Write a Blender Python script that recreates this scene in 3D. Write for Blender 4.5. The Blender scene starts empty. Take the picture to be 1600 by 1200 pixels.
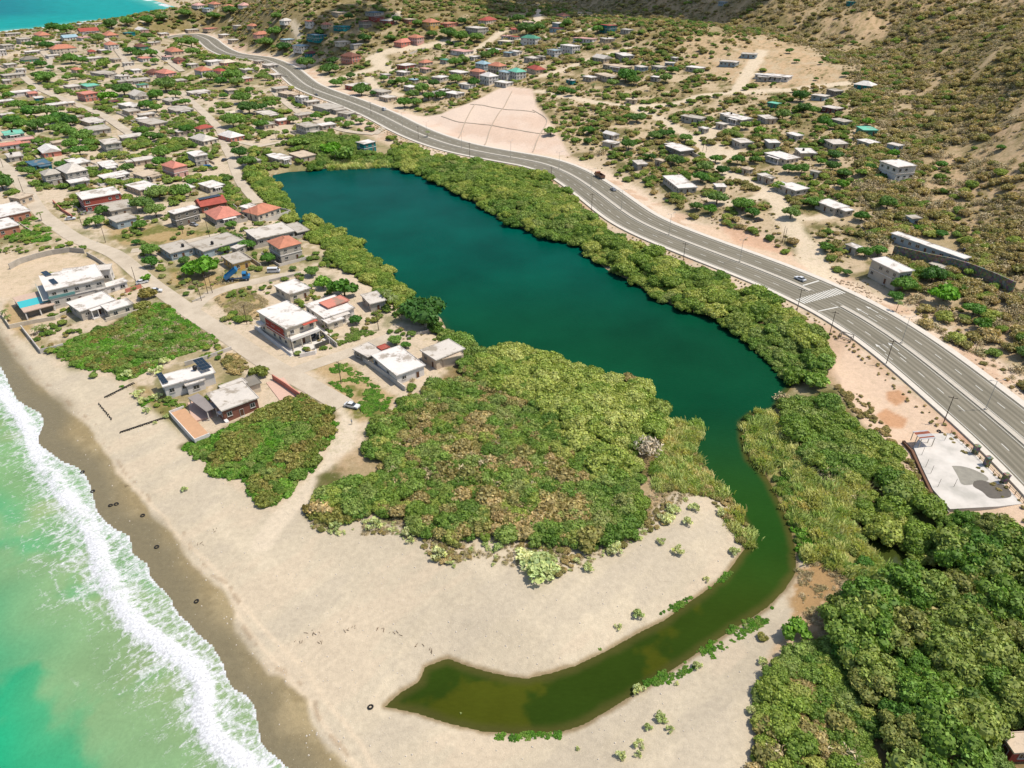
import bpy, math, random
import numpy as np
from mathutils import Matrix, Vector
random.seed(11); RNG = np.random.default_rng(11)
SC = bpy.context.scene
COL = SC.collection
R = math.radians
# ------------------------------------------------------------------ camera, sky, sun, exposure
FPX, YH, CAMH = 1109.0, -90.0, 112.0            # focal length in photo pixels, horizon row, metres above the sea
PITCH = math.atan((600 - YH) / FPX)
cam_d = bpy.data.cameras.new('camera'); cam = bpy.data.objects.new('camera', cam_d); COL.objects.link(cam)
cam.location = (0, 0, CAMH); cam.rotation_euler = (math.pi / 2 - PITCH, 0, 0)
cam_d.sensor_width = 36; cam_d.lens = FPX / 1600 * 36; cam_d.clip_end = 9000; cam_d.clip_start = 1
SC.camera = cam
SUN_EL, SUN_AZ = R(62), R(88)                    # azimuth clockwise from +Y (away from camera), towards +X
w = bpy.data.worlds.new('World'); SC.world = w; w.use_nodes = True
nt = w.node_tree; bg = nt.nodes['Background']
sky = nt.nodes.new('ShaderNodeTexSky'); sky.sky_type = 'NISHITA'; sky.sun_disc = False
sky.sun_elevation = SUN_EL; sky.sun_rotation = SUN_AZ; sky.air_density = 1.0; sky.dust_density = 1.5
nt.links.new(sky.outputs[0], bg.inputs[0]); bg.inputs[1].default_value = 0.14
sd = bpy.data.lights.new('sun', 'SUN'); sd.energy = 4.3; sd.angle = R(0.53); sd.color = (1.0, 0.94, 0.85)
sun = bpy.data.objects.new('sun', sd); COL.objects.link(sun)
sv = Vector((math.sin(SUN_AZ) * math.cos(SUN_EL), math.cos(SUN_AZ) * math.cos(SUN_EL), math.sin(SUN_EL)))
sun.rotation_euler = sv.to_track_quat('Z', 'Y').to_euler(); sun.location = (0, 0, 900)
SC.view_settings.view_transform = 'Standard'; SC.view_settings.look = 'None'
SC.view_settings.exposure = 0.31; SC.view_settings.gamma = 1.0; SC.view_settings.use_curve_mapping = False
SC.cycles.max_bounces = 6; SC.cycles.diffuse_bounces = 3; SC.cycles.glossy_bounces = 2; SC.cycles.transmission_bounces = 3
SC.cycles.use_denoising = True

# ------------------------------------------------------------------ pixel -> place helpers
CP, SP = math.cos(PITCH), math.sin(PITCH)
def ray(x, y):
    dx = (x - 800) / FPX; dy = (600 - y) / FPX
    return dx, CP + dy * SP, -SP + dy * CP
def P(x, y, z=0.0):
    d = ray(x, y); t = (z - CAMH) / d[2]
    return d[0] * t, d[1] * t
def PL(pts, z=0.0): return np.array([P(x, y, z) for x, y in pts])
def vn(x, y, seed=0):
    x = np.asarray(x, float); y = np.asarray(y, float)
    xi = np.floor(x); yi = np.floor(y); fx = x - xi; fy = y - yi
    fx = fx * fx * (3 - 2 * fx); fy = fy * fy * (3 - 2 * fy)
    xi = xi.astype(np.int64); yi = yi.astype(np.int64)
    def h(a, b):
        n = (a * 374761393 + b * 668265263 + seed * 1442695041) & 0xffffffff
        n = ((n ^ (n >> 13)) * 1274126177) & 0xffffffff
        n = n ^ (n >> 16)
        return (n & 0xffff) / 65535.0
    return (h(xi, yi) * (1 - fx) + h(xi + 1, yi) * fx) * (1 - fy) + (h(xi, yi + 1) * (1 - fx) + h(xi + 1, yi + 1) * fx) * fy
def fbm(x, y, o=4, seed=0):
    a, s, t = 0.5, 0.0, 0.0
    for k in range(o):
        s = s + a * vn(x * 2 ** k + 17.3 * k, y * 2 ** k - 9.1 * k, seed + k); t += a; a *= .5
    return s / t                                   # 0..1
def sst(a, b, x):
    t = np.clip((x - a) / (b - a), 0, 1); return t * t * (3 - 2 * t)
def segs(poly, closed):
    n = len(poly); return [(poly[i], poly[(i + 1) % n]) for i in range(n if closed else n - 1)]
def sdf(poly, X, Y):                               # positive inside
    d2 = np.full(X.shape, 1e12); ins = np.zeros(X.shape, bool)
    for a, b in segs(poly, True):
        ex, ey = b[0] - a[0], b[1] - a[1]; L = ex * ex + ey * ey + 1e-9
        wx = X - a[0]; wy = Y - a[1]; t = np.clip((wx * ex + wy * ey) / L, 0, 1)
        d2 = np.minimum(d2, (wx - ex * t) ** 2 + (wy - ey * t) ** 2)
        c = (a[1] > Y) != (b[1] > Y)
        with np.errstate(all='ignore'): ins ^= c & (X < ex * (Y - a[1]) / (ey if abs(ey) > 1e-9 else 1e-9) + a[0])
    d = np.sqrt(d2); return np.where(ins, d, -d)
def pld(line, X, Y):                               # open polyline: unsigned distance, side (+ right of travel), arc length
    d2 = np.full(X.shape, 1e12); side = np.zeros(X.shape); arc = np.zeros(X.shape); s0 = 0.0
    for a, b in segs(line, False):
        ex, ey = b[0] - a[0], b[1] - a[1]; L = ex * ex + ey * ey + 1e-9
        wx = X - a[0]; wy = Y - a[1]; t = np.clip((wx * ex + wy * ey) / L, 0, 1)
        q = (wx - ex * t) ** 2 + (wy - ey * t) ** 2; m = q < d2
        d2 = np.where(m, q, d2); side = np.where(m, np.sign(wx * ey - wy * ex), side)
        arc = np.where(m, s0 + t * math.sqrt(L), arc); s0 += math.sqrt(L)
    return np.sqrt(d2), side, arc
def smooth_line(pts, step, sig=0):
    pts = np.asarray(pts, float); out = []
    n = len(pts)
    for i in range(n - 1):
        p0, p1, p2, p3 = pts[max(i - 1, 0)], pts[i], pts[i + 1], pts[min(i + 2, n - 1)]
        m = max(1, int(np.hypot(*(p2 - p1)) / step))
        for k in range(m):
            t = k / m
            out.append(.5 * ((2 * p1) + (-p0 + p2) * t + (2 * p0 - 5 * p1 + 4 * p2 - p3) * t * t + (-p0 + 3 * p1 - 3 * p2 + p3) * t ** 3))
    out.append(pts[-1]); out = np.array(out)
    for _ in range(sig):
        o = out.copy(); o[1:-1] = .25 * out[:-2] + .5 * out[1:-1] + .25 * out[2:]; out = o
    return out
def normals(L):
    t = np.gradient(L, axis=0); t /= np.linalg.norm(t, axis=1)[:, None] + 1e-9
    return np.stack([t[:, 1], -t[:, 0]], 1)        # to the right of travel

# ------------------------------------------------------------------ shorelines, lagoon, highway traced from the photograph, on the ground
SHORE = [(452, 1205), (430, 1182), (415, 1175), (405, 1165), (402, 1135), (400, 1118), (388, 1085), (356, 1082), (355, 1062), (350, 1045), (342, 1027), (330, 1010),
         (319, 998), (308, 997), (303, 982), (290, 972), (278, 962), (267, 952), (268, 935), (260, 926), (246, 920), (240, 908), (229, 902), (234, 890), (230, 880), (215, 874), (201, 868),
         (206, 852), (203, 840), (196, 833), (178, 833), (170, 820), (160, 812), (148, 798), (146, 780), (140, 760), (132, 745), (122, 732), (106, 726),
         (90, 722), (85, 712), (62, 700), (56, 692), (60, 680), (67, 662), (60, 645), (45, 638), (27, 628), (18, 612), (8, 590), (0, 574), (-25, 540), (-70, 490), (-150, 400), (-240, 310), (-330, 230), (-400, 180)]
BAY = [(-330, 100), (-200, 74), (-90, 60), (0, 52), (35, 47), (60, 46), (90, 42), (120, 37), (150, 33), (180, 34), (210, 32), (240, 29), (262, 27), (280, 21), (287, 17), (280, 13), (262, 7), (245, 2), (225, -4), (160, -14), (0, -25)]
SHW = smooth_line(PL(SHORE[:52]), 2.2, 1)
SHW = np.vstack([SHW, PL(SHORE[52:])])
sea_poly = np.vstack([np.array([P(520, 1290), P(480, 1240)]), SHW, PL(BAY[:-1]), [(-1300, 3600), (-5500, 3600), (-5500, 20), (-60, 20)]])
shore_line = np.vstack([np.array([P(520, 1290), P(480, 1240)]), SHW])
bay_line = PL(BAY[:-1])
LAG = [(425, 274), (450, 269), (480, 267), (520, 262), (560, 259), (600, 259), (625, 262), (655, 272), (690, 288), (720, 303), (760, 328), (800, 352), (825, 360), (857, 373), (897, 378),
       (912, 385), (918, 398), (950, 423), (987, 440), (1025, 463), (1050, 477), (1087, 488), (1120, 498), (1150, 520), (1200, 558), (1222, 580), (1240, 600), (1225, 618), (1212, 640), (1175, 648), (1162, 660), (1161, 685), (1171, 717), (1192, 738),
       (1205, 758), (1224, 798), (1236, 832), (1243, 860), (1243, 895), (1226, 922), (1200, 948), (1162, 973), (1125, 996), (1087, 1022), (1037, 1055), (987, 1087), (950, 1110), (912, 1132), (882, 1142), (840, 1146), (800, 1146),
       (750, 1142), (700, 1130), (650, 1114), (602, 1104), (625, 1083), (655, 1065), (664, 1042), (700, 1029), (725, 1039), (762, 1050), (800, 1058), (825, 1060), (862, 1052), (900, 1040), (950, 1016), (1000, 988), (1037, 970), (1075, 942),
       (1100, 925), (1132, 900), (1150, 876), (1160, 862), (1172, 850), (1168, 825), (1150, 798), (1112, 757), (1092, 735), (1084, 712), (1078, 694), (1085, 680), (1060, 672), (1040, 660), (1012, 625), (985, 612), (940, 600), (890, 575), (825, 560), (800, 556),
       (750, 556), (725, 540), (700, 520), (690, 498), (660, 470), (625, 460), (605, 440), (590, 420), (560, 405), (535, 385), (505, 368), (480, 358), (462, 352), (455, 335), (440, 310)]
lag_poly = PL(LAG)
CRK = [(1352, 812), (1375, 832), (1405, 858), (1440, 876), (1470, 885), (1475, 900), (1440, 906), (1405, 892), (1372, 872), (1352, 850), (1342, 825)]
crk_poly = PL(CRK)
HWC = [(250, 66), (268, 59), (285, 55), (302, 54), (322, 61), (333, 70), (345, 78), (362, 85), (388, 89), (407, 91), (430, 99), (449, 109), (463, 121), (480, 134), (508, 146), (540, 157), (575, 171), (600, 182),
       (637, 201), (675, 217), (725, 232), (800, 246), (850, 255), (893, 273), (935, 301), (992, 343), (1045, 367), (1107, 391), (1200, 426), (1250, 447), (1300, 470), (1350, 497), (1425, 548), (1487, 598), (1600, 691), (1700, 785), (1850, 940)]
hw = smooth_line(PL(HWC, 4.0), 4.0, 10)
ZH = 4.0
HILL = [(1820, 640), (1700, 545), (1600, 470), (1545, 420), (1490, 360), (1452, 300), (1425, 240), (1405, 190), (1372, 150), (1330, 125), (1255, 108), (1180, 92), (1100, 78), (1020, 62), (960, 50), (890, 36), (800, 22), (700, 16), (600, 8), (540, 0)]
hill_poly = np.vstack([PL(HILL, 14.0), [(-500, 2500), (-500, 4500), (5200, 4500), (5200, 200)]])
BUMPS = [(452, 40, 95, 26), (380, 24, 120, 26), (595, 66, 60, 17), (690, 52, 60, 13), (560, 18, 130, 26), (770, 70, 70, 10), (1010, 95, 70, 12), (345, 28, 120, 12)]

# ------------------------------------------------------------------ the ground grid: finer near, coarser far
NR, NC = 840, 960
ROWY = 22 * (3600 / 22) ** (np.arange(NR) / (NR - 1))
UU = np.linspace(-1.12, 1.12, NC)
GX = UU[None, :] * (ROWY[:, None] + 60); GY = np.repeat(ROWY[:, None], NC, 1)
SD_SEA = sdf(sea_poly, GX, GY); SD_LAG = sdf(lag_poly, GX, GY); SD_CRK = sdf(crk_poly, GX, GY)
HD, HS, HARC = pld(hw[::3], GX, GY); HS = -HS; HSD = HD * HS   # + on the hill side
SD_HILL = sdf(hill_poly, GX, GY)
Z = 2.6 * sst(0, 60, -SD_SEA) + 0.0
Z += 0.5 * (fbm(GX / 30, GY / 30, 3, 1) - .5) * sst(8, 40, -SD_SEA)
NEARH = sst(0, 420, HARC)
Z += sst(0, 1, HS) * 0.115 * np.clip(HD - 14, 0, 270) * sst(14, 40, HD) * NEARH
d2 = np.clip(SD_HILL, 0, None)
rug = fbm(GX / 110, GY / 110, 4, 5) - .5
ZHILL = 165 * (1 - np.exp(-(0.34 * d2 * sst(0, 60, d2) + 0.05 * d2) / 165)) * (1 + .5 * rug) + 26 * (fbm((GX - GY) / 60, (GX + GY) / 170, 4, 9) - .5) * sst(5, 90, d2)
Z += np.where(SD_HILL > 0, ZHILL, 0)
for bx, by, s_, h_ in BUMPS:
    cx, cy = P(bx, by, h_)
    Z += h_ * np.exp(-((GX - cx) ** 2 + (GY - cy) ** 2) / (2 * s_ * s_)) * sst(0, 160, -SD_SEA)
far_r = sst(14, 60, HSD) ; Z += far_r * 2.2 * (fbm(GX / 22, GY / 22, 4, 12) - .5)
kk = sst(14, 26 + np.clip(GY - 500, 0, 900) * .14, HD); Z = (ZH - 0.35) * (1 - kk) + Z * kk
dl = np.maximum(SD_LAG, SD_CRK)                      # dip to the water's edge
Z = np.where(dl > -14, np.minimum(Z, np.where(dl > 0, -dl * .4 - .02, 0.04 - dl * .17 + .08 * np.clip(-dl - 6, 0, 9))), Z)
Z = np.where(SD_SEA > 0, -np.clip(SD_SEA * .05, 0, 3) - .01, Z)
Z = np.where((SD_SEA <= 0) & (SD_SEA > -40), np.minimum(Z, -SD_SEA * .055 + .004 * np.clip(-SD_SEA - 20, 0, 99) ** 2), Z)
# river terrace the concrete yard stands on stays level with the road verge
def gh(x, y):                                        # terrain height anywhere
    x = np.asarray(x, float); y = np.asarray(y, float)
    r = np.log(np.clip(y, 22.1, 3599) / 22) / math.log(3600 / 22) * (NR - 1)
    c = (x / (np.clip(y, 22.1, 3599) + 60) + 1.12) / 2.24 * (NC - 1)
    r = np.clip(r, 0, NR - 1.001); c = np.clip(c, 0, NC - 1.001)
    r0 = r.astype(int); c0 = c.astype(int); fr = r - r0; fc = c - c0
    return (Z[r0, c0] * (1 - fc) + Z[r0, c0 + 1] * fc) * (1 - fr) + (Z[r0 + 1, c0] * (1 - fc) + Z[r0 + 1, c0 + 1] * fc) * fr
TT = 60 * (6000 / 60) ** (np.arange(1400) / 1399)
def hit(px, py, dz=0.0):                             # where the line of sight through a pixel meets the ground raised by dz
    d = ray(px, py); n = math.sqrt(d[0] ** 2 + d[1] ** 2 + d[2] ** 2)
    t = TT / n; x = d[0] * t; y = d[1] * t; z = CAMH + d[2] * t
    f = z - np.maximum(gh(x, y), 0.0) - dz
    i = np.argmax(f < 0)
    if f[i] >= 0: i = len(t) - 1
    a = f[i - 1] / (f[i - 1] - f[i] + 1e-9); tt = t[i - 1] + (t[i] - t[i - 1]) * a
    X, Y = d[0] * tt, d[1] * tt
    return float(X), float(Y), float(max(gh(X, Y), 0.0))
def pxs(x, y, z):                                    # back to photo pixels and pixels per metre
    yy = y * CP - (z - CAMH) * SP; vv = y * SP + (z - CAMH) * CP
    return 800 + FPX * x / yy, 600 - FPX * vv / yy, FPX / yy
def HP(pts, dz=0.0): return np.array([hit(x, y, dz)[:2] for x, y in pts])

# ------------------------------------------------------------------ object helpers
def setp(o, label=None, cat=None, group=None, kind=None):
    if label: o['label'] = label
    if cat: o['category'] = cat
    if group: o['group'] = group
    if kind: o['kind'] = kind
    return o
def mesh_obj(name, V, F, mat=None, parent=None, link=True, smooth=False):
    me = bpy.data.meshes.new(name); me.from_pydata([tuple(v) for v in V], [], [tuple(f) for f in F]); me.update()
    if mat:
        for m in (mat if isinstance(mat, (list, tuple)) else [mat]): me.materials.append(m)
    if smooth: me.polygons.foreach_set('use_smooth', [True] * len(me.polygons))
    o = bpy.data.objects.new(name, me)
    if link: COL.objects.link(o)
    if parent: o.parent = parent
    return o
def np_mesh(name, V, F, mats=(), attrs=None, smooth=True):
    V = np.asarray(V, np.float32); F = np.asarray(F, np.int32); k = F.shape[1]
    me = bpy.data.meshes.new(name); me.vertices.add(len(V)); me.vertices.foreach_set('co', V.ravel())
    me.loops.add(F.size); me.loops.foreach_set('vertex_index', F.ravel())
    me.polygons.add(len(F)); me.polygons.foreach_set('loop_start', np.arange(len(F), dtype=np.int32) * k)
    me.polygons.foreach_set('loop_total', np.full(len(F), k, np.int32))
    me.polygons.foreach_set('use_smooth', np.full(len(F), smooth, bool))
    for m in mats: me.materials.append(m)
    for n, (tp, arr) in (attrs or {}).items():
        a = me.attributes.new(n, tp, 'POINT'); key = {'FLOAT': 'value', 'FLOAT_VECTOR': 'vector', 'FLOAT_COLOR': 'color', 'INT': 'value'}[tp]
        a.data.foreach_set(key, np.asarray(arr, np.int32 if tp == 'INT' else np.float32).ravel())
    me.update(); me.validate(); return me
def L(r, g, b):                                      # sRGB 0-255 as it looks in full sun -> albedo
    f = lambda c: ((c / 255 + .055) / 1.055) ** 2.4 if c > 10 else c / 255 / 12.92
    return tuple(min(f(c) / 1.62, .88) for c in (r, g, b))
def rgba(c): return (c[0], c[1], c[2], 1)

# ------------------------------------------------------------------ material helpers
class NT:
    def __init__(s, name):
        s.m = bpy.data.materials.new(name); s.m.use_nodes = True; s.t = s.m.node_tree; s.b = s.t.nodes['Principled BSDF']
    def n(s, typ, **k):
        x = s.t.nodes.new('ShaderNode' + typ)
        for a, v in k.items(): setattr(x, a, v)
        return x
    def l(s, a, b): s.t.links.new(a, b)
    def noise(s, scale, detail=4, vec=None, rough=.55, dist=0):
        x = s.n('TexNoise'); x.inputs['Scale'].default_value = scale; x.inputs['Detail'].default_value = detail
        x.inputs['Roughness'].default_value = rough; x.inputs['Distortion'].default_value = dist
        if vec: s.l(vec, x.inputs['Vector'])
        return x.outputs[0]
    def ramp(s, fac, *stops):
        x = s.n('ValToRGB'); e = x.color_ramp.elements
        while len(e) < len(stops): e.new(.5)
        for i, (p, c) in enumerate(stops): e[i].position = p; e[i].color = rgba(c) if isinstance(c, tuple) else (c, c, c, 1)
        s.l(fac, x.inputs[0]); return x.outputs[0]
    def mix(s, fac, a, b, typ='MIX'):
        x = s.n('Mix', data_type='RGBA', blend_type=typ)
        for sock, v in ((x.inputs['Factor'], fac), (x.inputs['A'], a), (x.inputs['B'], b)):
            pass
        fi, ai, bi = x.inputs[0], x.inputs[6], x.inputs[7]
        for sock, v in ((fi, fac), (ai, a), (bi, b)):
            if hasattr(v, 'is_linked'): s.l(v, sock)
            elif isinstance(v, (int, float)): sock.default_value = v if sock is fi else (v, v, v, 1)
            else: sock.default_value = rgba(v)
        return x.outputs[2]
    def math(s, op, a, b=None, c=None, clamp=False):
        x = s.n('Math', operation=op, use_clamp=clamp)
        for i, v in enumerate((a, b, c)):
            if v is None: continue
            if hasattr(v, 'is_linked'): s.l(v, x.inputs[i])
            else: x.inputs[i].default_value = v
        return x.outputs[0]
    def attr(s, name, out=0): return s.n('Attribute', attribute_name=name).outputs[out]
    def obj(s): return s.n('TexCoord').outputs['Object']
    def bump(s, h, dist, strength=1.0):
        x = s.n('Bump'); x.inputs['Distance'].default_value = dist; x.inputs['Strength'].default_value = strength
        s.l(h, x.inputs['Height']); s.l(x.outputs[0], s.b.inputs['Normal'])
    def base(s, c):
        if hasattr(c, 'is_linked'): s.l(c, s.b.inputs['Base Color'])
        else: s.b.inputs['Base Color'].default_value = rgba(c)
        return s
    def rough(s, r, spec=.3):
        if hasattr(r, 'is_linked'): s.l(r, s.b.inputs['Roughness'])
        else: s.b.inputs['Roughness'].default_value = r
        s.b.inputs['Specular IOR Level'].default_value = spec; return s
_mc = {}
def M(name, c, rough=.8, var=.25, scale=.6, stain=None, metallic=0, spec=.3):
    key = (name, c, rough)
    if key in _mc: return _mc[key]
    n = NT(name); co = n.n('NewGeometry').outputs['Position']
    a = n.noise(scale, 5, co, .65); b = n.noise(scale * 7, 3, co)
    f = n.math('ADD', n.math('MULTIPLY', a, .65), n.math('MULTIPLY', b, .35))
    lo = tuple(v * (1 - var) for v in c); hi = tuple(min(v * (1 + var * .7), .9) for v in c)
    out = n.ramp(f, (.32, lo), (.68, hi))
    if stain:
        st = n.ramp(n.noise(scale * .5, 6, co, .7), (.52, 0.0), (.60, 1.0))
        out = n.mix(n.math('MULTIPLY', st, stain[1]), out, stain[0])
    n.base(out).rough(rough, spec); n.b.inputs['Metallic'].default_value = metallic
    _mc[key] = n.m; return n.m
# ------------------------------------------------------------------ ground colour painted from what covers it
def mixc(col, c, m): return col * (1 - m[..., None]) + np.asarray(c)[None, None, :] * m[..., None]
NZ1 = fbm(GX / 9, GY / 9, 5, 21) - .5; NZ2 = fbm(GX / 2.2, GY / 2.2, 4, 31) - .5; NZ3 = fbm(GX / 45, GY / 45, 4, 41) - .5; NZ4 = fbm(GX / .8, GY / .8, 3, 51) - .5
def region(pts, amp=3.0, soft=1.0, grow=0.0):
    poly = HP(pts); x0, y0 = poly.min(0) - 30; x1, y1 = poly.max(0) + 30
    out = np.zeros(GX.shape); m = (GX > x0) & (GX < x1) & (GY > y0) & (GY < y1)
    r = np.where(m.any(1))[0]; c = np.where(m.any(0))[0]
    if len(r) == 0: return out
    sl = (slice(r[0], r[-1] + 1), slice(c[0], c[-1] + 1))
    d = sdf(poly, GX[sl], GY[sl]) + grow + amp * 2 * NZ1[sl] + amp * .6 * NZ2[sl]
    out[sl] = sst(-soft, soft, d); return out
C = np.zeros(GX.shape + (3,)); C[:] = L(222, 202, 174)
C = mixc(C, L(166, 150, 104), sst(-.02, .14, NZ3 + .5 * NZ2) * .8)            # dry weeds of the town lots
C = mixc(C, L(120, 122, 66), sst(.05, .2, NZ1 + .3 * NZ3) * .65)
RH = (HSD > 13)
vil = np.where(RH, sst(13, 40, HSD), 0) * NEARH
C = mixc(C, L(212, 188, 152), vil * .9); C = mixc(C, L(152, 134, 84), vil * sst(-.05, .12, NZ1 + .4 * NZ3) * .8)
C = mixc(C, L(110, 108, 52), vil * sst(.06, .2, NZ1 - .3 * NZ3) * .8)
hm = sst(-25, 30, SD_HILL + 60 * NZ3)
C = mixc(C, L(168, 148, 102), hm); C = mixc(C, L(130, 118, 70), hm * sst(-.08, .08, NZ1 + .5 * NZ2) * .8); C = mixc(C, L(200, 170, 128), hm * sst(.04, .16, -NZ3 * .8 + .55 * NZ2 - .1 * NZ1) * .9)
GULf = lambda x, y: .7 * fbm((x - y) / 11, (x + y) / 95, 4, 44) + .3 * fbm(x / 40, y / 40, 3, 45)
C = mixc(C, L(204, 178, 138), hm * sst(.57, .66, GULf(GX, GY)) * .85)
for bx, by, s_, h_ in BUMPS:
    cx, cy = P(bx, by, h_); C = mixc(C, L(140, 124, 72), .8 * np.exp(-((GX - cx) ** 2 + (GY - cy) ** 2) / (2 * s_ * s_)) * sst(-.1, .1, NZ1 + .2))
# pale rock and earth on the hillside
ROCKS = ([(1430, 310), (1480, 230), (1600, 190), (1700, 200), (1700, 330), (1600, 300), (1540, 320), (1500, 400), (1450, 350)], [(1290, 30), (1350, 15), (1400, 35), (1385, 60), (1330, 62), (1290, 50)],
            [(1060, 60), (1200, 55), (1300, 100), (1330, 130), (1240, 140), (1150, 130), (1080, 100)], [(1180, 60), (1260, 70), (1300, 110), (1250, 125), (1190, 110)],
            [(1380, 470), (1480, 520), (1600, 600), (1600, 560), (1560, 440), (1500, 420), (1440, 450)], [(1230, 590), (1290, 560), (1330, 520), (1370, 560), (1340, 610), (1300, 600)])
for pts in ROCKS:
    C = mixc(C, L(214, 182, 142), region(pts, 7, 3) * sst(-.12, .06, NZ2 + .6 * NZ1) * .85)
SAND = [(-300, 430), (0, 470), (10, 520), (60, 545), (100, 580), (180, 600), (230, 640), (290, 690), (330, 740), (385, 765), (430, 800), (460, 790), (500, 740), (520, 760), (478, 815), (600, 800), (700, 840), (900, 850), (1000, 800), (1040, 760), (1110, 740), (1180, 800), (1260, 860), (1290, 900),
        (1290, 940), (1255, 990), (1205, 1030), (1190, 1100), (1180, 1300), (300, 1500), (-400, 900)]
sandm = region(SAND, 2.5, 1.5)
BAND = fbm(SD_SEA / 7 + 2 * NZ3, np.full(GX.shape, 3.3) + GY / 160, 4, 66) - .5
sc_ = np.array(L(214, 199, 172))[None, None, :] * (1 + .14 * NZ3 + .08 * NZ1 + .10 * NZ4 + .38 * BAND * sst(120, 60, -SD_SEA))[..., None]
C = C * (1 - sandm[..., None]) + sc_ * sandm[..., None]
grs = fbm((GX + GY) / 26, (GX - GY) / 9, 4, 77) - .5                         # windblown greyer drifts
C = mixc(C, L(206, 192, 168), sandm * sst(.0, .15, grs) * .7); C = mixc(C, L(222, 202, 174), sandm * sst(.04, .16, -grs + .3 * NZ3) * .5)
# tan pale lot and drives
SPUR = HP([(538, 634), (550, 655), (543, 680), (530, 705), (512, 735), (485, 765), (455, 792), (435, 812), (410, 850)]); _sd = pld(smooth_line(SPUR, 3, 2), GX, GY)[0]
C = mixc(C, L(230, 213, 186), (1 - sst(1.8, 3.2, _sd + 1.5 * NZ1 + .5 * NZ2)) * (1 - .8 * sst(98, 80, GY)) * .9)
TRK = PL([(40, 590), (110, 660), (180, 745), (260, 830), (330, 900), (400, 985), (470, 1060), (520, 1130), (580, 1210)])
td, _, _ = pld(TRK, GX, GY)
for o_ in (-1.1, 1.0): C = mixc(C, L(232, 212, 182), sandm * np.exp(-((td * 1.0 + o_ * 1.2 + 2 * NZ1) / .45) ** 2) * .8)
for pts in ([(-60, 395), (90, 398), (180, 408), (190, 432), (110, 425), (55, 432), (40, 470), (0, 465), (-60, 450)],):
    C = mixc(C, L(228, 204, 172), region(pts, 1, 1) * .85)
for pts in ([(500, 560), (545, 570), (620, 620), (600, 650), (560, 660), (520, 610), (490, 580)], [(325, 458), (380, 447), (420, 470), (405, 500), (360, 495)], [(145, 340), (230, 350), (300, 360), (345, 362), (260, 380), (190, 384)],
            [(270, 420), (330, 425), (380, 440), (340, 452), (290, 450), (262, 440)], [(210, 600), (260, 620), (285, 660), (250, 640)], [(10, 470), (60, 500), (40, 530), (0, 500)]):
    C = mixc(C, L(190, 160, 108), region(pts, 2, 1.5) * .8); C = mixc(C, L(128, 126, 62), region(pts, 2, 1.5) * sst(.05, .15, NZ1 + .5 * NZ2))
# vegetation floor
for pts in ([(565, 700), (640, 620), (740, 560), (850, 560), (1000, 610), (1090, 680), (1110, 740), (1060, 770), (1010, 810), (930, 850), (760, 830), (650, 825), (560, 800), (485, 805), (500, 745)],
            [(1215, 640), (1300, 610), (1420, 740), (1470, 800), (1600, 810), (1750, 1300), (1180, 1300), (1180, 1120), (1200, 1040), (1290, 960), (1320, 920), (1420, 900), (1340, 820), (1260, 720)],
            [(90, 550), (215, 482), (300, 500), (340, 535), (190, 588)], [(285, 698), (470, 620), (525, 650), (430, 790), (385, 750)], [(620, 232), (900, 290), (1155, 450), (1300, 545), (1230, 595), (1100, 490), (900, 380), (640, 268)]):
    C = mixc(C, L(140, 118, 72), region(pts, 2, 1.5) * .9); C = mixc(C, L(92, 98, 40), region(pts, 2, 1.5) * sst(-.03, .1, NZ1 + .4 * NZ2) * .9)
# reed spit between the channel and the creek
C = mixc(C, L(158, 152, 84), region([(1162, 655), (1212, 650), (1265, 735), (1345, 830), (1410, 895), (1350, 915), (1290, 890), (1243, 870), (1222, 795), (1171, 717)], 1, 1) * .9)
C = mixc(C, L(214, 176, 132), region([(1248, 890), (1275, 870), (1330, 900), (1300, 950), (1290, 985), (1225, 1020), (1190, 1045), (1205, 1000), (1245, 950)], 3, 1.5) * .9)
C = mixc(C, L(178, 142, 92), region([(1248, 890), (1275, 870), (1330, 900), (1300, 950), (1290, 985), (1225, 1020)], 3, 1.5) * sst(.02, .1, NZ2 + NZ1) * .8)
for pts in ([(880, 770), (1030, 745), (1060, 765), (1020, 800), (960, 830), (900, 850)], [(520, 715), (560, 700), (600, 735), (590, 760), (540, 745)], [(690, 700), (850, 690), (930, 740), (850, 830), (760, 830), (690, 780)]):
    C = mixc(C, L(206, 178, 140), region(pts, 3, 1.5) * .7)
# verges of the highway: bleached gravel
vg = sst(0, 2, HD - 12.0) * (1 - sst(0, 6, HD - 21 - 16 * NZ3 - 8 * NZ1)) * np.where(HS > 0, 1, .85)
C = mixc(C, L(238, 214, 188), vg * .9)
C = mixc(C, L(214, 172, 138), vg * sst(.03, .12, NZ1 + .4 * NZ3) * .6)
YARD = [(1325, 540), (1370, 580), (1420, 620), (1500, 690), (1600, 775), (1600, 830), (1560, 795), (1480, 800), (1455, 775), (1415, 740), (1395, 700), (1345, 660), (1320, 615), (1305, 570)]
ym = region(YARD, 2, 1.5); C = mixc(C, L(236, 206, 176), ym)
for pts in ([(1385, 612), (1405, 609), (1418, 622), (1400, 633), (1388, 625)], [(1370, 650), (1385, 640), (1415, 655), (1410, 668), (1388, 668)]): C = mixc(C, L(208, 152, 104), region(pts, .8, .6) * .8)
C = mixc(C, L(216, 168, 138), region([(1465, 660), (1480, 650), (1570, 715), (1555, 722), (1500, 690)], 1, 1) * .8)
C = mixc(C, L(232, 202, 172), region([(1095, 380), (1150, 395), (1230, 415), (1300, 450), (1240, 400), (1180, 350), (1080, 350)], 3, 2) * .9)
C = mixc(C, L(222, 176, 142), region([(1130, 355), (1180, 362), (1240, 400), (1200, 392), (1150, 380)], 3, 2) * .7)
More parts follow.
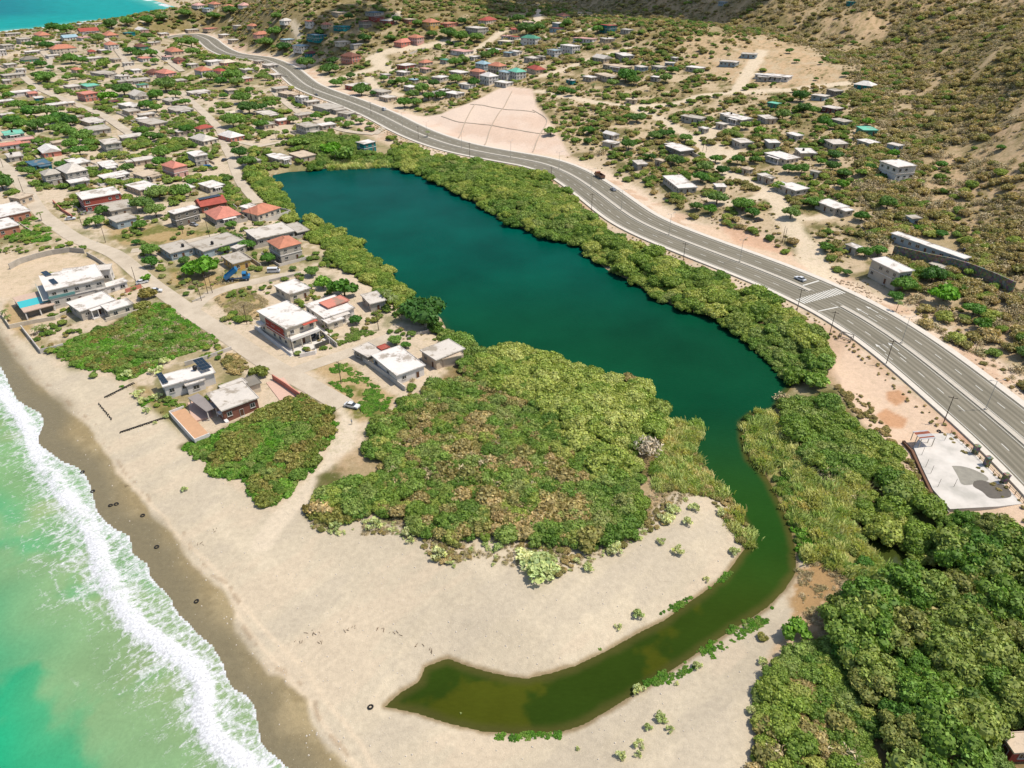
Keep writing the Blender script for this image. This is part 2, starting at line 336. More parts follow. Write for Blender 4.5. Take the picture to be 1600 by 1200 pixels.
# graded slope
GRADE = [(622, 176), (660, 182), (690, 178), (740, 158), (790, 134), (832, 139), (838, 165), (862, 195), (890, 243), (840, 240), (780, 235), (730, 225), (690, 214), (640, 196)]
gm = region(GRADE, 1, 1.5)
C = mixc(C, np.array(L(240, 216, 194)), gm)
C = mixc(C, L(228, 196, 170), gm * sst(0, .15, NZ3 + .3 * NZ1) * .6)
# dirt tracks on the hillside and in town
TRACKS = [([(842, 142), (880, 150), (920, 158), (985, 168), (1040, 190), (1075, 212), (1100, 232), (1120, 262), (1160, 280), (1205, 300)], 3), ([(985, 168), (1040, 165), (1090, 152), (1150, 144), (1200, 142), (1280, 136), (1320, 130)], 4), ([(1150, 144), (1165, 120), (1180, 95), (1190, 80)], 4),
          ([(845, 118), (880, 110), (910, 98), (950, 84), (985, 75)], 3.5), ([(1205, 300), (1230, 340), (1250, 375), (1275, 405), (1290, 430)], 4), ([(1205, 300), (1150, 320), (1110, 312)], 3), ([(1230, 340), (1280, 345), (1310, 330)], 2), ([(1100, 215), (1120, 200), (1140, 196)], 6), ([(1110, 232), (1105, 250), (1140, 240)], 6),
          ([(440, 95), (470, 60), (455, 35)], 3), ([(580, 90), (595, 100), (610, 112)], 5), ([(500, 125), (560, 115), (600, 100), (590, 85), (640, 75), (700, 65)], 6), ([(578, 120), (580, 132), (600, 145), (625, 148)], 4), ([(720, 96), (755, 70), (785, 50)], 4), ([(840, 35), (843, 15)], 4), ([(800, 62), (860, 58), (900, 48), (960, 40)], 4), ([(610, 35), (625, 20)], 5)]
TRM = np.zeros(GX.shape)
for pts, wd in TRACKS:
    ln = smooth_line(HP(pts), 6, 2); x0, y0 = ln.min(0) - 15; x1, y1 = ln.max(0) + 15
    m = (GX > x0) & (GX < x1) & (GY > y0) & (GY < y1)
    if not m.any(): continue
    dd = np.full(GX.shape, 99.0); dd[m] = pld(ln, GX[m], GY[m])[0]
    C = mixc(C, L(238, 218, 188), (1 - sst(wd * .9, wd * 1.7, dd + 4 * NZ1)) * .95); TRM = np.maximum(TRM, 1 - sst(wd, wd * 1.8, dd))
# wet sand and shallow bottoms
WETL = [(-330, 195), (-60, 440), (0, 524), (25, 562), (50, 590), (77, 612), (100, 634), (140, 665), (155, 695), (172, 714), (178, 735), (197, 752), (222, 777), (236, 800), (250, 813), (266, 826), (282, 856), (302, 880), (320, 898), (342, 914), (362, 950), (361, 982), (380, 1005), (400, 1022), (420, 1050), (442, 1056), (475, 1084), (478, 1120), (498, 1150), (520, 1176), (542, 1198), (600, 1280)]
wl = PL(WETL, 1.0); WD, WS, _ = pld(wl, GX, GY)
wet = sst(-.6, .6, (WD * WS) + 1.4 * NZ1 + .8 * NZ2)
wetm = wet * (GY < 320) * sst(-60, -50, SD_SEA)
C = mixc(C, L(163, 145, 106), wetm); C = mixc(C, L(186, 168, 128), wetm * sst(.04, .14, NZ1 + .5 * NZ2) * .6)
dk = (1 - sst(3, 9, -SD_SEA + 8 * NZ3 + 2 * NZ1)) * (SD_SEA < 2); C = mixc(C, L(132, 122, 94), dk * (GY < 320) * .85)
lm = (1 - sst(.15, 1.1, -SD_LAG + .8 * NZ2)) * (SD_LAG > -3); C = mixc(C, L(140, 116, 70), lm * .75)
wrack = np.exp(-((WD * WS + 1.5 + 2.5 * NZ1) / .5) ** 2) * sst(.02, .12, NZ2) * (GY < 300); C = mixc(C, L(158, 132, 100), wrack * .5)
# hinterland beach of the far bay
bd, _, _ = pld(bay_line[-8:], GX, GY); C = mixc(C, L(214, 192, 160), (1 - sst(20, 45, bd + 10 * NZ1)) * (SD_SEA < 0) * .9)
WILD = np.clip(np.maximum(hm * .8, vil * .75), 0, 1) * (1 - TRM); WILD = np.maximum(WILD, .5 * (1 - sandm) * (SD_SEA < -12)) * (1 - gm) * (1 - .6 * ym) * (1 - wetm)
ROUGH = .92 - .5 * wetm * (1 - sst(2, 10, -SD_SEA))
n = NT('ground_soil'); at = n.attr('albedo'); pos = n.n('NewGeometry').outputs['Position']
nz = n.math('ADD', n.math('MULTIPLY', n.noise(.9, 6, pos, .7), .6), n.math('MULTIPLY', n.noise(5, 4, pos, .7), .4))
speck = n.ramp(n.noise(2.6, 2, pos, .5), (.70, 0.0), (.74, 1.0))
c_ = n.mix(1.0, at, n.ramp(nz, (.3, (.78, .77, .76)), (.7, (1.17, 1.16, 1.14))), 'MULTIPLY')
c_ = n.mix(n.math('MULTIPLY', speck, .35), c_, (.62, .55, .45))
mt = n.math('ADD', n.math('MULTIPLY', n.noise(.32, 6, pos, .75), .6), n.math('MULTIPLY', n.noise(1.1, 4, pos, .7), .4))
wl_ = n.attr('wild', 2)
c_ = n.mix(n.math('MULTIPLY', n.ramp(mt, (.50, 0.0), (.60, .85)), wl_), c_, n.mix(1.0, c_, (.52, .56, .40), 'MULTIPLY'))
c_ = n.mix(n.math('MULTIPLY', n.ramp(mt, (.36, .7), (.45, 0.0)), wl_), c_, L(226, 204, 172))
n.base(c_); n.rough(n.attr('rough', 2), .25); n.bump(nz, .35, .6)
idx = np.arange(NR * NC).reshape(NR, NC)
F = np.stack([idx[:-1, :-1], idx[:-1, 1:], idx[1:, 1:], idx[1:, :-1]], -1).reshape(-1, 4)
V = np.stack([GX, GY, Z + .05 * NZ2 * sst(60, 20, GY * .1) * sst(10, 20, -SD_SEA)], -1).reshape(-1, 3)
me = np_mesh('ground', V, F, [n.m], {'albedo': ('FLOAT_COLOR', np.concatenate([np.clip(C, 0, .9), np.ones(GX.shape + (1,))], -1)), 'rough': ('FLOAT', ROUGH), 'wild': ('FLOAT', WILD)})
ground = bpy.data.objects.new('ground', me); COL.objects.link(ground); setp(ground, kind='structure')

# ------------------------------------------------------------------ waters
def water(name, mask, z, attrs, mat):
    fm = (mask[:-1, :-1] | mask[1:, :-1] | mask[:-1, 1:] | mask[1:, 1:]).ravel(); f = F[fm]
    u, inv = np.unique(f, return_inverse=True); f = inv.reshape(f.shape)
    v = np.stack([GX.ravel()[u], GY.ravel()[u], (np.zeros(NR * NC) + np.asarray(z).ravel())[u]], -1)
    a = {k: (tp, arr.reshape(NR * NC, -1)[u]) for k, (tp, arr) in attrs.items()}
    o = bpy.data.objects.new(name, np_mesh(name, v, f, [mat], a)); COL.objects.link(o); return setp(o, kind='structure')
def col4(c): return np.concatenate([c, np.ones(c.shape[:2] + (1,))], -1)
# lagoon
LC = np.zeros(GX.shape + (3,)); LC[:] = L(0, 80, 72)
LC = mixc(LC, L(0, 82, 66), 1 - sst(250, 400, GY)); LC = mixc(LC, L(12, 74, 46), 1 - sst(190, 290, GY + 15 * NZ3)); LC = mixc(LC, L(40, 78, 26), (1 - sst(118, 175, GY + 14 * NZ3)))
LC = mixc(LC, L(52, 72, 20), 1 - sst(92, 118, GY + 8 * NZ1)); LC = mixc(LC, L(78, 84, 22), (1 - sst(96, 116, GY)) * sst(.0, .12, NZ1 + NZ3))
LC = mixc(LC, L(84, 84, 40), (1 - sst(.2, 2.2, SD_LAG + .8 * NZ2)) * (1 - sst(150, 240, GY)))
n = NT('lagoon_water'); p2 = n.n('NewGeometry').outputs['Position']
mp = n.n('Mapping'); mp.inputs['Scale'].default_value = (.6, 1.8, 1); mp.inputs['Rotation'].default_value = (0, 0, .5); n.l(p2, mp.inputs['Vector'])
w1 = n.noise(1.1, 5, mp.outputs[0], .6); w2 = n.noise(.03, 4, p2)
n.base(n.mix(1.0, n.attr('albedo'), n.ramp(n.math('ADD', n.math('MULTIPLY', w2, .75), n.math('MULTIPLY', w1, .25)), (.35, .78), (.68, 1.22)), 'MULTIPLY'))
n.rough(.25, .3); n.b.inputs['IOR'].default_value = 1.09; n.bump(w1, .12, .6)
water('lagoon_water', SD_LAG > -6, 0.0, {'albedo': ('FLOAT_COLOR', col4(LC))}, n.m)
n = NT('creek_water'); n.base(L(66, 76, 30)).rough(.15, .4); n.bump(n.noise(2, 4, n.n('NewGeometry').outputs['Position']), .05, .4)
water('creek_water', (SD_CRK > -6) & (SD_LAG < -8), 0.0, {}, n.m)
# sea
brk = PL([(600, 1320), (450, 1240), (375, 1187), (332, 1150), (317, 1112), (322, 1072), (300, 1040), (260, 1010), (217, 980), (187, 937), (160, 887), (148, 837), (128, 800), (100, 775), (82, 740), (60, 710), (46, 670), (25, 640), (0, 606), (-40, 560), (-150, 450), (-320, 290)])
out = PL([(500, 1320), (400, 1260), (325, 1195), (322, 1165), (290, 1120), (275, 1082), (225, 1045), (200, 985), (170, 950), (135, 925), (120, 887), (95, 837), (72, 800), (62, 750), (30, 700), (8, 662), (-30, 620), (-90, 560), (-200, 470), (-360, 330)])
Dsh, _, Ash = pld(shore_line, GX, GY); Dbr, _, _ = pld(brk, GX, GY); Dou, Sou, _ = pld(out, GX, GY)
dE = np.clip(SD_SEA, 0, None)
outside = np.where(Sou < 0, Dou, -Dou)                # + seaward of the foam belt
if outside[np.unravel_index(np.argmax(SD_SEA * (GY < 300)), GX.shape)] < 0: outside = -outside
wob = 5 * NZ1 + 2.5 * NZ2
foam = .16 * (1 - sst(-3, 3, outside + wob)) + .14 * ((dE > 0) & (Dbr * 0 + dE < 60)) * sst(1.5, -1.5, outside + 9) + .21 * (1 - sst(0, 17, outside + 2 * wob)) + .12 * (1 - sst(0, 6, Dbr)) * (SD_SEA > 0)
foam = np.maximum(foam, (.75 + 1.2 * NZ1) * np.exp(-(np.clip(Dbr - .9 + 2.5 * NZ1, 0, 99) / 1.7) ** 2) + .0)
foam = np.maximum(foam, .58 * np.exp(-(dE / .45) ** 2))
foam = foam * (GY < 420)
bdist, _, _ = pld(bay_line, GX, GY)
foam = np.maximum(foam, (GY > 420) * (.9 * np.exp(-((bdist - 10 - 10 * NZ1) / 9) ** 2) * np.where(GX > -900, 1, 0)) * sst(-.03, .05, NZ3 + .1 * np.where(GY > 1100, 1, 0) - .02))
SCs = np.zeros(GX.shape + (3,)); SCs[:] = L(132, 172, 118)
off = np.clip(outside, 0, None) + 26 * NZ3
SCs = mixc(SCs, L(98, 172, 120), sst(1, 12, off)); SCs = mixc(SCs, L(44, 168, 120), sst(10, 24, off)); SCs = mixc(SCs, L(0, 154, 110), sst(20, 36, off)); SCs = mixc(SCs, L(0, 140, 118), sst(60, 140, off))
SCs = mixc(SCs, L(176, 178, 130), np.clip(sst(.02, .16, NZ3 + .4 * NZ1) * (1 - sst(10, 34, off)), 0, 1) * .45)
fb = sst(350, 520, GY); SCs = mixc(SCs, L(6, 160, 156), fb)
SCs = mixc(SCs, L(0, 128, 138), fb * sst(120, 330, SD_SEA)); SCs = mixc(SCs, L(2, 88, 114), fb * sst(280, 620, SD_SEA + 120 * NZ3)); SCs = mixc(SCs, L(120, 200, 180), fb * (1 - sst(0, 60, SD_SEA)) * .6)
# along-shore / cross-shore coordinates for the streaks of the swash
SVEC = np.stack([Ash * 1.0, SD_SEA, np.zeros_like(Ash)], -1)
n = NT('sea_water'); p3 = n.n('NewGeometry').outputs['Position']; sv_ = n.attr('shore', 1)
mp = n.n('Mapping'); mp.inputs['Scale'].default_value = (1.5, .30, 1); n.l(sv_, mp.inputs['Vector'])
st1 = n.noise(1.0, 6, mp.outputs[0], .7, .6)
vr = n.n('TexVoronoi', feature='DISTANCE_TO_EDGE'); vr.inputs['Scale'].default_value = .42
dn = n.n('TexNoise'); dn.inputs['Scale'].default_value = .5; dn.inputs['Detail'].default_value = 4; n.l(p3, dn.inputs['Vector'])
va = n.n('VectorMath', operation='MULTIPLY_ADD'); n.l(dn.outputs['Color'], va.inputs[0]); va.inputs[1].default_value = (3.2, 3.2, 0); n.l(p3, va.inputs[2]); n.l(va.outputs[0], vr.inputs['Vector'])
lace = n.ramp(vr.outputs['Distance'], (0.0, 1.0), (.22, 0.0))
f0 = n.attr('foam', 2)
st2 = n.noise(1.6, 5, p3, .7, 1.2)
fl = n.math('ADD', n.math('MULTIPLY', n.math('ADD', n.math('MULTIPLY', st1, .6), n.math('MULTIPLY', st2, .4)), 3.0), n.math('MULTIPLY', lace, .35))
fd = n.math('ADD', n.math('MULTIPLY', f0, 1.5), n.math('SUBTRACT', fl, 2.05))
fmask = n.ramp(fd, (.0, 0.0), (.22, .42), (.60, 1.0))
fmask = n.math('MULTIPLY', fmask, n.math('MULTIPLY', f0, 6.0, clamp=True))
caps = n.ramp(n.noise(.16, 7, p3, .72, .8), (.70, 0.0), (.74, 1.0))
caps = n.math('MULTIPLY', caps, n.attr('deep', 2))
big = n.noise(.05, 5, p3, .6); rip = n.noise(1.3, 5, p3, .6)
base = n.mix(1.0, n.attr('albedo'), n.ramp(n.math('ADD', n.math('MULTIPLY', big, .7), n.math('MULTIPLY', rip, .3)), (.34, .80), (.68, 1.16)), 'MULTIPLY')
fm_ = n.math('MAXIMUM', fmask, caps)
fcol = n.ramp(n.noise(2.2, 5, p3, .7, .5), (.34, .34), (.64, .64))
n.base(n.mix(fm_, base, fcol)); n.b.inputs['IOR'].default_value = 1.04; n.rough(n.ramp(fm_, (0, .3), (1, .8)), .08); n.bump(n.math('ADD', n.math('MULTIPLY', fm_, .5), rip), .18, .5)
deep = np.where(GY < 420, sst(36, 50, off) * .9, .75 * sst(60, 200, SD_SEA))
water('sea_water', SD_SEA > -1.5, (.55 * np.exp(-(Dbr / 1.8) ** 2) * sst(1, 5, SD_SEA) + .25 * (fbm(off / 5, Ash / 40, 3, 91) - .5) * sst(5, 20, SD_SEA)) * (GY < 420), {'albedo': ('FLOAT_COLOR', col4(SCs)), 'foam': ('FLOAT', foam), 'deep': ('FLOAT', deep), 'shore': ('FLOAT_VECTOR', SVEC)}, n.m)

# ------------------------------------------------------------------ ribbons on the ground
def ribbon(name, line, o0, o1, mat, zoff=None, dz=.05, nseg=4, ends=None, thick=0):
    Nn = normals(line); V = []; Fc = []
    for i, (p, q) in enumerate(zip(line, Nn)):
        for k in range(nseg + 1):
            o = o0 + (o1 - o0) * k / nseg; x, y = p + q * o
            V.append((x, y, zoff if zoff is not None else float(gh(x, y)) + dz))
    m = nseg + 1
    for i in range(len(line) - 1):
        for k in range(nseg): Fc.append((i * m + k, i * m + k + 1, (i + 1) * m + k + 1, (i + 1) * m + k))
    if thick:
        b = len(V); V += [(x, y, z - thick) for x, y, z in V[:b]]
        for i in range(len(line) - 1):
            Fc.append((i * m, (i + 1) * m, b + (i + 1) * m, b + i * m)); j = nseg
            Fc.append((i * m + j, b + i * m + j, b + (i + 1) * m + j, (i + 1) * m + j))
    return mesh_obj(name, V, Fc, mat)
# ------------------------------------------------------------------ highway (+ offsets are on the lagoon side)
asphalt = NT('asphalt'); p_ = asphalt.n('NewGeometry').outputs['Position']
lv_ = asphalt.attr('lane', 1); mpa = asphalt.n('Mapping'); mpa.inputs['Scale'].default_value = (.9, .035, 1); asphalt.l(lv_, mpa.inputs['Vector'])
_w = asphalt.n('TexWave', wave_type='BANDS', bands_direction='X'); _w.inputs['Scale'].default_value = .175; _w.inputs['Distortion'].default_value = .4; asphalt.l(lv_, _w.inputs['Vector'])
_f = asphalt.math('ADD', asphalt.math('MULTIPLY', asphalt.noise(1.0, 5, mpa.outputs[0], .6), .55), asphalt.math('ADD', asphalt.math('MULTIPLY', asphalt.noise(5, 4, p_), .3), asphalt.math('MULTIPLY', _w.outputs[0], .15)))
asphalt.base(asphalt.ramp(_f, (.33, L(112, 106, 90)), (.5, L(134, 127, 108)), (.66, L(160, 151, 132)))).rough(.85); asphalt = asphalt.m
concrete = M('pale_concrete', L(232, 222, 205), .85, .12, .5)
kerbm = M('kerb_concrete', L(212, 202, 184), .85, .15, .8)
paint = M('road_paint', L(240, 236, 224), .6, .1, 2)
S_ = dict(kind='structure')
hwo = ribbon('highway_asphalt', hw, -11.2, 11.2, asphalt, ZH, nseg=2); setp(hwo, **S_)
_a = np.concatenate([[0], np.cumsum(np.hypot(*np.diff(hw, axis=0).T))]); _at = hwo.data.attributes.new('lane', 'FLOAT_VECTOR', 'POINT')
_at.data.foreach_set('vector', np.array([(o, s, 0) for s in _a for o in (-11.2, 0, 11.2)], np.float32).ravel())
setp(ribbon('pavement', hw, 11.2, 13.0, concrete, ZH + .14, nseg=1, thick=.5), **S_)
setp(ribbon('pavement', hw, -13.6, -11.2, concrete, ZH + .14, nseg=1, thick=.5), **S_)
arc = np.concatenate([[0], np.cumsum(np.hypot(*np.diff(hw, axis=0).T))])
def hwp(s, off):
    x = np.interp(s, arc, hw[:, 0]); y = np.interp(s, arc, hw[:, 1]); x2 = np.interp(s + 1, arc, hw[:, 0]); y2 = np.interp(s + 1, arc, hw[:, 1])
    t = np.array([x2 - x, y2 - y]); t /= np.linalg.norm(t) + 1e-9
    return x + t[1] * off, y - t[0] * off, t
def arc_of(px, py):
    x, y = P(px, py, ZH); return float(arc[np.argmin(np.hypot(hw[:, 0] - x, hw[:, 1] - y))])
cw_s = arc_of(1277, 461)                              # the zebra crossing
def sub(l0, l1): m = (arc >= l0) & (arc <= l1); return hw[m]
median = [sub(0, cw_s - 4.5), sub(cw_s + 5, arc[-1])]
def strip_mesh(name, quads, mat, z, thick=0):
    V = []; Fc = []
    for q in quads:
        b = len(V); V += [(x, y, z) for x, y in q]; Fc.append(tuple(range(b, b + len(q))))
    return mesh_obj(name, V, Fc, mat)
for m_ in median: setp(ribbon('median_kerb', m_, -.75, .75, kerbm, ZH + .22, nseg=1, thick=.4), **S_)
quads = []
def dash(s0, s1, o, wd=.14):
    a = hwp(s0, o - wd / 2); b = hwp(s0, o + wd / 2); c = hwp(s1, o + wd / 2); d = hwp(s1, o - wd / 2)
    quads.append([a[:2], d[:2], c[:2], b[:2]])
s = 4.0
while s < arc[-1] - 8:
    if abs(s - cw_s) > 16:
        for o in (-5.9, 5.9): dash(s, s + 3, o, .2)
    s += 9
s = 0
while s < arc[-1] - 6:
    if abs(s + 2 - cw_s) > 5:
        for o in (-10.4, 10.4, -1.4, 1.4): dash(s, s + 5, o, .14)
    s += 5
for k in range(17): dash(cw_s - 2.2, cw_s + 2.2, -9.8 + k * 1.22, .6)
for o0, ds in ((5.9, -9.5), (-5.9, 9.5)):
    a = hwp(cw_s - ds - .3, o0 - 4.6); b = hwp(cw_s - ds + .3, o0 - 4.6); c = hwp(cw_s - ds + .3, o0 + 4.6); d = hwp(cw_s - ds - .3, o0 + 4.6); quads.append([a[:2], b[:2], c[:2], d[:2]])
for ss, o in ((cw_s + 14, -8), (cw_s + 14, -3.7), (cw_s + 38, 3.7), (cw_s + 38, 8.2)):   # lane arrows
    dash(ss, ss + 4, o, .3); dash(ss + 5, ss + 9, o + .9, .2)
    a = hwp(ss - 1.6, o); b = hwp(ss + .3, o - .6); c = hwp(ss + .3, o + .6); quads.append([a[:2], b[:2], c[:2]])
setp(strip_mesh('lane_markings', quads, paint, ZH + .012), **S_)
# the near end of the slope drain cracks: concrete drains laid in the graded slope
drain = M('drain_concrete', L(200, 182, 160), .9, .2, .5)
for pts in ([(690, 182), (712, 190), (725, 192), (760, 195), (800, 202), (845, 210), (862, 208)], [(735, 163), (770, 168), (800, 172), (836, 176)], [(800, 143), (790, 163), (770, 193), (757, 227)], [(832, 172), (855, 187), (842, 213), (832, 238)], [(742, 163), (728, 188), (716, 216)]):
    ln = smooth_line(HP(pts), 4, 2); setp(ribbon('slope_drain', ln, -.35, .35, drain, dz=.3, nseg=1, thick=.5), **S_)
# town roads
dust = NT('dusty_road'); p_ = dust.n('NewGeometry').outputs['Position']
dust.base(dust.ramp(dust.math('ADD', dust.math('MULTIPLY', dust.noise(.15, 6, p_, .65), .6), dust.math('MULTIPLY', dust.noise(3, 5, p_), .4)), (.33, L(188, 172, 148)), (.52, L(212, 196, 172)), (.7, L(230, 214, 188)))).rough(.92).bump(dust.noise(3, 5, p_), .05); dust = dust.m
ROADS = [([(-60, 222), (-20, 242), (15, 268), (42, 300), (62, 330), (88, 352), (125, 376), (172, 393), (200, 412), (232, 440), (268, 466), (310, 496), (352, 522), (395, 552), (430, 575), (462, 590), (500, 612), (538, 634)], 3.3, 'coast_road'),
         ([(205, 392), (260, 386), (300, 376), (345, 366)], 2.4, 'side_road'), ([(300, 485), (322, 462), (350, 451), (395, 441), (430, 432), (470, 428)], 2.7, 'side_road'), ([(440, 588), (480, 572), (520, 560), (565, 545), (600, 530), (628, 520)], 2.6, 'side_road'),
         ([(345, 222), (358, 240), (366, 262), (376, 285), (392, 305), (404, 318)], 2.6, 'side_road'), ([(282, 143), (300, 160), (322, 180), (345, 205), (350, 222)], 3, 'side_road'), ([(28, 112), (55, 135), (90, 152), (130, 168), (160, 180), (190, 200), (212, 215)], 3.2, 'side_road'),
         ([(65, 80), (78, 95), (72, 110)], 3, 'side_road'), ([(240, 78), (262, 95), (285, 112)], 3, 'side_road'), ([(425, 140), (440, 155), (470, 178), (500, 192), (540, 205), (585, 210)], 2.8, 'side_road'), ([(400, 230), (440, 222), (470, 218)], 2.5, 'side_road'), ([(585, 210), (600, 200), (608, 192)], 3, 'side_road'),
         ([(345, 225), (370, 222), (400, 228)], 2.2, 'side_road'), ([(165, 60), (180, 75), (195, 95), (200, 110)], 3, 'side_road')]
road_lines = []
for pts, hwid, nm in ROADS:
    ln = smooth_line(HP(pts), 3, 4); road_lines.append((ln, hwid))
    dy = float(np.mean(ln[:, 1])); setp(ribbon(nm, ln, -hwid, hwid, dust, dz=.05 + max(0, dy - 250) * .0009, nseg=4), **S_)
# sandy spur from the road's end to the beach
spur = smooth_line(HP([(538, 634), (550, 655), (543, 680), (530, 705), (512, 735), (485, 765), (455, 792), (435, 812)]), 2, 3)
road_lines.append((spur, 3.0))

# ------------------------------------------------------------------ plants
def foliage(name, cols, transl=.28, rough=.6):
    n = NT(name); oi = n.n('ObjectInfo').outputs['Random']
    rc = n.ramp(oi, *[(i / max(1, len(cols) - 1), c) for i, c in enumerate(cols)])
    c = n.mix(1.0, rc, n.attr('col'), 'MULTIPLY')
    n.base(c).rough(rough, .25); tb = n.n('BsdfTranslucent'); n.l(n.mix(1.0, c, (1.1, 1.15, .6), 'MULTIPLY'), tb.inputs[0])
    ms = n.n('MixShader'); ms.inputs[0].default_value = transl; n.l(n.b.outputs[0], ms.inputs[1]); n.l(tb.outputs[0], ms.inputs[2])
    n.l(ms.outputs[0], n.t.nodes['Material Output'].inputs[0]); return n.m
G = lambda r, g, b: tuple(v * 3.55 for v in L(r, g, b))
F_MANG = foliage('leaf_mangrove', [G(82, 98, 38), G(100, 110, 46), G(118, 120, 60), G(70, 90, 32), G(94, 108, 42)])
F_GREEN = foliage('leaf_green', [G(64, 98, 28), G(80, 108, 36), G(92, 108, 48), G(54, 84, 26), G(72, 108, 24)])
F_SHRUB = foliage('leaf_shrub', [G(72, 94, 36), G(86, 104, 44), G(98, 108, 56), G(62, 84, 30), G(80, 98, 36), G(104, 108, 62)])
F_SCRUB = foliage('leaf_scrub', [G(108, 100, 58), G(128, 112, 74), G(86, 86, 44), G(118, 102, 68), G(98, 96, 50), G(140, 122, 86)])
F_DRY = foliage('leaf_dry', [G(120, 108, 80), G(134, 122, 96), G(106, 94, 68), G(118, 110, 76)], .1)
F_REED = foliage('leaf_reed', [G(120, 130, 72), G(142, 138, 88), G(102, 120, 58), G(154, 142, 98)])
F_CALO = foliage('leaf_milkweed', [G(132, 138, 92), G(148, 148, 108), G(118, 128, 80)])
F_GRAPE = foliage('leaf_sea_grape', [G(88, 94, 40), G(104, 98, 52), G(76, 88, 34), G(98, 88, 46)])
F_TREE = foliage('leaf_tree', [G(46, 78, 26), G(62, 92, 32), G(78, 100, 42), G(42, 70, 26), G(86, 102, 50)])
F_PALE = foliage('leaf_pale', [G(134, 122, 106), G(126, 116, 98)], .1)
F_TALL = foliage('leaf_tall', [G(66, 92, 32), G(82, 100, 40), G(100, 108, 52), G(54, 84, 28), G(98, 96, 52), G(74, 100, 34)])
BARK = M('bark', L(120, 98, 72), .9, .3, 2)
def leaves(pos, nrm, size, jitter, rng, aspect=.75, colv=.28):
    n = len(pos); nr = nrm + rng.normal(0, jitter, (n, 3)); nr /= np.linalg.norm(nr, axis=1)[:, None] + 1e-9
    a = rng.normal(0, 1, (n, 3)); t = np.cross(nr, a); t /= np.linalg.norm(t, axis=1)[:, None] + 1e-9; b = np.cross(nr, t)
    s = size * rng.uniform(.6, 1.35, n)[:, None]; t = t * s; b = b * s * aspect
    V = np.stack([pos - t - b * .6, pos + t * .2 - b, pos + t + b * .5, pos - t * .3 + b], 1).reshape(-1, 3)
    F = np.arange(4 * n).reshape(n, 4); c = 1 + rng.uniform(-colv, colv, n); tint = rng.uniform(-.08, .08, n)
    col = np.stack([c * (1 + tint), c, c * (1 - tint), np.ones(n)], 1)
    return V, F, np.repeat(col, 4, 0)
def crown_mesh(name, seed, mat, blobs=12, nl=420, lw=.17, flat=.62, jit=.55, spread=.62, br=.42, inner=True, base=0.0, aspect=.75, colv=.28):
    """unit crown: radius about 1, sits on z=0, top near 1.3*flat"""
    rng = np.random.default_rng(seed); bc = []
    for i in range(blobs):
        a = rng.uniform(0, 2 * math.pi); r = spread * math.sqrt(rng.uniform(0, 1)); zz = base + flat * (.35 + .75 * (1 - r * r) * rng.uniform(.55, 1.1))
        bc.append((r * math.cos(a), r * math.sin(a), zz))
    bc = np.array(bc); rad = br * rng.uniform(.7, 1.15, blobs)
    k = rng.integers(0, blobs, nl); d = rng.normal(0, 1, (nl, 3)); d[:, 2] = np.abs(d[:, 2]) * .95 - .25; d /= np.linalg.norm(d, axis=1)[:, None]
    pos = bc[k] + d * rad[k][:, None] * rng.uniform(.8, 1.06, nl)[:, None] * np.array([1, 1, .8]); pos[:, 2] = np.maximum(pos[:, 2], .02)
    btint = rng.uniform(.82, 1.18, blobs)
    V, F, c = leaves(pos, d, lw, jit, rng, aspect, colv); c[:, :3] *= np.repeat(btint[k], 4)[:, None]
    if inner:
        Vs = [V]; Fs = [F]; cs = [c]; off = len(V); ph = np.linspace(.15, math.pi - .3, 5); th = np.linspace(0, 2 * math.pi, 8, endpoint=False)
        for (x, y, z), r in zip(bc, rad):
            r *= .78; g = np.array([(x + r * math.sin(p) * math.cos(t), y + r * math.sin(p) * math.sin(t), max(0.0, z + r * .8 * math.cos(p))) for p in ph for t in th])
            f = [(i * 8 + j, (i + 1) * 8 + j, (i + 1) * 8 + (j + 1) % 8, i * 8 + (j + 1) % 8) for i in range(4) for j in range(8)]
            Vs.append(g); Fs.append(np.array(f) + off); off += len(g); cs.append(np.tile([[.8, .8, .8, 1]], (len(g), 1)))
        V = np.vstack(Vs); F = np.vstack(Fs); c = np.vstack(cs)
    return np_mesh(name, V, F, [mat], {'col': ('FLOAT_COLOR', c)}, False)
def twig_mesh(name, seed, mat, n=260, h=.8):
    rng = np.random.default_rng(seed); a = rng.uniform(0, 2 * math.pi, n); el = rng.uniform(.25, 1.5, n)
    d = np.stack([np.cos(a) * np.cos(el), np.sin(a) * np.cos(el), np.sin(el)], 1); r = rng.uniform(.35, .95, n)
    pos = d * r[:, None] * np.array([1, 1, h]); V, F, c = leaves(pos, d, .12, 1.1, rng, .3, .3)
    return np_mesh(name, V, F, [mat], {'col': ('FLOAT_COLOR', c)}, False)
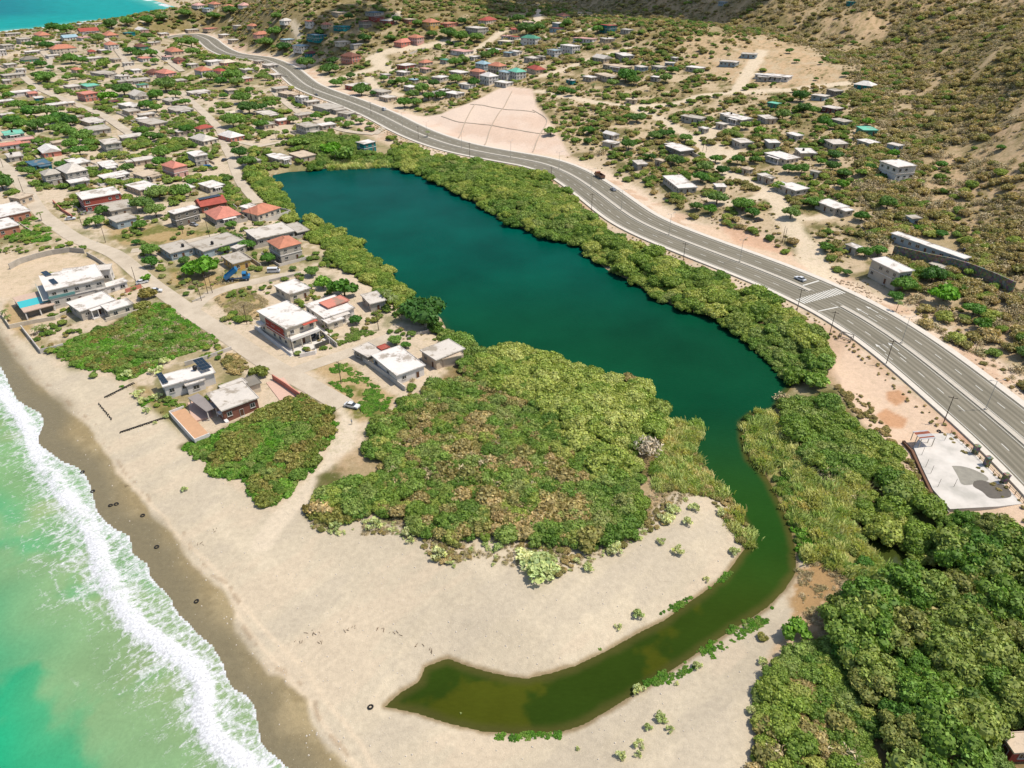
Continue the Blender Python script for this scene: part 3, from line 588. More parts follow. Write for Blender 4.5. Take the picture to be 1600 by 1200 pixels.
def reed_mesh(name, seed, mat, n=150):
    rng = np.random.default_rng(seed); x = rng.normal(0, .42, n); y = rng.normal(0, .42, n); a = rng.uniform(0, 2 * math.pi, n); hh = rng.uniform(.6, 1.15, n)
    le = rng.uniform(.15, .6, n); la = rng.normal(2.4, .9, n); t = np.stack([np.cos(a), np.sin(a), a * 0], 1) * .07
    p0 = np.stack([x, y, x * 0], 1); p1 = p0 + np.stack([np.cos(la) * le * .35, np.sin(la) * le * .35, hh * .65], 1); p2 = p0 + np.stack([np.cos(la) * le, np.sin(la) * le, hh], 1)
    V = np.stack([p0 - t, p0 + t, p1 + t * 1.1, p1 - t * 1.1, p2 + t * .35, p2 - t * .35], 1).reshape(-1, 3)
    F = np.concatenate([[(6 * i, 6 * i + 1, 6 * i + 2, 6 * i + 3), (6 * i + 3, 6 * i + 2, 6 * i + 4, 6 * i + 5)] for i in range(n)])
    c = np.repeat(np.stack([1 + rng.uniform(-.25, .25, n)] * 3 + [np.ones(n)], 1), 6, 0)
    return np_mesh(name, V, F, [mat], {'col': ('FLOAT_COLOR', c)}, False)
PROTO = {}
PROTO['mangrove'] = [crown_mesh('mangrove_crown', 1 + i, F_MANG, 22, 1700, .058, .62, .55, .68, .30) for i in range(4)]
F_OLV = foliage('leaf_olive', [G(104, 114, 50), G(116, 122, 60), G(126, 128, 72), G(94, 108, 44)])
PROTO['olive'] = [crown_mesh('olive_mangrove_crown', 5 + i, F_OLV, 22, 1700, .058, .62, .55, .68, .30) for i in range(4)]
PROTO['green'] = [crown_mesh('shrub_crown', 11 + i, F_SHRUB, 18, 1300, .066, .55, .65, .68, .32) for i in range(4)]
PROTO['scrub'] = [crown_mesh('scrub_crown', 21 + i, F_SCRUB, 10, 480, .095, .55, .85, .64, .38, True) for i in range(4)]
PROTO['dry'] = [twig_mesh('dry_bush', 31 + i, F_DRY) for i in range(3)]
PROTO['reed'] = [reed_mesh('reed_tuft', 41 + i, F_REED) for i in range(3)]
PROTO['milkweed'] = [crown_mesh('milkweed_crown', 51 + i, F_CALO, 10, 330, .12, .55, .95, .7, .26, False) for i in range(3)]
PROTO['grape'] = [crown_mesh('sea_grape_crown', 61 + i, F_GRAPE, 14, 700, .10, .45, .8, .68, .34) for i in range(3)]
PROTO['tree'] = [crown_mesh('tree_crown', 71 + i, F_TREE, 20, 1300, .068, .7, .65, .62, .36) for i in range(4)]
PROTO['pale'] = [twig_mesh('pale_bush', 81, F_PALE, 420)]
PROTO['tall'] = [crown_mesh('tall_crown', 91 + i, F_TALL, 30, 2800, .048, .95, .7, .72, .26) for i in range(4)]
PROTO['creep'] = [crown_mesh('creeper', 101 + i, F_GREEN, 14, 700, .085, .22, .7, .75, .3) for i in range(3)]
PCOL = {}
for k, ms in PROTO.items():
    c = bpy.data.collections.new('source_' + k); PCOL[k] = (c, len(ms))
    for i, m in enumerate(ms): c.objects.link(bpy.data.objects.new('%s_%02d' % (k, i), m))
def scatter(name, parts, label):
    """one 'stuff' object: parts = [(kind, points, scales)], instanced with geometry nodes"""
    g = bpy.data.node_groups.new(name, 'GeometryNodeTree'); g.interface.new_socket('Geometry', in_out='INPUT', socket_type='NodeSocketGeometry'); g.interface.new_socket('Geometry', in_out='OUTPUT', socket_type='NodeSocketGeometry')
    gi = g.nodes.new('NodeGroupInput'); go = g.nodes.new('NodeGroupOutput'); jn = g.nodes.new('GeometryNodeJoinGeometry')
    V = []; SCL = []; ROT = []; KIND = []; PK = []
    for ki, (kind, pts, scl) in enumerate(parts):
        V.append(pts); SCL.append(scl); n = len(pts); KIND.append(np.full(n, ki)); PK.append(RNG.integers(0, PCOL[kind][1], n))
        ROT.append(np.stack([RNG.normal(0, .06, n), RNG.normal(0, .06, n), RNG.uniform(0, 6.28, n)], 1))
    V = np.vstack(V); SCL = np.concatenate(SCL); ROT = np.vstack(ROT); KIND = np.concatenate(KIND); PK = np.concatenate(PK)
    me = bpy.data.meshes.new(name); me.vertices.add(len(V)); me.vertices.foreach_set('co', V.astype(np.float32).ravel())
    for nme, tp, key, arr in (('scl', 'FLOAT', 'value', SCL), ('rot', 'FLOAT_VECTOR', 'vector', ROT), ('knd', 'INT', 'value', KIND), ('pk', 'INT', 'value', PK)):
        a = me.attributes.new(nme, tp, 'POINT'); a.data.foreach_set(key, np.asarray(arr, np.int32 if tp == 'INT' else np.float32).ravel())
    for ki, (kind, _, _) in enumerate(parts):
        ip = g.nodes.new('GeometryNodeInstanceOnPoints'); ci = g.nodes.new('GeometryNodeCollectionInfo'); ci.inputs[0].default_value = PCOL[kind][0]; ci.inputs['Separate Children'].default_value = True; ci.inputs['Reset Children'].default_value = True
        def na(nm, dt):
            x = g.nodes.new('GeometryNodeInputNamedAttribute'); x.data_type = dt; x.inputs['Name'].default_value = nm; return x.outputs[0]
        cmp_ = g.nodes.new('FunctionNodeCompare'); cmp_.data_type = 'INT'; cmp_.operation = 'EQUAL'; g.links.new(na('knd', 'INT'), cmp_.inputs[2]); cmp_.inputs[3].default_value = ki
        g.links.new(gi.outputs[0], ip.inputs['Points']); g.links.new(cmp_.outputs[0], ip.inputs['Selection']); g.links.new(ci.outputs[0], ip.inputs['Instance']); ip.inputs['Pick Instance'].default_value = True
        g.links.new(na('pk', 'INT'), ip.inputs['Instance Index']); g.links.new(na('rot', 'FLOAT_VECTOR'), ip.inputs['Rotation']); g.links.new(na('scl', 'FLOAT'), ip.inputs['Scale'])
        g.links.new(ip.outputs[0], jn.inputs[0])
    g.links.new(jn.outputs[0], go.inputs[0])
    o = bpy.data.objects.new(name, me); COL.objects.link(o); md = o.modifiers.new('scatter', 'NODES'); md.node_group = g
    return setp(o, label, name.replace('_', ' '), kind='stuff')
def keep_off(pts, pad=0.0):
    ok = np.ones(len(pts), bool)
    for x, y, r in AVOID: ok &= (pts[:, 0] - x) ** 2 + (pts[:, 1] - y) ** 2 > (r + pad) ** 2
    for ln, hwid in road_lines:
        x0, y0 = ln.min(0) - 9; x1, y1 = ln.max(0) + 9; m = (pts[:, 0] > x0) & (pts[:, 0] < x1) & (pts[:, 1] > y0) & (pts[:, 1] < y1) & ok
        if m.any(): ok[m] &= pld(ln[::3], pts[m, 0], pts[m, 1])[0] > hwid + .6 + pad
    hd = pld(hw[::5], pts[:, 0], pts[:, 1])[0]; return ok & (hd > 14.5 + pad)
def jitter_pts(poly, sp):
    x0, y0 = poly.min(0); x1, y1 = poly.max(0); gx, gy = np.meshgrid(np.arange(x0, x1, sp), np.arange(y0, y1, sp * .88)); gx = gx + (np.arange(gx.shape[0]) % 2)[:, None] * sp / 2
    p = np.stack([gx.ravel(), gy.ravel()], 1); return p + RNG.uniform(-.42 * sp, .42 * sp, p.shape)
def fill(px, kind, r, h=None, dens=1.0, inset=.55, var=.35, dz=None, noise=None, world=False, avoid=True):
    h = r * .8 if h is None else h
    poly = px if world else HP(px, h * .7 if dz is None else dz)
    p = jitter_pts(poly, r * 1.05 / math.sqrt(dens)); d = sdf(poly, p[:, 0], p[:, 1]); p = p[d > r * inset]
    if noise is not None and len(p): f = fbm(p[:, 0] / noise[0], p[:, 1] / noise[0], 3, noise[3] if len(noise) > 3 else 7) + RNG.normal(0, .05, len(p)); p = p[(f > noise[1]) & (f < noise[2])]
    if avoid and len(p): p = p[keep_off(p, r * .5)]
    if not len(p): return kind, np.zeros((0, 3)), np.zeros(0)
    s = r * np.clip(np.exp(RNG.normal(-.08, var, len(p))), .4, 1.75); z = gh(p[:, 0], p[:, 1]); return kind, np.column_stack([p, np.maximum(z, 0) - .08 * s]), s
# ------------------------------------------------------------------ solid builder
class MB:
    def __init__(s): s.V = []; s.F = []; s.mi = []
    def box(s, x0, x1, y0, y1, z0, z1, mi=0, top=0.0):
        b = len(s.V); t = top
        s.V += [(x0, y0, z0), (x1, y0, z0), (x1, y1, z0), (x0, y1, z0), (x0 + t, y0 + t, z1), (x1 - t, y0 + t, z1), (x1 - t, y1 - t, z1), (x0 + t, y1 - t, z1)]
        for f in ((0, 3, 2, 1), (4, 5, 6, 7), (0, 1, 5, 4), (1, 2, 6, 5), (2, 3, 7, 6), (3, 0, 4, 7)): s.F.append(tuple(b + i for i in f)); s.mi.append(mi)
        return s
    def poly(s, pts, mi=0):
        b = len(s.V); s.V += list(pts); s.F.append(tuple(range(b, b + len(pts)))); s.mi.append(mi); return s
    def prism(s, prof, y0, y1, mi=0):                 # closed (x,z) outline extruded along y
        b = len(s.V); n = len(prof); s.V += [(x, y0, z) for x, z in prof] + [(x, y1, z) for x, z in prof]
        s.F.append(tuple(range(b, b + n))); s.F.append(tuple(range(b + 2 * n - 1, b + n - 1, -1))); s.mi += [mi, mi]
        for i in range(n): j = (i + 1) % n; s.F.append((b + i, b + n + i, b + n + j, b + j)); s.mi.append(mi)
        return s
    def cyl(s, p, q, r0, r1=None, n=8, mi=0):
        r1 = r0 if r1 is None else r1; p = Vector(p); q = Vector(q); d = (q - p).normalized(); a = d.orthogonal().normalized(); c = d.cross(a); b = len(s.V)
        for o, r in ((p, r0), (q, r1)):
            for i in range(n): t = 2 * math.pi * i / n; s.V.append(tuple(o + (a * math.cos(t) + c * math.sin(t)) * r))
        for i in range(n): j = (i + 1) % n; s.F.append((b + i, b + j, b + n + j, b + n + i)); s.mi.append(mi)
        s.F.append(tuple(range(b + n - 1, b - 1, -1))); s.F.append(tuple(range(b + n, b + 2 * n))); s.mi += [mi, mi]; return s
    def build(s, name, mats, parent=None, smooth=False, link=True):
        o = mesh_obj(name, s.V, s.F, mats, parent, link, smooth)
        if any(s.mi): o.data.polygons.foreach_set('material_index', s.mi)
        return o
def empty(name, x, y, z, rz=0.0):
    o = bpy.data.objects.new(name, None); COL.objects.link(o); o.location = (x, y, z); o.rotation_euler = (0, 0, rz); o.empty_display_size = .5; return o
def part(name, me, parent, loc=(0, 0, 0), rz=0, sc=None):
    o = bpy.data.objects.new(name, me); COL.objects.link(o); o.parent = parent; o.location = loc; o.rotation_euler = (0, 0, rz)
    if sc: o.scale = sc
    return o
REG = []
def reg(o, look, cat, px, py, group=None, label=None, lm=None):
    REG.append(dict(o=o, look=look, cat=cat, px=px, py=py, label=label, lm=lm)); o['category'] = cat; o['kind'] = 'thing'
    if group: o['group'] = group
    return o
CL = dict(wt=L(246, 238, 228), gr=L(204, 194, 178), lg=L(228, 218, 204), tan=L(222, 200, 172), orr=L(214, 142, 112), rd=L(186, 92, 76), sal=L(228, 148, 126), pk=L(232, 180, 166), teal=L(30, 136, 136), mint=L(126, 210, 180), blu=L(78, 118, 138), br=L(136, 90, 72), mar=L(116, 62, 58), grn=L(90, 160, 130), yel=L(236, 190, 110), cream=L(238, 222, 196), blue=L(176, 192, 196), dk=L(146, 138, 124), pbl=L(170, 200, 210), brown=L(150, 98, 80))
NAMEC = dict(wt='white', gr='grey', lg='pale grey', tan='tan', orr='orange', rd='red', sal='salmon', pk='pink', teal='teal', mint='mint green', blu='slate blue', br='brown', mar='maroon', grn='green', yel='yellow', cream='cream', blue='pale blue', dk='dark grey', pbl='light blue', brown='brown')
GLASS = NT('window_glass').base(L(52, 58, 60)).rough(.15, .6).m
FRAME = M('window_frame', L(206, 200, 190), .6, .1, 2)
DOORM = M('door_wood', L(110, 74, 52), .6, .25, 2)
WALLM = lambda c: M('render_' + c, CL[c], .85, .12, .7, stain=(tuple(v * .72 for v in CL[c]), .5))
def ROOFM(c, kind):
    if kind == 'flat': return M('roof_slab_' + c, CL[c], .88, .14, .35, stain=(tuple(a * .7 for a in L(184, 168, 144)), .8))
    if ('tile', c) in _mc: return _mc[('tile', c)]
    n = NT('roof_tiles_' + c); co = n.n('NewGeometry').outputs['Position']; wv = n.n('TexWave', wave_type='BANDS', bands_direction='Z'); wv.inputs['Scale'].default_value = 3.2; wv.inputs['Distortion'].default_value = .3; n.l(co, wv.inputs['Vector'])
    a = n.ramp(n.noise(.5, 5, co, .65), (.3, tuple(v * .78 for v in CL[c])), (.7, tuple(min(v * 1.15, .85) for v in CL[c]))); n.base(n.mix(1.0, a, n.ramp(wv.outputs[0], (0, .86), (1, 1.05)), 'MULTIPLY')).rough(.8)
    _mc[('tile', c)] = n.m; return n.m
def win_mesh():
    m = MB(); m.box(-.62, .62, -.02, .05, -.6, .6, 1); m.box(-.7, -.58, -.02, .09, -.68, .68); m.box(.58, .7, -.02, .09, -.68, .68); m.box(-.58, .58, -.02, .09, .56, .68); m.box(-.58, .58, -.02, .09, -.68, -.56); m.box(-.04, .04, -.02, .075, -.56, .56); m.box(-.78, .78, -.02, .18, -.78, -.685)
    o = m.build('window', [FRAME, GLASS], link=False); return o.data
WIN = win_mesh()
m = MB(); m.box(-.46, .46, -.02, .05, 0, 2.05, 1); m.box(-.55, -.462, -.02, .09, 0, 2.14); m.box(.462, .55, -.02, .09, 0, 2.14); m.box(-.462, .462, -.02, .09, 2.052, 2.14); m.box(-.6, .6, 0, .5, -.3, .02); DOOR = m.build('door', [FRAME, DOORM], link=False).data
PIT = M('solar_cell', L(34, 50, 62), .25, .1, 2); ALU = M('aluminium', L(176, 178, 180), .4, .1, 2, metallic=.3)
def roof_mesh(W, D, kind, ov=.45):
    m = MB(); a, b = W / 2 + ov, D / 2 + ov
    if kind == 'flat':
        m.box(-a, a, -b, b, 0, .2); r = .14
        m.box(-a, a, -b, -b + r, .2, .34); m.box(-a, a, b - r, b, .2, .34); m.box(-a, -a + r, -b + r, b - r, .2, .34); m.box(a - r, a, -b + r, b - r, .2, .34)
    else:
        h = min(W, D) * (.26 if kind == 'hip' else .24) + .1; m.box(-a, a, -b, b, 0, .12)
        if W >= D: r = (a - b * .95) if kind == 'hip' else a; R_ = [(-r, 0, h), (r, 0, h)]
        else: r = (b - a * .95) if kind == 'hip' else b; R_ = [(0, -r, h), (0, r, h)]
        c = [(-a, -b, .122), (a, -b, .122), (a, b, .122), (-a, b, .122)]
        if W >= D: m.poly([c[0], c[1], R_[1], R_[0]]); m.poly([c[2], c[3], R_[0], R_[1]]); m.poly([c[1], c[2], R_[1]]); m.poly([c[3], c[0], R_[0]])
        else: m.poly([c[1], c[2], R_[1], R_[0]]); m.poly([c[3], c[0], R_[0], R_[1]]); m.poly([c[0], c[1], R_[0]]); m.poly([c[2], c[3], R_[1]])
        if kind == 'hip': (m.box(-r, r, -.12, .12, h - .06, h + .08) if W >= D else m.box(-.12, .12, -r, r, h - .06, h + .08))
    return m
def block(root, cx, cy, rz, W, D, h, kind, roofc, wallc, st=1, z0=0.0, wins=True, near=False, porch=False, rng=None, door=True, zw=None):
    """walls + roof + openings of one rectangular volume as parts of root (root has no rotation)"""
    rng = rng or random; ca, sa = math.cos(rz), math.sin(rz); H_ = h * st
    m = MB(); m.box(-W / 2, W / 2, -D / 2, D / 2, -1.6, H_); w_ = m.build('wall', WALLM(wallc), root); w_.location = (cx, cy, z0); w_.rotation_euler = (0, 0, rz)
    if st > 1:
        m = MB(); m.box(-W / 2 - .18, W / 2 + .18, -D / 2 - .18, D / 2 + .18, h - .12, h + .12); fs = m.build('floor_band', WALLM('wt' if wallc != 'wt' else 'lg'), root); fs.location = (cx, cy, z0); fs.rotation_euler = (0, 0, rz)
    r_ = roof_mesh(W, D, kind).build('roof', ROOFM(roofc, kind), root); r_.location = (cx, cy, z0 + H_ + .003); r_.rotation_euler = (0, 0, rz)
    wx, wy = root.location.x + cx, root.location.y + cy; dn = math.hypot(wx, wy)
    doors = 0
    for nx, ny, Ln, off in ((0, -1, W, D / 2), (1, 0, D, W / 2), (-1, 0, D, W / 2), (0, 1, W, D / 2)):
        gx, gy = nx * ca - ny * sa, nx * sa + ny * ca; facing = -(gx * wx + gy * wy) / dn
        if facing < .08 or not wins: continue
        k = max(1, int(Ln / 3.1)); a2 = math.atan2(gy, gx) - math.pi / 2
        for s_ in range(st):
            for i in range(k):
                t = (i + .5) / k * Ln - Ln / 2; lx, ly = (t, ny * off) if ny else (nx * off, t)
                if ny: lx, ly = t, ny * off
                px_, py_ = cx + lx * ca - ly * sa, cy + lx * sa + ly * ca
                if door and s_ == 0 and doors < 1 and facing > .5 and i == k // 2: part('door', DOOR, root, (px_, py_, z0 + .02), a2); doors += 1
                elif rng.random() < .85: part('window', WIN, root, (px_, py_, z0 + h * s_ + h * .55), a2, (rng.choice([1, 1, 1.3]), 1, rng.choice([.8, 1, 1])))
    if porch:                                          # veranda slab on columns along the front
        best = max(((0, -1), (1, 0), (-1, 0), (0, 1)), key=lambda q: -((q[0] * ca - q[1] * sa) * wx + (q[0] * sa + q[1] * ca) * wy))
        nx, ny = best; Ln = W if ny else D; off = (D if ny else W) / 2; m = MB(); wd = Ln * .55; dp = 2.3
        m.box(-wd / 2, wd / 2, off + .46 * 0 + .02, off + dp, h - .32, h - .16)
        for i in range(4): x = -wd / 2 + .15 + i * (wd - .3) / 3; m.box(x - .12, x + .12, off + dp - .35, off + dp - .1, -.4, h - .322)
        m.box(-wd / 2, wd / 2, off + .02, off + dp, -.5, .12)
        ang = math.atan2(ny, nx) - math.pi / 2; o = m.build('veranda', WALLM('wt' if wallc != 'wt' else 'lg'), root); o.location = (cx, cy, z0); o.rotation_euler = (0, 0, rz + ang)
    return H_
def quad(Lp, Fp, Rp, h):
    a, b, c = (np.array(hit(*q, h)[:2]) for q in (Lp, Fp, Rp)); e1 = b - a; e2 = c - b; l1, l2 = np.hypot(*e1), np.hypot(*e2)
    t1 = math.atan2(e1[1], e1[0]); t2 = math.atan2(e2[1], e2[0]) - math.pi / 2
    d = (t2 - t1 + math.pi) % (2 * math.pi) - math.pi
    ang = t1 + d * l2 / (l1 + l2); s = abs(math.cos(d)) ** .5
    return (a + c) / 2, l1 * s, l2 * s, ang
def footprint(cx, cy, W, D): AVOID.append((cx, cy, .5 * math.hypot(W, D) * .86))
AVOID = []
def house_q(q, h, kind, rc, wc, st=1, label=None, lm=None, extra=(), porch=False, wins=True, rng=None, name='house', group=None, cat='house'):
    c, W, D, ang = quad(*q, h * st); W = max(W - .9, 2.5); D = max(D - .9, 2.5)
    z = float(gh(*c)); root = empty(name, c[0], c[1], z); block(root, 0, 0, ang, W, D, h, kind, rc, wc, st, porch=porch, wins=wins, rng=rng); footprint(c[0], c[1], W, D)
    for e in extra:
        q2, h2, k2, rc2, wc2, st2 = e[:6]; c2, W2, D2, a2 = quad(*q2, h2 * st2); W2 = max(W2 - .9, 2); D2 = max(D2 - .9, 2)
        block(root, c2[0] - c[0], c2[1] - c[1], a2, W2, D2, h2, k2, rc2, wc2, st2, wins=wins, door=False, rng=rng); footprint(c2[0], c2[1], W2, D2)
    px, py, _ = pxs(c[0], c[1], z + h * st)
    look = '%s %s%s with %s walls' % (NAMEC[rc], {'flat': 'flat-roofed', 'hip': 'hip-roofed', 'gable': 'gabled'}[kind], ' two-storey house' if st == 2 else ' house', NAMEC[wc])
    reg(root, look, cat, px, py, group, label, lm); return root, ang, W, D
HR = random.Random(5)
G1 = 'houses near the coast road'
def tank(x, y, z, px, py, label=None, r=.6, h=1.3, grp='black water tanks'):
    m = MB(); m.cyl((0, 0, 0), (0, 0, h * .78), r, r, 14); m.cyl((0, 0, h * .78), (0, 0, h * .95), r, r * .45, 14); t = m.build('water_tank', M('tank_plastic', L(40, 40, 42), .45, .1, 2), smooth=False); t.location = (x, y, z)
    reg(t, 'black water tank', 'water tank', px, py, grp, label); m = MB(); m.cyl((0, 0, h * .95), (0, 0, h * 1.03), r * .42, r * .36, 10); m.build('lid', M('tank_plastic', L(40, 40, 42), .45, .1, 2), t); return t
def tank_px(px, py, hh, **k):
    x, y, z = hit(px, py, hh); return tank(x, y, z + hh + (.2 if hh > 2 else -hh), px, py, **k)
def panels(root, q, h, nx, ny, tilt=.12):
    c, W, D, ang = quad(*q, h); g = empty('solar_array', 0, 0, 0); g.parent = root; g.location = (c[0] - root.location.x, c[1] - root.location.y, float(gh(*c)) + h - root.location.z + .35); g.rotation_euler = (0, 0, ang)
    bpy.data.objects.remove(g)
    for i in range(nx):
        for j in range(ny):
            m = MB(); w_, d_ = W / nx, D / ny; x, y = -W / 2 + (i + .5) * w_, -D / 2 + (j + .5) * d_
            m.box(-w_ * .46, w_ * .46, -d_ * .46, d_ * .46, 0, .04, 1); m.box(-w_ * .48, w_ * .48, -d_ * .48, d_ * .48, -.05, -.002, 0); m.box(-.05, .05, -.05, .05, -.4, -.052, 0)
            o = m.build('solar_panel', [ALU, PIT], root); ca, sa = math.cos(ang), math.sin(ang)
            o.location = (c[0] - root.location.x + x * ca - y * sa, c[1] - root.location.y + x * sa + y * ca, float(gh(*c)) + h - root.location.z + .75); o.rotation_euler = (0, 0, ang)
# --- the houses one can see well
house_q([(426, 447), (452, 461), (487, 450)], 3.3, 'flat', 'wt', 'cream', label='small white flat-roofed house with cream walls behind the dry grass lot', lm='small white house by the dry lot', rng=HR, group=G1)
house_q([(415, 377), (436, 389), (473, 380)], 3.1, 'hip', 'orr', 'gr', 2, label='two-storey grey house under a bright orange hip roof beside the lagoon trees', lm='orange-roofed two-storey house', rng=HR, group=G1)
rw, rwa, rwW, rwD = house_q([(402, 487), (446, 516), (494, 497)], 3.6, 'flat', 'wt', 'cream', 2, label='large two-storey white house with a red wall panel at the road corner', lm='white house with red panel', rng=HR, group=G1)
ca, sa = math.cos(rwa), math.sin(rwa)
def localbox(root, ang, name, mat, *b):
    m = MB(); m.box(*b); o = m.build(name, mat, root); o.rotation_euler = (0, 0, ang); return o
localbox(rw, rwa, 'red_panel', M('red_render', L(176, 70, 54), .8, .15, .6), -rwW / 2 + 4, rwW / 2 - 2, -rwD / 2 - .09, -rwD / 2 - .002, 2.9, 6.3)
localbox(rw, rwa, 'balcony', WALLM('wt'), rwW / 2 + .185, rwW / 2 + 2.0, -rwD / 2, rwD / 2, 3.35, 4.2)
localbox(rw, rwa, 'side_balcony', WALLM('wt'), -rwW / 2, -rwW / 2 + 3.6, -rwD / 2 - 1.6, -rwD / 2 - .185, 3.35, 4.2)
localbox(rw, rwa, 'awning', M('awning_red', L(206, 96, 76), .7, .1, 1), rwW / 2 + .46, rwW / 2 + 1.6, rwD / 2 - 5, rwD / 2, 6.9, 7.05)
for t in range(4): localbox(rw, rwa, 'column', WALLM('cream'), rwW / 2 + 1.6, rwW / 2 + 1.85, -rwD / 2 + .2 + t * (rwD - .7) / 3, -rwD / 2 + .45 + t * (rwD - .7) / 3, -.3, 3.348)
house_q([(474, 477), (506, 498), (556, 482)], 3.2, 'flat', 'wt', 'wt', label='white bungalow with salmon roof trim and a columned porch', lm='salmon-trimmed white bungalow', extra=[([(502, 500), (512, 507), (538, 498)], 2.7, 'flat', 'wt', 'cream', 1), ([(500, 474), (512, 483), (545, 470)], 3.9, 'flat', 'sal', 'sal', 1)], porch=True, rng=HR, group=G1)
house_q([(562, 461), (578, 476), (605, 470)], 3.0, 'flat', 'lg', 'gr', label='low grey-roofed house hidden among trees by the lagoon bank', lm='low house by the lagoon bank', rng=HR, group=G1)
house_q([(577, 556), (620, 587), (668, 572)], 3.3, 'flat', 'wt', 'wt', label='long white flat-roofed house with red window awnings beside the scrub', lm='white house with red awnings', extra=[([(553, 547), (574, 561), (597, 548)], 2.6, 'flat', 'lg', 'dk', 1), ([(588, 543), (596, 548), (610, 543)], 2.9, 'flat', 'rd', 'cream', 1)], rng=HR, group=G1)
house_q([(660, 548), (680, 567), (723, 550)], 3.4, 'flat', 'lg', 'tan', label='stained grey-roofed tan house nearest the peninsula mangroves', lm='tan house nearest the mangroves', extra=[([(680, 556), (690, 560), (730, 558)], 2.9, 'flat', 'tan', 'tan', 1)], rng=HR, group=G1)
tank_px(657, 565, 1.6, label='black water tank on a stand left of the tan house nearest the mangroves', r=.9, h=2.2)
house_q([(386, 361), (398, 377), (457, 361)], 3.0, 'flat', 'lg', 'gr', label='long pale grey flat-roofed house behind the orange-roofed two-storey house', rng=HR, group=G1)
house_q([(452, 351), (462, 366), (478, 361)], 3.0, 'flat', 'gr', 'dk', label='small unfinished grey block house at the water\'s edge', rng=HR, group=G1)
rr = house_q([(386, 330), (401, 341), (432, 329)], 3.0, 'hip', 'orr', 'cream', label='weathered orange hip-roofed house right beside the lagoon trees', lm='weathered orange-roofed lakeside house', extra=[([(378, 323), (386, 329), (400, 322)], 2.8, 'flat', 'wt', 'wt', 1)], rng=HR, group=G1)
house_q([(118, 302), (128, 313), (189, 302)], 3.2, 'flat', 'wt', 'rd', 2, label='long two-storey red house with a white flat roof by the coast road', lm='two-storey red house', rng=HR, group=G1)
house_q([(160, 320), (171, 332), (213, 322)], 3.0, 'flat', 'gr', 'gr', label='low grey flat-roofed house directly in front of the two-storey red house', rng=HR, group=G1)
house_q([(165, 341), (182, 348), (216, 340)], 3.2, 'flat', 'gr', 'blue', label='grey-roofed pale blue house with an outside stair, behind the roadside weeds', lm='pale blue house with outside stair', rng=HR, group=G1)
house_q([(263, 331), (271, 336), (310, 325)], 3.1, 'flat', 'wt', 'dk', 2, label='white-roofed house with unpainted dark block walls', lm='dark block-walled house', rng=HR, group=G1)
sr, sra, _, _ = house_q([(306, 315), (311, 325), (352, 316)], 3.3, 'gable', 'rd', 'brown', label='red-roofed house with a row of solar heaters along its ridge', lm='red-roofed house with solar ridge', rng=HR, group=G1)
panels(sr, [(310, 312), (312, 315), (345, 308)], 5.0, 1, 8)
house_q([(320, 331), (336, 345), (375, 335)], 3.0, 'hip', 'sal', 'gr', label='salmon hip-roofed bungalow with a white porch canopy', lm='salmon hip-roofed bungalow', porch=True, rng=HR, group=G1)
house_q([(250, 385), (264, 399), (302, 387)], 3.0, 'flat', 'gr', 'blue', label='stained grey flat-roofed house with pale blue walls and a roof tank', lm='stained grey house with tank', rng=HR, group=G1)
tank_px(286, 386, 3.2, label='black water tank on the stained grey flat roof near the side road')
house_q([(295, 381), (316, 395), (378, 375)], 3.2, 'flat', 'gr', 'blue', label='big plain grey flat-roofed house in the middle of the block', lm='big plain grey house', extra=[([(362, 387), (368, 391), (384, 382)], 2.9, 'flat', 'lg', 'gr', 1)], rng=HR, group=G1)
tank_px(332, 382, 3.4, label='black water tank on the big plain grey flat roof')
house_q([(346, 401), (363, 414), (392, 406)], 3.1, 'flat', 'gr', 'yel', label='grey flat-roofed house with orange-yellow walls above the blue dump truck', lm='orange-walled house by the dump truck', rng=HR, group=G1)
house_q([(20, 308), (28, 316), (44, 305)], 3.4, 'flat', 'tan', 'tan', label='small tan house at the junction of the coast road', rng=HR, group=G1)
house_q([(-22, 327), (-4, 343), (46, 329)], 3.8, 'flat', 'wt', 'orr', label='orange-walled house with a broad white flat roof at the left edge', lm='orange-walled house at left edge', rng=HR, group=G1)
house_q([(-25, 350), (-8, 362), (31, 351)], 3.5, 'flat', 'wt', 'orr', label='lower white-roofed orange house cut by the left edge', rng=HR, group=G1)
# beach villa with pool
vc, va, vW, vD = house_q([(53, 434), (78, 455), (172, 434)], 3.3, 'flat', 'wt', 'lg', 2, label='modern two-storey white beach villa with a pool deck facing the sea', lm='beach villa with the pool', extra=[([(142, 448), (150, 453), (200, 437)], 3.0, 'flat', 'wt', 'wt', 1), ([(90, 420), (98, 428), (180, 420)], 6.0, 'flat', 'lg', 'wt', 1)], rng=HR, group=G1)
panels(vc, [(66, 428), (72, 436), (80, 432)], 6.8, 1, 2); panels(vc, [(77, 440), (84, 448), (92, 445)], 6.8, 1, 2)
def part_q(root, name, q, ztop, thick, mat, sink=0):
    c, W, D, ang = quad(*q, ztop); m = MB(); m.box(-W / 2, W / 2, -D / 2, D / 2, ztop - thick, ztop); o = m.build(name, mat, root)
    o.location = (c[0] - root.location.x, c[1] - root.location.y, float(gh(*c)) - root.location.z); o.rotation_euler = (0, 0, ang); return o, c, W, D, ang
pav = M('terrace_paving', L(216, 188, 166), .85, .15, 1.5)
dk_, c_, W_, D_, a_ = part_q(vc, 'pool_deck', [(19, 466), (38, 489), (86, 474)], 2.8, .3, pav); footprint(c_[0], c_[1], W_, D_)
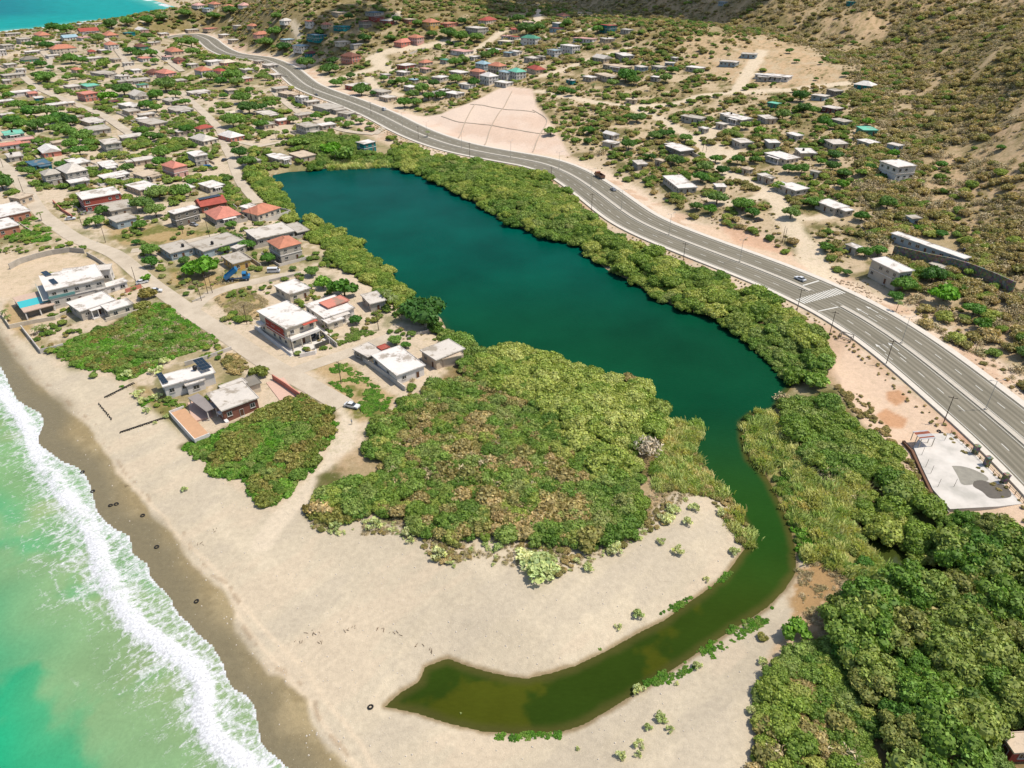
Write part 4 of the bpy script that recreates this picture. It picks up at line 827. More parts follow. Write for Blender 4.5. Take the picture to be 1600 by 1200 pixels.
for i, (x, y) in enumerate(((-1, -1), (-1, 1), (1, -1), (1, 1), (1, 0), (-1, 0))):
    m = MB(); m.box(x * (W_ / 2 - .4) - .2, x * (W_ / 2 - .4) + .2, y * (D_ / 2 - .4) - .2, y * (D_ / 2 - .4) + .2, -.8, 2.498); m.build('column', WALLM('wt'), dk_)
m = MB(); m.box(-W_ / 2 + .3, W_ / 2 - 2, -D_ / 2 + 1.5, D_ / 2 - .3, -.6, 2.49); m.build('basement_wall', WALLM('dk'), dk_)
poolm = NT('pool_water'); poolm.base(L(70, 205, 205)).rough(.08, .5).bump(poolm.noise(2, 3, poolm.n('NewGeometry').outputs['Position']), .03, .5)
pl, *_ = part_q(vc, 'pool', [(25, 473), (33, 482), (80, 469)], 2.86, .06, poolm.m)
rail = NT('glass_railing'); rail.base(L(120, 170, 165)).rough(.1, .5); rail = rail.m
localbox(vc, va, 'balcony_railing', rail, vW / 2 - .3, vW / 2 + .25, -vD / 2 - .3, -vD / 2 + 8, 3.45, 4.4)
localbox(vc, va, 'sea_side_balcony', WALLM('wt'), -vW / 2, vW / 2 - .35, -vD / 2 - 2.4, -vD / 2 - .2, 3.1, 3.34)
localbox(vc, va, 'sea_side_railing', rail, -vW / 2, vW / 2 - .4, -vD / 2 - 2.38, -vD / 2 - 2.28, 3.345, 4.3)
house_q([(107, 475), (123, 491), (178, 468)], 3.3, 'flat', 'wt', 'gr', label='low white flat-roofed beach house between the villa and the green creeper', lm='low white beach house', extra=[([(157, 478), (168, 487), (209, 473)], 3.3, 'flat', 'wt', 'cream', 1)], porch=True, rng=HR, group=G1)
sh, sha, shW, shD = house_q([(243, 591), (257, 606), (341, 582)], 3.9, 'flat', 'wt', 'wt', label='white cubic beach house with two solar arrays on its roof', lm='white solar-roofed beach house', extra=[([(285, 598), (290, 605), (322, 594)], 3.0, 'flat', 'wt', 'wt', 1)], rng=HR, group=G1)
panels(sh, [(244, 588), (256, 603), (265, 600)], 4.2, 5, 2); panels(sh, [(302, 567), (317, 583), (332, 577)], 4.2, 4, 3)
tank_px(305, 578, 4.2, label='dark cistern on the roof of the white solar-roofed beach house')
bh, bha, bW, bD = house_q([(318, 617), (348, 643), (409, 621)], 3.7, 'flat', 'lg', 'brown', label='brown flat-roofed beach house with a long paved sea terrace', lm='brown beach house', extra=[([(340, 604), (350, 612), (388, 597)], 3.5, 'flat', 'lg', 'tan', 1), ([(376, 591), (390, 603), (411, 597)], 3.1, 'flat', 'dk', 'cream', 1)], rng=HR, group=G1)
po, c_, W_, D_, a_ = part_q(bh, 'patio_roof', [(296, 621), (322, 646), (336, 636)], 3.1, .18, M('patio_slab', L(160, 150, 144), .85, .12, .6)); footprint(c_[0], c_[1], W_, D_)
for x in (-1, 1):
    for y in (-1, 1): m = MB(); m.box(x * (W_ / 2 - .3) - .12, x * (W_ / 2 - .3) + .12, y * (D_ / 2 - .3) - .12, y * (D_ / 2 - .3) + .12, 0, 2.918); m.build('post', WALLM('wt'), po)
tr_, c_, W_, D_, a_ = part_q(bh, 'sea_terrace', [(267, 646), (305, 690), (327, 679)], .9, 2.0, M('terrace_tiles', L(216, 170, 130), .85, .15, 1.2)); footprint(c_[0], c_[1], W_, D_)
for b_ in ((-W_ / 2, W_ / 2, -D_ / 2 - .2, -D_ / 2 - .002), (-W_ / 2 - .2, -W_ / 2 - .002, -D_ / 2 - .2, D_ / 2), (W_ / 2 + .002, W_ / 2 + .2, -D_ / 2 - .2, D_ / 2)): m = MB(); m.box(*b_, -1.2, 1.6); m.build('parapet', WALLM('wt'), tr_)
fy, c_, *_ = part_q(bh, 'paved_yard', [(412, 597), (440, 625), (470, 618)], .14, .8, M('pink_paving', L(228, 190, 168), .85, .12, 1.2)); footprint(c_[0], c_[1], 12, 10)
p2, c_, *_ = part_q(bh, 'side_terrace', [(281, 625), (310, 655), (345, 655)], .25, .9, M('pink_paving', L(228, 190, 168), .85, .12, 1.2))
for k in range(3): localbox(bh, bha, 'window_hood', WALLM('wt'), bW / 2 + .01, bW / 2 + .9, -bD / 2 + 3 + k * 5, -bD / 2 + 4.6 + k * 5, 2.2, 2.45) if bD > bW else localbox(bh, bha, 'window_hood', WALLM('wt'), -bW / 2 + 3 + k * 5, -bW / 2 + 4.6 + k * 5, -bD / 2 - .9, -bD / 2 - .01, 2.2, 2.45)
yd, c_, *_ = part_q(rw, 'paved_yard', [(394, 512), (455, 556), (532, 531)], .1, .7, M('white_paving', L(236, 228, 216), .85, .08, 1.2)); footprint(c_[0], c_[1], 14, 14)
# bottom right corner house
house_q([(1567, 1152), (1580, 1176), (1660, 1168)], 3.0, 'flat', 'tan', 'rd', label='tan roofed red-walled house in the bottom right corner', lm='house in the bottom right corner', rng=HR)
# hillside ones seen well
GH_ = 'houses on the hillside'
lb, lba, lW, lD = house_q([(1388, 365), (1506, 407), (1522, 402)], 3.0, 'flat', 'wt', 'blue', label='very long narrow white-roofed building above the stone retaining wall', lm='long narrow building above the stone wall', rng=HR, group=GH_)
tank_px(1505, 393, 3.0, label='black water tank at the right end of the long narrow building')
house_q([(1358, 407), (1404, 430), (1431, 422)], 3.2, 'flat', 'wt', 'gr', 2, label='unfinished two-storey white-roofed house just above the highway crossing', lm='unfinished house above the crossing', rng=HR, group=GH_)
house_q([(1322, 383), (1338, 392), (1347, 386)], 2.6, 'flat', 'wt', 'gr', label='small white-roofed block hut left of the unfinished house above the crossing', rng=HR, group=GH_)
house_q([(1413, 338), (1425, 344), (1443, 341)], 2.9, 'flat', 'gr', 'blue', label='small grey-roofed blue hut beyond the long narrow building', rng=HR, group=GH_)
house_q([(1452, 412), (1474, 423), (1482, 418)], 1.6, 'flat', 'gr', 'gr', label='low roofless block shell below the stone retaining wall', rng=HR, wins=False, group=GH_)
uf = house_q([(1373, 253), (1402, 266), (1435, 258)], 3.2, 'flat', 'wt', 'wt', 2, label='large two-storey unfinished white and teal house high on the slope', lm='large unfinished hillside house', rng=HR, group=GH_)
tank_px(1403, 247, 6.5, label='dark drum standing on the large unfinished hillside house')
# --- the rest of the town and the hillside: roof centre (px,py), apparent width, kind, roof, wall, storeys, turn, label, landmark phrase
T = [(10, 70, 22, 'f', 'gr', 'gr', 2), (36, 60, 24, 'f', 'gr', 'lg', 2), (66, 54, 30, 'h', 'orr', 'tan', 1), (108, 58, 22, 'g', 'pbl', 'wt', 1, 0, 'pale gabled chapel-like building near the bay shore', 'pale building near the bay'), (138, 48, 36, 'g', 'rd', 'wt', 1, 0, 'long red-roofed white building beside the bay', 'long red-roofed bayside building'), (172, 54, 30, 'h', 'orr', 'tan', 1),
 (130, 58, 20, 'f', 'pk', 'wt', 1), (201, 51, 16, 'f', 'teal', 'teal', 1, 0, 'bright teal building among the bayside roofs', 'bright teal bayside building'), (221, 46, 22, 'g', 'wt', 'pk', 1), (173, 69, 22, 'h', 'orr', 'wt', 2), (98, 75, 34, 'h', 'orr', 'cream', 2, 0, 'wide two-storey house with an orange hip roof near the bay road', 'wide orange-roofed house'), (85, 66, 22, 'f', 'lg', 'gr', 1), (220, 72, 22, 'h', 'br', 'grn', 2, 0, 'green two-storey house under a dark brown roof', 'green house with brown roof'),
 (143, 80, 15, 'h', 'rd', 'tan', 1), (146, 90, 24, 'f', 'lg', 'gr', 1), (272, 79, 30, 'h', 'orr', 'tan', 1), (280, 93, 20, 'h', 'br', 'sal', 1), (262, 88, 18, 'f', 'pk', 'wt', 1), (226, 90, 22, 'f', 'sal', 'wt', 1), (334, 95, 26, 'f', 'wt', 'wt', 1), (356, 97, 22, 'h', 'cream', 'sal', 1), (318, 109, 28, 'h', 'orr', 'wt', 2, 0, 'two-storey house with orange hip roof and white columns', 'columned orange-roofed house'),
 (241, 112, 24, 'h', 'br', 'sal', 1), (259, 113, 30, 'h', 'sal', 'pk', 2, 0, 'big pink two-storey villa with salmon hip roofs in mid town', 'big pink villa in mid town'), (344, 110, 20, 'h', 'rd', 'pk', 1), (120, 108, 18, 'h', 'orr', 'tan', 1), (46, 92, 24, 'h', 'dk', 'grn', 1), (50, 80, 22, 'f', 'wt', 'gr', 1), (20, 116, 30, 'f', 'gr', 'gr', 1), (32, 108, 18, 'f', 'lg', 'wt', 1), (141, 133, 28, 'f', 'mint', 'gr', 1, 0, 'long shed with a mint green roof in mid town', 'mint-roofed shed'),
 (112, 134, 26, 'f', 'lg', 'gr', 1), (160, 113, 36, 'f', 'gr', 'gr', 1), (190, 118, 22, 'f', 'lg', 'wt', 1), (214, 124, 34, 'f', 'gr', 'gr', 1), (222, 132, 16, 'f', 'grn', 'wt', 1), (212, 109, 18, 'f', 'wt', 'wt', 1), (136, 145, 30, 'f', 'sal', 'sal', 2, 0, 'salmon two-storey house at the bend of the town road', 'salmon two-storey house'), (217, 147, 32, 'g', 'lg', 'wt', 1, 0, 'white gabled house in front of a big dark tree', 'white gabled house'),
 (178, 158, 18, 'f', 'mar', 'teal', 1), (200, 163, 30, 'f', 'wt', 'gr', 1), (32, 143, 28, 'f', 'wt', 'wt', 1), (50, 145, 20, 'f', 'sal', 'pk', 1), (60, 152, 18, 'f', 'wt', 'teal', 1), (90, 162, 28, 'f', 'wt', 'tan', 1), (10, 125, 16, 'f', 'lg', 'gr', 1), (145, 188, 36, 'f', 'lg', 'tan', 1), (152, 200, 40, 'f', 'gr', 'gr', 1), (120, 182, 18, 'f', 'gr', 'tan', 1), (205, 172, 28, 'f', 'gr', 'tan', 1), (228, 178, 24, 'f', 'lg', 'tan', 1), (238, 190, 44, 'f', 'gr', 'tan', 1),
 (222, 185, 18, 'f', 'wt', 'wt', 1), (282, 170, 38, 'f', 'gr', 'gr', 1), (268, 156, 28, 'f', 'gr', 'gr', 1), (310, 143, 32, 'f', 'lg', 'cream', 1), (366, 175, 24, 'f', 'cream', 'cream', 1), (361, 211, 38, 'h', 'wt', 'sal', 1, 0, 'white hip-roofed bungalow with a pink porch by the side road', 'white-roofed bungalow with pink porch'), (319, 199, 24, 'h', 'rd', 'tan', 1, 0, 'small red-orange hip-roofed house near the pink-porch bungalow', 'small red hip-roofed house'), (318, 216, 40, 'h', 'lg', 'cream', 1),
 (205, 212, 34, 'f', 'lg', 'tan', 1), (285, 204, 22, 'f', 'lg', 'tan', 1), (20, 207, 36, 'f', 'mint', 'gr', 1, 0, 'mint green metal-roofed building at the left edge', 'mint-roofed building at left edge'), (15, 225, 34, 'f', 'sal', 'wt', 1), (38, 217, 26, 'f', 'pk', 'tan', 1), (93, 221, 24, 'f', 'tan', 'tan', 1), (77, 234, 38, 'g', 'wt', 'sal', 1, 0, 'white-roofed salmon bungalow with red flowering bushes', 'white-roofed salmon bungalow'), (22, 242, 30, 'f', 'lg', 'gr', 1), (60, 254, 38, 'f', 'blu', 'teal', 1, 0, 'house with a slate-blue metal roof', 'slate-blue roofed house'),
 (122, 252, 34, 'f', 'wt', 'cream', 1), (78, 270, 30, 'h', 'gr', 'gr', 2), (112, 264, 46, 'h', 'lg', 'gr', 2, 0, 'large pale grey two-storey house with several hip roofs', 'large grey hip-roofed house'), (122, 282, 30, 'f', 'wt', 'gr', 1), (172, 221, 36, 'f', 'lg', 'gr', 2, 0, 'two-storey grey house with a full-width balcony', 'two-storey balcony house'), (168, 256, 34, 'f', 'wt', 'gr', 1), (178, 273, 38, 'f', 'wt', 'gr', 1), (224, 248, 32, 'f', 'lg', 'tan', 1), (228, 271, 36, 'f', 'tan', 'cream', 1),
 (272, 258, 36, 'h', 'sal', 'pk', 2, 0, 'pink two-storey villa with an ornate salmon hip roof', 'ornate pink villa'), (308, 240, 32, 'f', 'wt', 'gr', 2), (330, 288, 36, 'f', 'wt', 'cream', 1), (222, 290, 46, 'f', 'wt', 'tan', 1), (290, 292, 26, 'f', 'wt', 'tan', 1), (166, 300, 30, 'f', 'wt', 'tan', 1), (396, 250, 22, 'f', 'gr', 'tan', 1), (437, 245, 34, 'f', 'wt', 'tan', 1, 0, 'white-roofed house on the shore at the head of the lagoon', 'white-roofed house at the lagoon head'), (472, 241, 38, 'f', 'tan', 'tan', 1, 0, 'tan flat-roofed house on the shore at the lagoon head'),
 (572, 222, 26, 'f', 'wt', 'teal', 2, 0, 'small teal two-storey house among the trees beside the highway', 'small teal two-storey house'), (404, 95, 16, 'f', 'gr', 'tan', 1), (422, 101, 24, 'f', 'lg', 'gr', 1), (430, 116, 20, 'f', 'lg', 'gr', 1), (438, 137, 26, 'f', 'gr', 'gr', 1), (449, 145, 28, 'f', 'tan', 'tan', 1), (471, 151, 20, 'f', 'wt', 'wt', 2), (487, 158, 22, 'f', 'lg', 'gr', 1), (512, 166, 46, 'f', 'gr', 'gr', 1), (541, 176, 26, 'f', 'gr', 'gr', 1), (474, 178, 26, 'f', 'gr', 'tan', 1), (480, 195, 34, 'f', 'gr', 'gr', 2, 0, 'grey flat-roofed two-storey house between the trees and the highway bend', 'grey two-storey house by the highway'), (510, 194, 26, 'f', 'wt', 'gr', 1),
 (416, 176, 32, 'f', 'lg', 'tan', 1), (441, 187, 22, 'f', 'wt', 'sal', 1), (415, 193, 26, 'f', 'gr', 'tan', 1), (409, 53, 24, 'h', 'orr', 'pk', 1), (447, 32, 18, 'h', 'lg', 'wt', 1), (484, 33, 16, 'f', 'rd', 'wt', 2), (510, 38, 16, 'h', 'orr', 'tan', 1), (535, 41, 26, 'f', 'teal', 'teal', 1, 0, 'teal building on the hill beyond the highway', 'teal hill building'), (570, 33, 18, 'f', 'mar', 'dk', 2), (496, 54, 30, 'f', 'blu', 'teal', 2), (452, 61, 24, 'f', 'pbl', 'gr', 1), (470, 71, 24, 'f', 'pbl', 'wt', 2), (486, 83, 18, 'h', 'mar', 'teal', 1), (535, 65, 22, 'f', 'cream', 'cream', 1), (557, 69, 18, 'f', 'lg', 'gr', 1),
 (548, 87, 28, 'h', 'br', 'sal', 2, 0, 'peach two-storey house with a brown hip roof on the rise', 'peach house on the rise'), (650, 58, 22, 'h', 'orr', 'pk', 2, 0, 'orange hip-roofed pink villa on the knoll', 'pink villa on the knoll'), (632, 65, 28, 'h', 'sal', 'sal', 1), (673, 34, 26, 'h', 'orr', 'yel', 2, 0, 'tall yellow hotel-like house with an orange roof', 'tall yellow building'), (701, 36, 26, 'f', 'orr', 'sal', 1), (762, 31, 26, 'h', 'rd', 'cream', 1), (745, 43, 32, 'f', 'lg', 'gr', 2), (605, 32, 20, 'f', 'wt', 'rd', 1), (588, 27, 22, 'f', 'mar', 'rd', 1), (585, 19, 26, 'f', 'blu', 'gr', 1), (530, 19, 24, 'f', 'tan', 'tan', 1), (640, 30, 20, 'f', 'tan', 'orr', 1),
 (722, 79, 32, 'f', 'pk', 'wt', 1), (742, 88, 16, 'f', 'wt', 'wt', 1), (635, 101, 26, 'f', 'wt', 'rd', 1), (665, 97, 20, 'h', 'orr', 'tan', 1), (630, 112, 20, 'f', 'wt', 'gr', 1), (665, 107, 18, 'f', 'pk', 'tan', 1), (697, 93, 18, 'f', 'grn', 'gr', 1), (688, 120, 24, 'f', 'wt', 'gr', 1), (717, 112, 28, 'f', 'wt', 'gr', 1), (755, 99, 22, 'h', 'pbl', 'blue', 2), (777, 102, 26, 'h', 'orr', 'tan', 2), (746, 111, 22, 'h', 'orr', 'pk', 2), (764, 118, 26, 'h', 'wt', 'wt', 2, 0, 'white two-storey hip-roofed house above the graded slope', 'white house above the graded slope'), (790, 112, 20, 'f', 'pbl', 'wt', 2),
 (787, 128, 26, 'f', 'wt', 'lg', 1), (730, 131, 24, 'f', 'lg', 'wt', 1), (793, 56, 18, 'f', 'pk', 'wt', 1), (791, 64, 24, 'f', 'cream', 'cream', 1), (795, 82, 16, 'f', 'pbl', 'gr', 1), (772, 77, 24, 'f', 'wt', 'sal', 1), (602, 116, 16, 'f', 'lg', 'gr', 1), (641, 135, 20, 'f', 'wt', 'gr', 1), (559, 132, 34, 'f', 'lg', 'rd', 1), (596, 142, 28, 'f', 'gr', 'gr', 1), (606, 151, 26, 'f', 'lg', 'tan', 1), (647, 124, 16, 'f', 'pbl', 'gr', 1), (671, 149, 18, 'f', 'pk', 'tan', 1), (710, 145, 28, 'f', 'wt', 'gr', 1), (694, 140, 16, 'f', 'lg', 'tan', 1),
 (15, 100, 20, 'f', 'lg', 'gr', 1), (180, 92, 18, 'f', 'gr', 'tan', 1), (200, 98, 16, 'f', 'lg', 'wt', 1), (240, 66, 18, 'f', 'lg', 'tan', 1), (255, 52, 18, 'f', 'wt', 'tan', 1), (300, 46, 20, 'f', 'lg', 'tan', 1), (330, 44, 22, 'f', 'sal', 'tan', 1), (350, 54, 18, 'f', 'wt', 'tan', 1), (365, 62, 18, 'f', 'lg', 'tan', 1), (310, 8, 20, 'h', 'pk', 'wt', 1), (335, 6, 20, 'h', 'orr', 'tan', 1), (325, 13, 18, 'f', 'pbl', 'wt', 1), (358, 10, 18, 'h', 'orr', 'tan', 1), (382, 8, 20, 'h', 'pk', 'wt', 1), (256, 25, 12, 'h', 'sal', 'wt', 1), (130, 37, 22, 'f', 'lg', 'tan', 1), (150, 36, 18, 'f', 'tan', 'wt', 1), (372, 40, 16, 'f', 'lg', 'gr', 1), (395, 40, 18, 'h', 'orr', 'tan', 1),
 (0, 78, 18, 'f', 'lg', 'wt', 2), (20, 52, 20, 'f', 'lg', 'gr', 1), (82, 86, 20, 'f', 'lg', 'wt', 1), (118, 88, 20, 'f', 'lg', 'tan', 1), (160, 78, 16, 'f', 'wt', 'tan', 1), (10, 178, 20, 'f', 'lg', 'gr', 1), (8, 157, 22, 'f', 'wt', 'tan', 1), (385, 108, 22, 'f', 'lg', 'gr', 1), (380, 122, 24, 'f', 'lg', 'sal', 1), (360, 140, 20, 'f', 'tan', 'gr', 1), (280, 125, 22, 'f', 'gr', 'tan', 1), (300, 100, 18, 'f', 'lg', 'gr', 1)]
Hs = [(825, 34, 20, 'f', 'tan', 'cream', 1), (806, 45, 18, 'f', 'rd', 'tan', 1), (880, 24, 20, 'h', 'orr', 'cream', 1, 0, 'orange hip-roofed house at the foot of the dark hill', 'orange-roofed house below the dark hill'), (872, 36, 16, 'f', 'wt', 'blue', 1), (870, 44, 20, 'f', 'mar', 'pbl', 1), (951, 39, 23, 'f', 'rd', 'teal', 2, 0, 'tall teal house in the cloud shadow', 'tall teal house'), (980, 46, 18, 'f', 'lg', 'gr', 1), (918, 60, 28, 'f', 'pk', 'wt', 1), (949, 60, 20, 'f', 'lg', 'tan', 1), (803, 57, 16, 'f', 'rd', 'wt', 1), (829, 59, 28, 'h', 'grn', 'wt', 2, 0, 'white two-storey house with a green hip roof', 'green-roofed white house'),
 (866, 78, 20, 'f', 'pbl', 'wt', 2), (891, 71, 28, 'f', 'wt', 'wt', 2), (806, 80, 18, 'f', 'wt', 'wt', 1), (832, 90, 24, 'f', 'lg', 'gr', 1), (846, 88, 14, 'f', 'gr', 'gr', 1), (838, 107, 28, 'h', 'rd', 'tan', 1, 0, 'red hip-roofed house at the edge of the scrub ridge', 'red-roofed house by the scrub ridge'), (808, 111, 26, 'h', 'mint', 'wt', 2), (941, 90, 26, 'g', 'lg', 'tan', 1, 0, 'lone gabled grey house on the dirt ridge', 'gabled house on the dirt ridge'), (976, 85, 28, 'f', 'wt', 'gr', 1), (968, 103, 40, 'f', 'tan', 'tan', 1), (1002, 104, 18, 'f', 'lg', 'blue', 1), (1030, 104, 20, 'f', 'gr', 'gr', 1),
 (1047, 98, 16, 'f', 'lg', 'blue', 1), (1054, 90, 10, 'f', 'wt', 'gr', 1), (1087, 105, 26, 'f', 'wt', 'gr', 1, 0, 'white-roofed house on a pale cleared patch of hillside', 'white-roofed house on cleared patch'), (947, 117, 32, 'f', 'tan', 'tan', 1), (892, 125, 14, 'f', 'lg', 'teal', 1), (922, 120, 20, 'f', 'wt', 'tan', 1), (1025, 120, 15, 'f', 'wt', 'gr', 1), (987, 155, 18, 'f', 'tan', 'tan', 1, 0, 'lone block hut beside the hillside track junction', 'lone hut at the track junction'), (1140, 96, 28, 'f', 'lg', 'blue', 1, 0, 'blue-grey block house with tall openings high on the hill', 'blue-grey hill house'), (1171, 84, 24, 'f', 'lg', 'blue', 1),
 (1194, 120, 18, 'f', 'wt', 'gr', 1), (955, 209, 22, 'g', 'wt', 'gr', 1), (955, 222, 24, 'f', 'wt', 'gr', 1), (1000, 254, 18, 'f', 'lg', 'gr', 1), (1062, 231, 38, 'f', 'wt', 'dk', 1, 0, 'white flat-roofed house beside the hillside yard', 'white house by the hillside yard'), (1062, 284, 50, 'f', 'wt', 'gr', 1, 0, 'white flat-roofed house nearest the highway bend', 'white house nearest the highway bend'), (1087, 183, 30, 'f', 'gr', 'gr', 1), (1140, 179, 24, 'f', 'wt', 'gr', 1), (1156, 184, 32, 'f', 'wt', 'gr', 1), (1128, 193, 16, 'f', 'lg', 'gr', 1), (1160, 220, 24, 'f', 'lg', 'gr', 1), (1168, 263, 16, 'h', 'tan', 'tan', 1), (1195, 274, 18, 'f', 'lg', 'gr', 1),
 (1199, 183, 20, 'f', 'lg', 'gr', 1), (1100, 200, 14, 'f', 'wt', 'gr', 1), (1032, 250, 16, 'f', 'tan', 'tan', 1), (1215, 118, 42, 'f', 'wt', 'wt', 1, 0, 'long white flat-roofed building on the upper hillside terrace', 'long white upper terrace building'), (1352, 132, 30, 'h', 'wt', 'teal', 1, 0, 'white hip-roofed teal house highest on the slope', 'highest white-roofed teal house'), (1305, 141, 18, 'f', 'gr', 'dk', 1), (1282, 149, 24, 'f', 'lg', 'blue', 1), (1301, 168, 26, 'f', 'lg', 'mar', 1), (1315, 188, 24, 'f', 'gr', 'gr', 1), (1355, 201, 20, 'f', 'mint', 'grn', 1), (1242, 210, 20, 'f', 'wt', 'gr', 1), (1307, 222, 24, 'f', 'lg', 'tan', 1),
 (1357, 221, 24, 'f', 'wt', 'gr', 1), (1399, 226, 20, 'f', 'lg', 'blue', 1), (1207, 221, 16, 'f', 'wt', 'gr', 1), (1259, 236, 22, 'f', 'wt', 'tan', 1), (1222, 243, 45, 'f', 'wt', 'cream', 1, 0, 'long white house with cream walls at the centre of the hillside village', 'long white village house'), (1274, 268, 14, 'f', 'gr', 'gr', 1), (1240, 292, 36, 'f', 'wt', 'gr', 1), (1205, 185, 12, 'f', 'gr', 'tan', 1), (1210, 161, 18, 'f', 'mint', 'grn', 1), (1202, 277, 14, 'f', 'wt', 'tan', 1), (1300, 319, 36, 'f', 'wt', 'gr', 1, 0, 'white flat-roofed house just above the roadside bank', 'white house above the roadside bank'), (1125, 290, 14, 'f', 'wt', 'gr', 1), (1330, 3, 12, 'f', 'teal', 'teal', 1), (1130, 3, 12, 'f', 'blue', 'blue', 1)]
a0 = np.array(hit(232, 440)[:2]); a1 = np.array(hit(395, 552)[:2]); ANG = math.atan2(*(a1 - a0)[::-1])
KN = {'f': 'flat', 'h': 'hip', 'g': 'gable'}
for lst, grp in ((T, 'houses in the coastal town'), (Hs, GH_)):
    for e in lst:
        px, py, wpx, k, rc, wc, st = e[:7]; h = 2.75; x, y, z = hit(px, py, h * st); ppm = pxs(x, y, z)[2]
        if grp == GH_:
            i = int(np.argmin(np.hypot(hw[:, 0] - x, hw[:, 1] - y))); i = min(max(i, 3), len(hw) - 4); t = hw[i + 3] - hw[i - 3]; ang = math.atan2(t[1], t[0]) + HR.uniform(-.35, .35)
        else: ang = ANG + HR.choice([0, 0, math.pi / 2]) + HR.uniform(-.12, .12)
        wm = min(wpx * 1.18 / ppm, 30); ar = HR.uniform(.6, .85); c_, s_ = abs(math.cos(ang)), abs(math.sin(ang))
        W = wm / (c_ + ar * s_) ; W = max(W, 4.5); D = W * ar
        D = min(D, 15 if grp != GH_ else 10)
        root = empty('house', x, y, z); W -= .6; D -= .6
        block(root, 0, 0, ang, W, D, h, KN[k], rc, wc, st, porch=(wpx > 30 and HR.random() < .5), rng=HR)
        if wpx > 26 and k == 'f' and HR.random() < .6:   # a lower wing
            s2 = HR.choice([-1, 1]); ox, oy = s2 * (W * .5 + W * .17 + .01), HR.uniform(-.15, .15) * D; ca, sa = math.cos(ang), math.sin(ang)
            block(root, ox * ca - oy * sa, ox * sa + oy * ca, ang, W * .34, D * .6, 2.5, 'flat', rc, wc, 1, rng=HR, door=False)
        footprint(x, y, W, D)
        look = '%s %s%s with %s walls' % (NAMEC[rc], {'flat': 'flat-roofed', 'hip': 'hip-roofed', 'gable': 'gabled'}[KN[k]], ' two-storey house' if st == 2 else ' house', NAMEC[wc])
        reg(root, look, 'house', px, py, grp, e[8] if len(e) > 8 else None, e[9] if len(e) > 9 else None)
        if k == 'f' and HR.random() < .12: tank(x + HR.uniform(-.2, .2) * W, y, z + h * st + .22, px, py)

def yard_wall(x, y, W, D, ang, rg):
    z = float(gh(x, y)); m = MB(); a, b = W / 2 + rg.uniform(2, 4), D / 2 + rg.uniform(2, 4); h = rg.uniform(.9, 1.5); s1, s2 = rg.choice([-1, 1]), rg.choice([-1, 1])
    m.box(-a, a, s2 * b - .1, s2 * b + .1, -.8, h); m.box(s1 * a - .1, s1 * a + .1, min(s2 * b, -s2 * b) + .102 + (0 if s2 < 0 else 0), max(s2 * b, -s2 * b) - .102, -.8, h - .002)
    for k in range(int(a * 2 / 3.2) + 1): xx = -a + k * 3.2; m.box(xx - .16, xx + .16, s2 * b - .16, s2 * b + .16, -.8, h + .15)
    o = m.build('yard_wall', WALLM(rg.choice(['lg', 'gr', 'wt', 'tan', 'lg', 'gr']))); o.location = (x, y, z); o.rotation_euler = (0, 0, ang); return o
_n = 0
for r in list(REG):
    if r['cat'] == 'house' and 95 < r['py'] < 420 and r['px'] < 700 and HR.random() < .62:
        x, y, z = r['o'].location; w_ = [c for c in r['o'].children if c.name.startswith('wall')][0]; bb = w_.bound_box; W = bb[6][0] - bb[0][0]; D = bb[6][1] - bb[0][1]
        i = min((float(pld(ln, np.array([x]), np.array([y]))[0][0]) - hw_) for ln, hw_ in road_lines)
        if i < math.hypot(W, D) / 2 + 4: continue
        reg(yard_wall(x, y, W, D, w_.rotation_euler.z, HR), 'L-shaped yard wall', 'wall', r['px'], r['py'] + 4, 'yard walls in the town'); _n += 1
# ------------------------------------------------------------------ thickets that read as one mass
YEND = 1200
EAST = [(612, 232), (640, 226), (662, 238), (700, 239), (750, 251), (800, 258), (850, 270), (890, 300), (912, 322), (940, 349), (980, 368), (1007, 385), (1050, 401), (1085, 414), (1132, 424), (1155, 444), (1200, 461), (1235, 478), (1265, 495), (1295, 526), (1302, 548), (1300, 572), (1270, 592), (1238, 598),
        (1205, 574), (1198, 556), (1150, 518), (1120, 496), (1087, 486), (1050, 475), (1025, 461), (987, 438), (950, 420), (918, 396), (897, 375), (857, 371), (825, 358), (800, 350), (760, 327), (720, 302), (690, 287), (655, 272), (615, 258)]
scatter('mangrove_thicket', [fill(EAST, 'mangrove', 3.4, dens=1.3, dz=2.0, inset=.35, noise=(26, 0, .58, 3)), fill(EAST, 'green', 3.0, dens=1.2, dz=1.8, inset=.35, noise=(26, .52, 1, 3))], 'long mangrove thicket between the lagoon and the highway')
WB = [[(374, 264), (400, 262), (425, 276), (452, 308), (468, 340), (458, 350), (435, 332), (405, 308), (385, 285)], [(474, 345), (482, 336), (500, 340), (522, 352), (550, 364), (578, 390), (607, 415), (622, 435), (648, 455), (640, 478), (604, 468), (572, 440), (545, 418), (522, 412), (515, 388), (500, 376), (478, 366)],
      [(672, 505), (700, 507), (728, 520), (742, 536), (760, 545), (752, 575), (735, 590), (715, 560), (690, 530)]]
scatter('lakeside_thicket', [fill(p_, 'mangrove', 2.8, dens=1.25, dz=2.5, inset=.35) for p_ in WB[:2]] + [fill(WB[2], 'green', 2.6, dens=1.2, dz=2.2, inset=.35)], 'rounded bushes along the west bank of the lagoon')
PEN = [(566, 700), (585, 655), (612, 640), (640, 622), (668, 598), (702, 590), (738, 572), (745, 546), (770, 533), (812, 532), (850, 546), (900, 561), (950, 588), (985, 585), (1010, 592), (1022, 612), (1046, 645), (1052, 660), (1010, 690), (1000, 740), (1010, 770), (990, 830), (940, 852), (870, 850), (800, 838), (730, 842), (690, 842), (652, 830), (620, 803), (560, 800), (500, 800), (482, 790), (505, 745), (545, 740), (575, 745), (598, 720)]
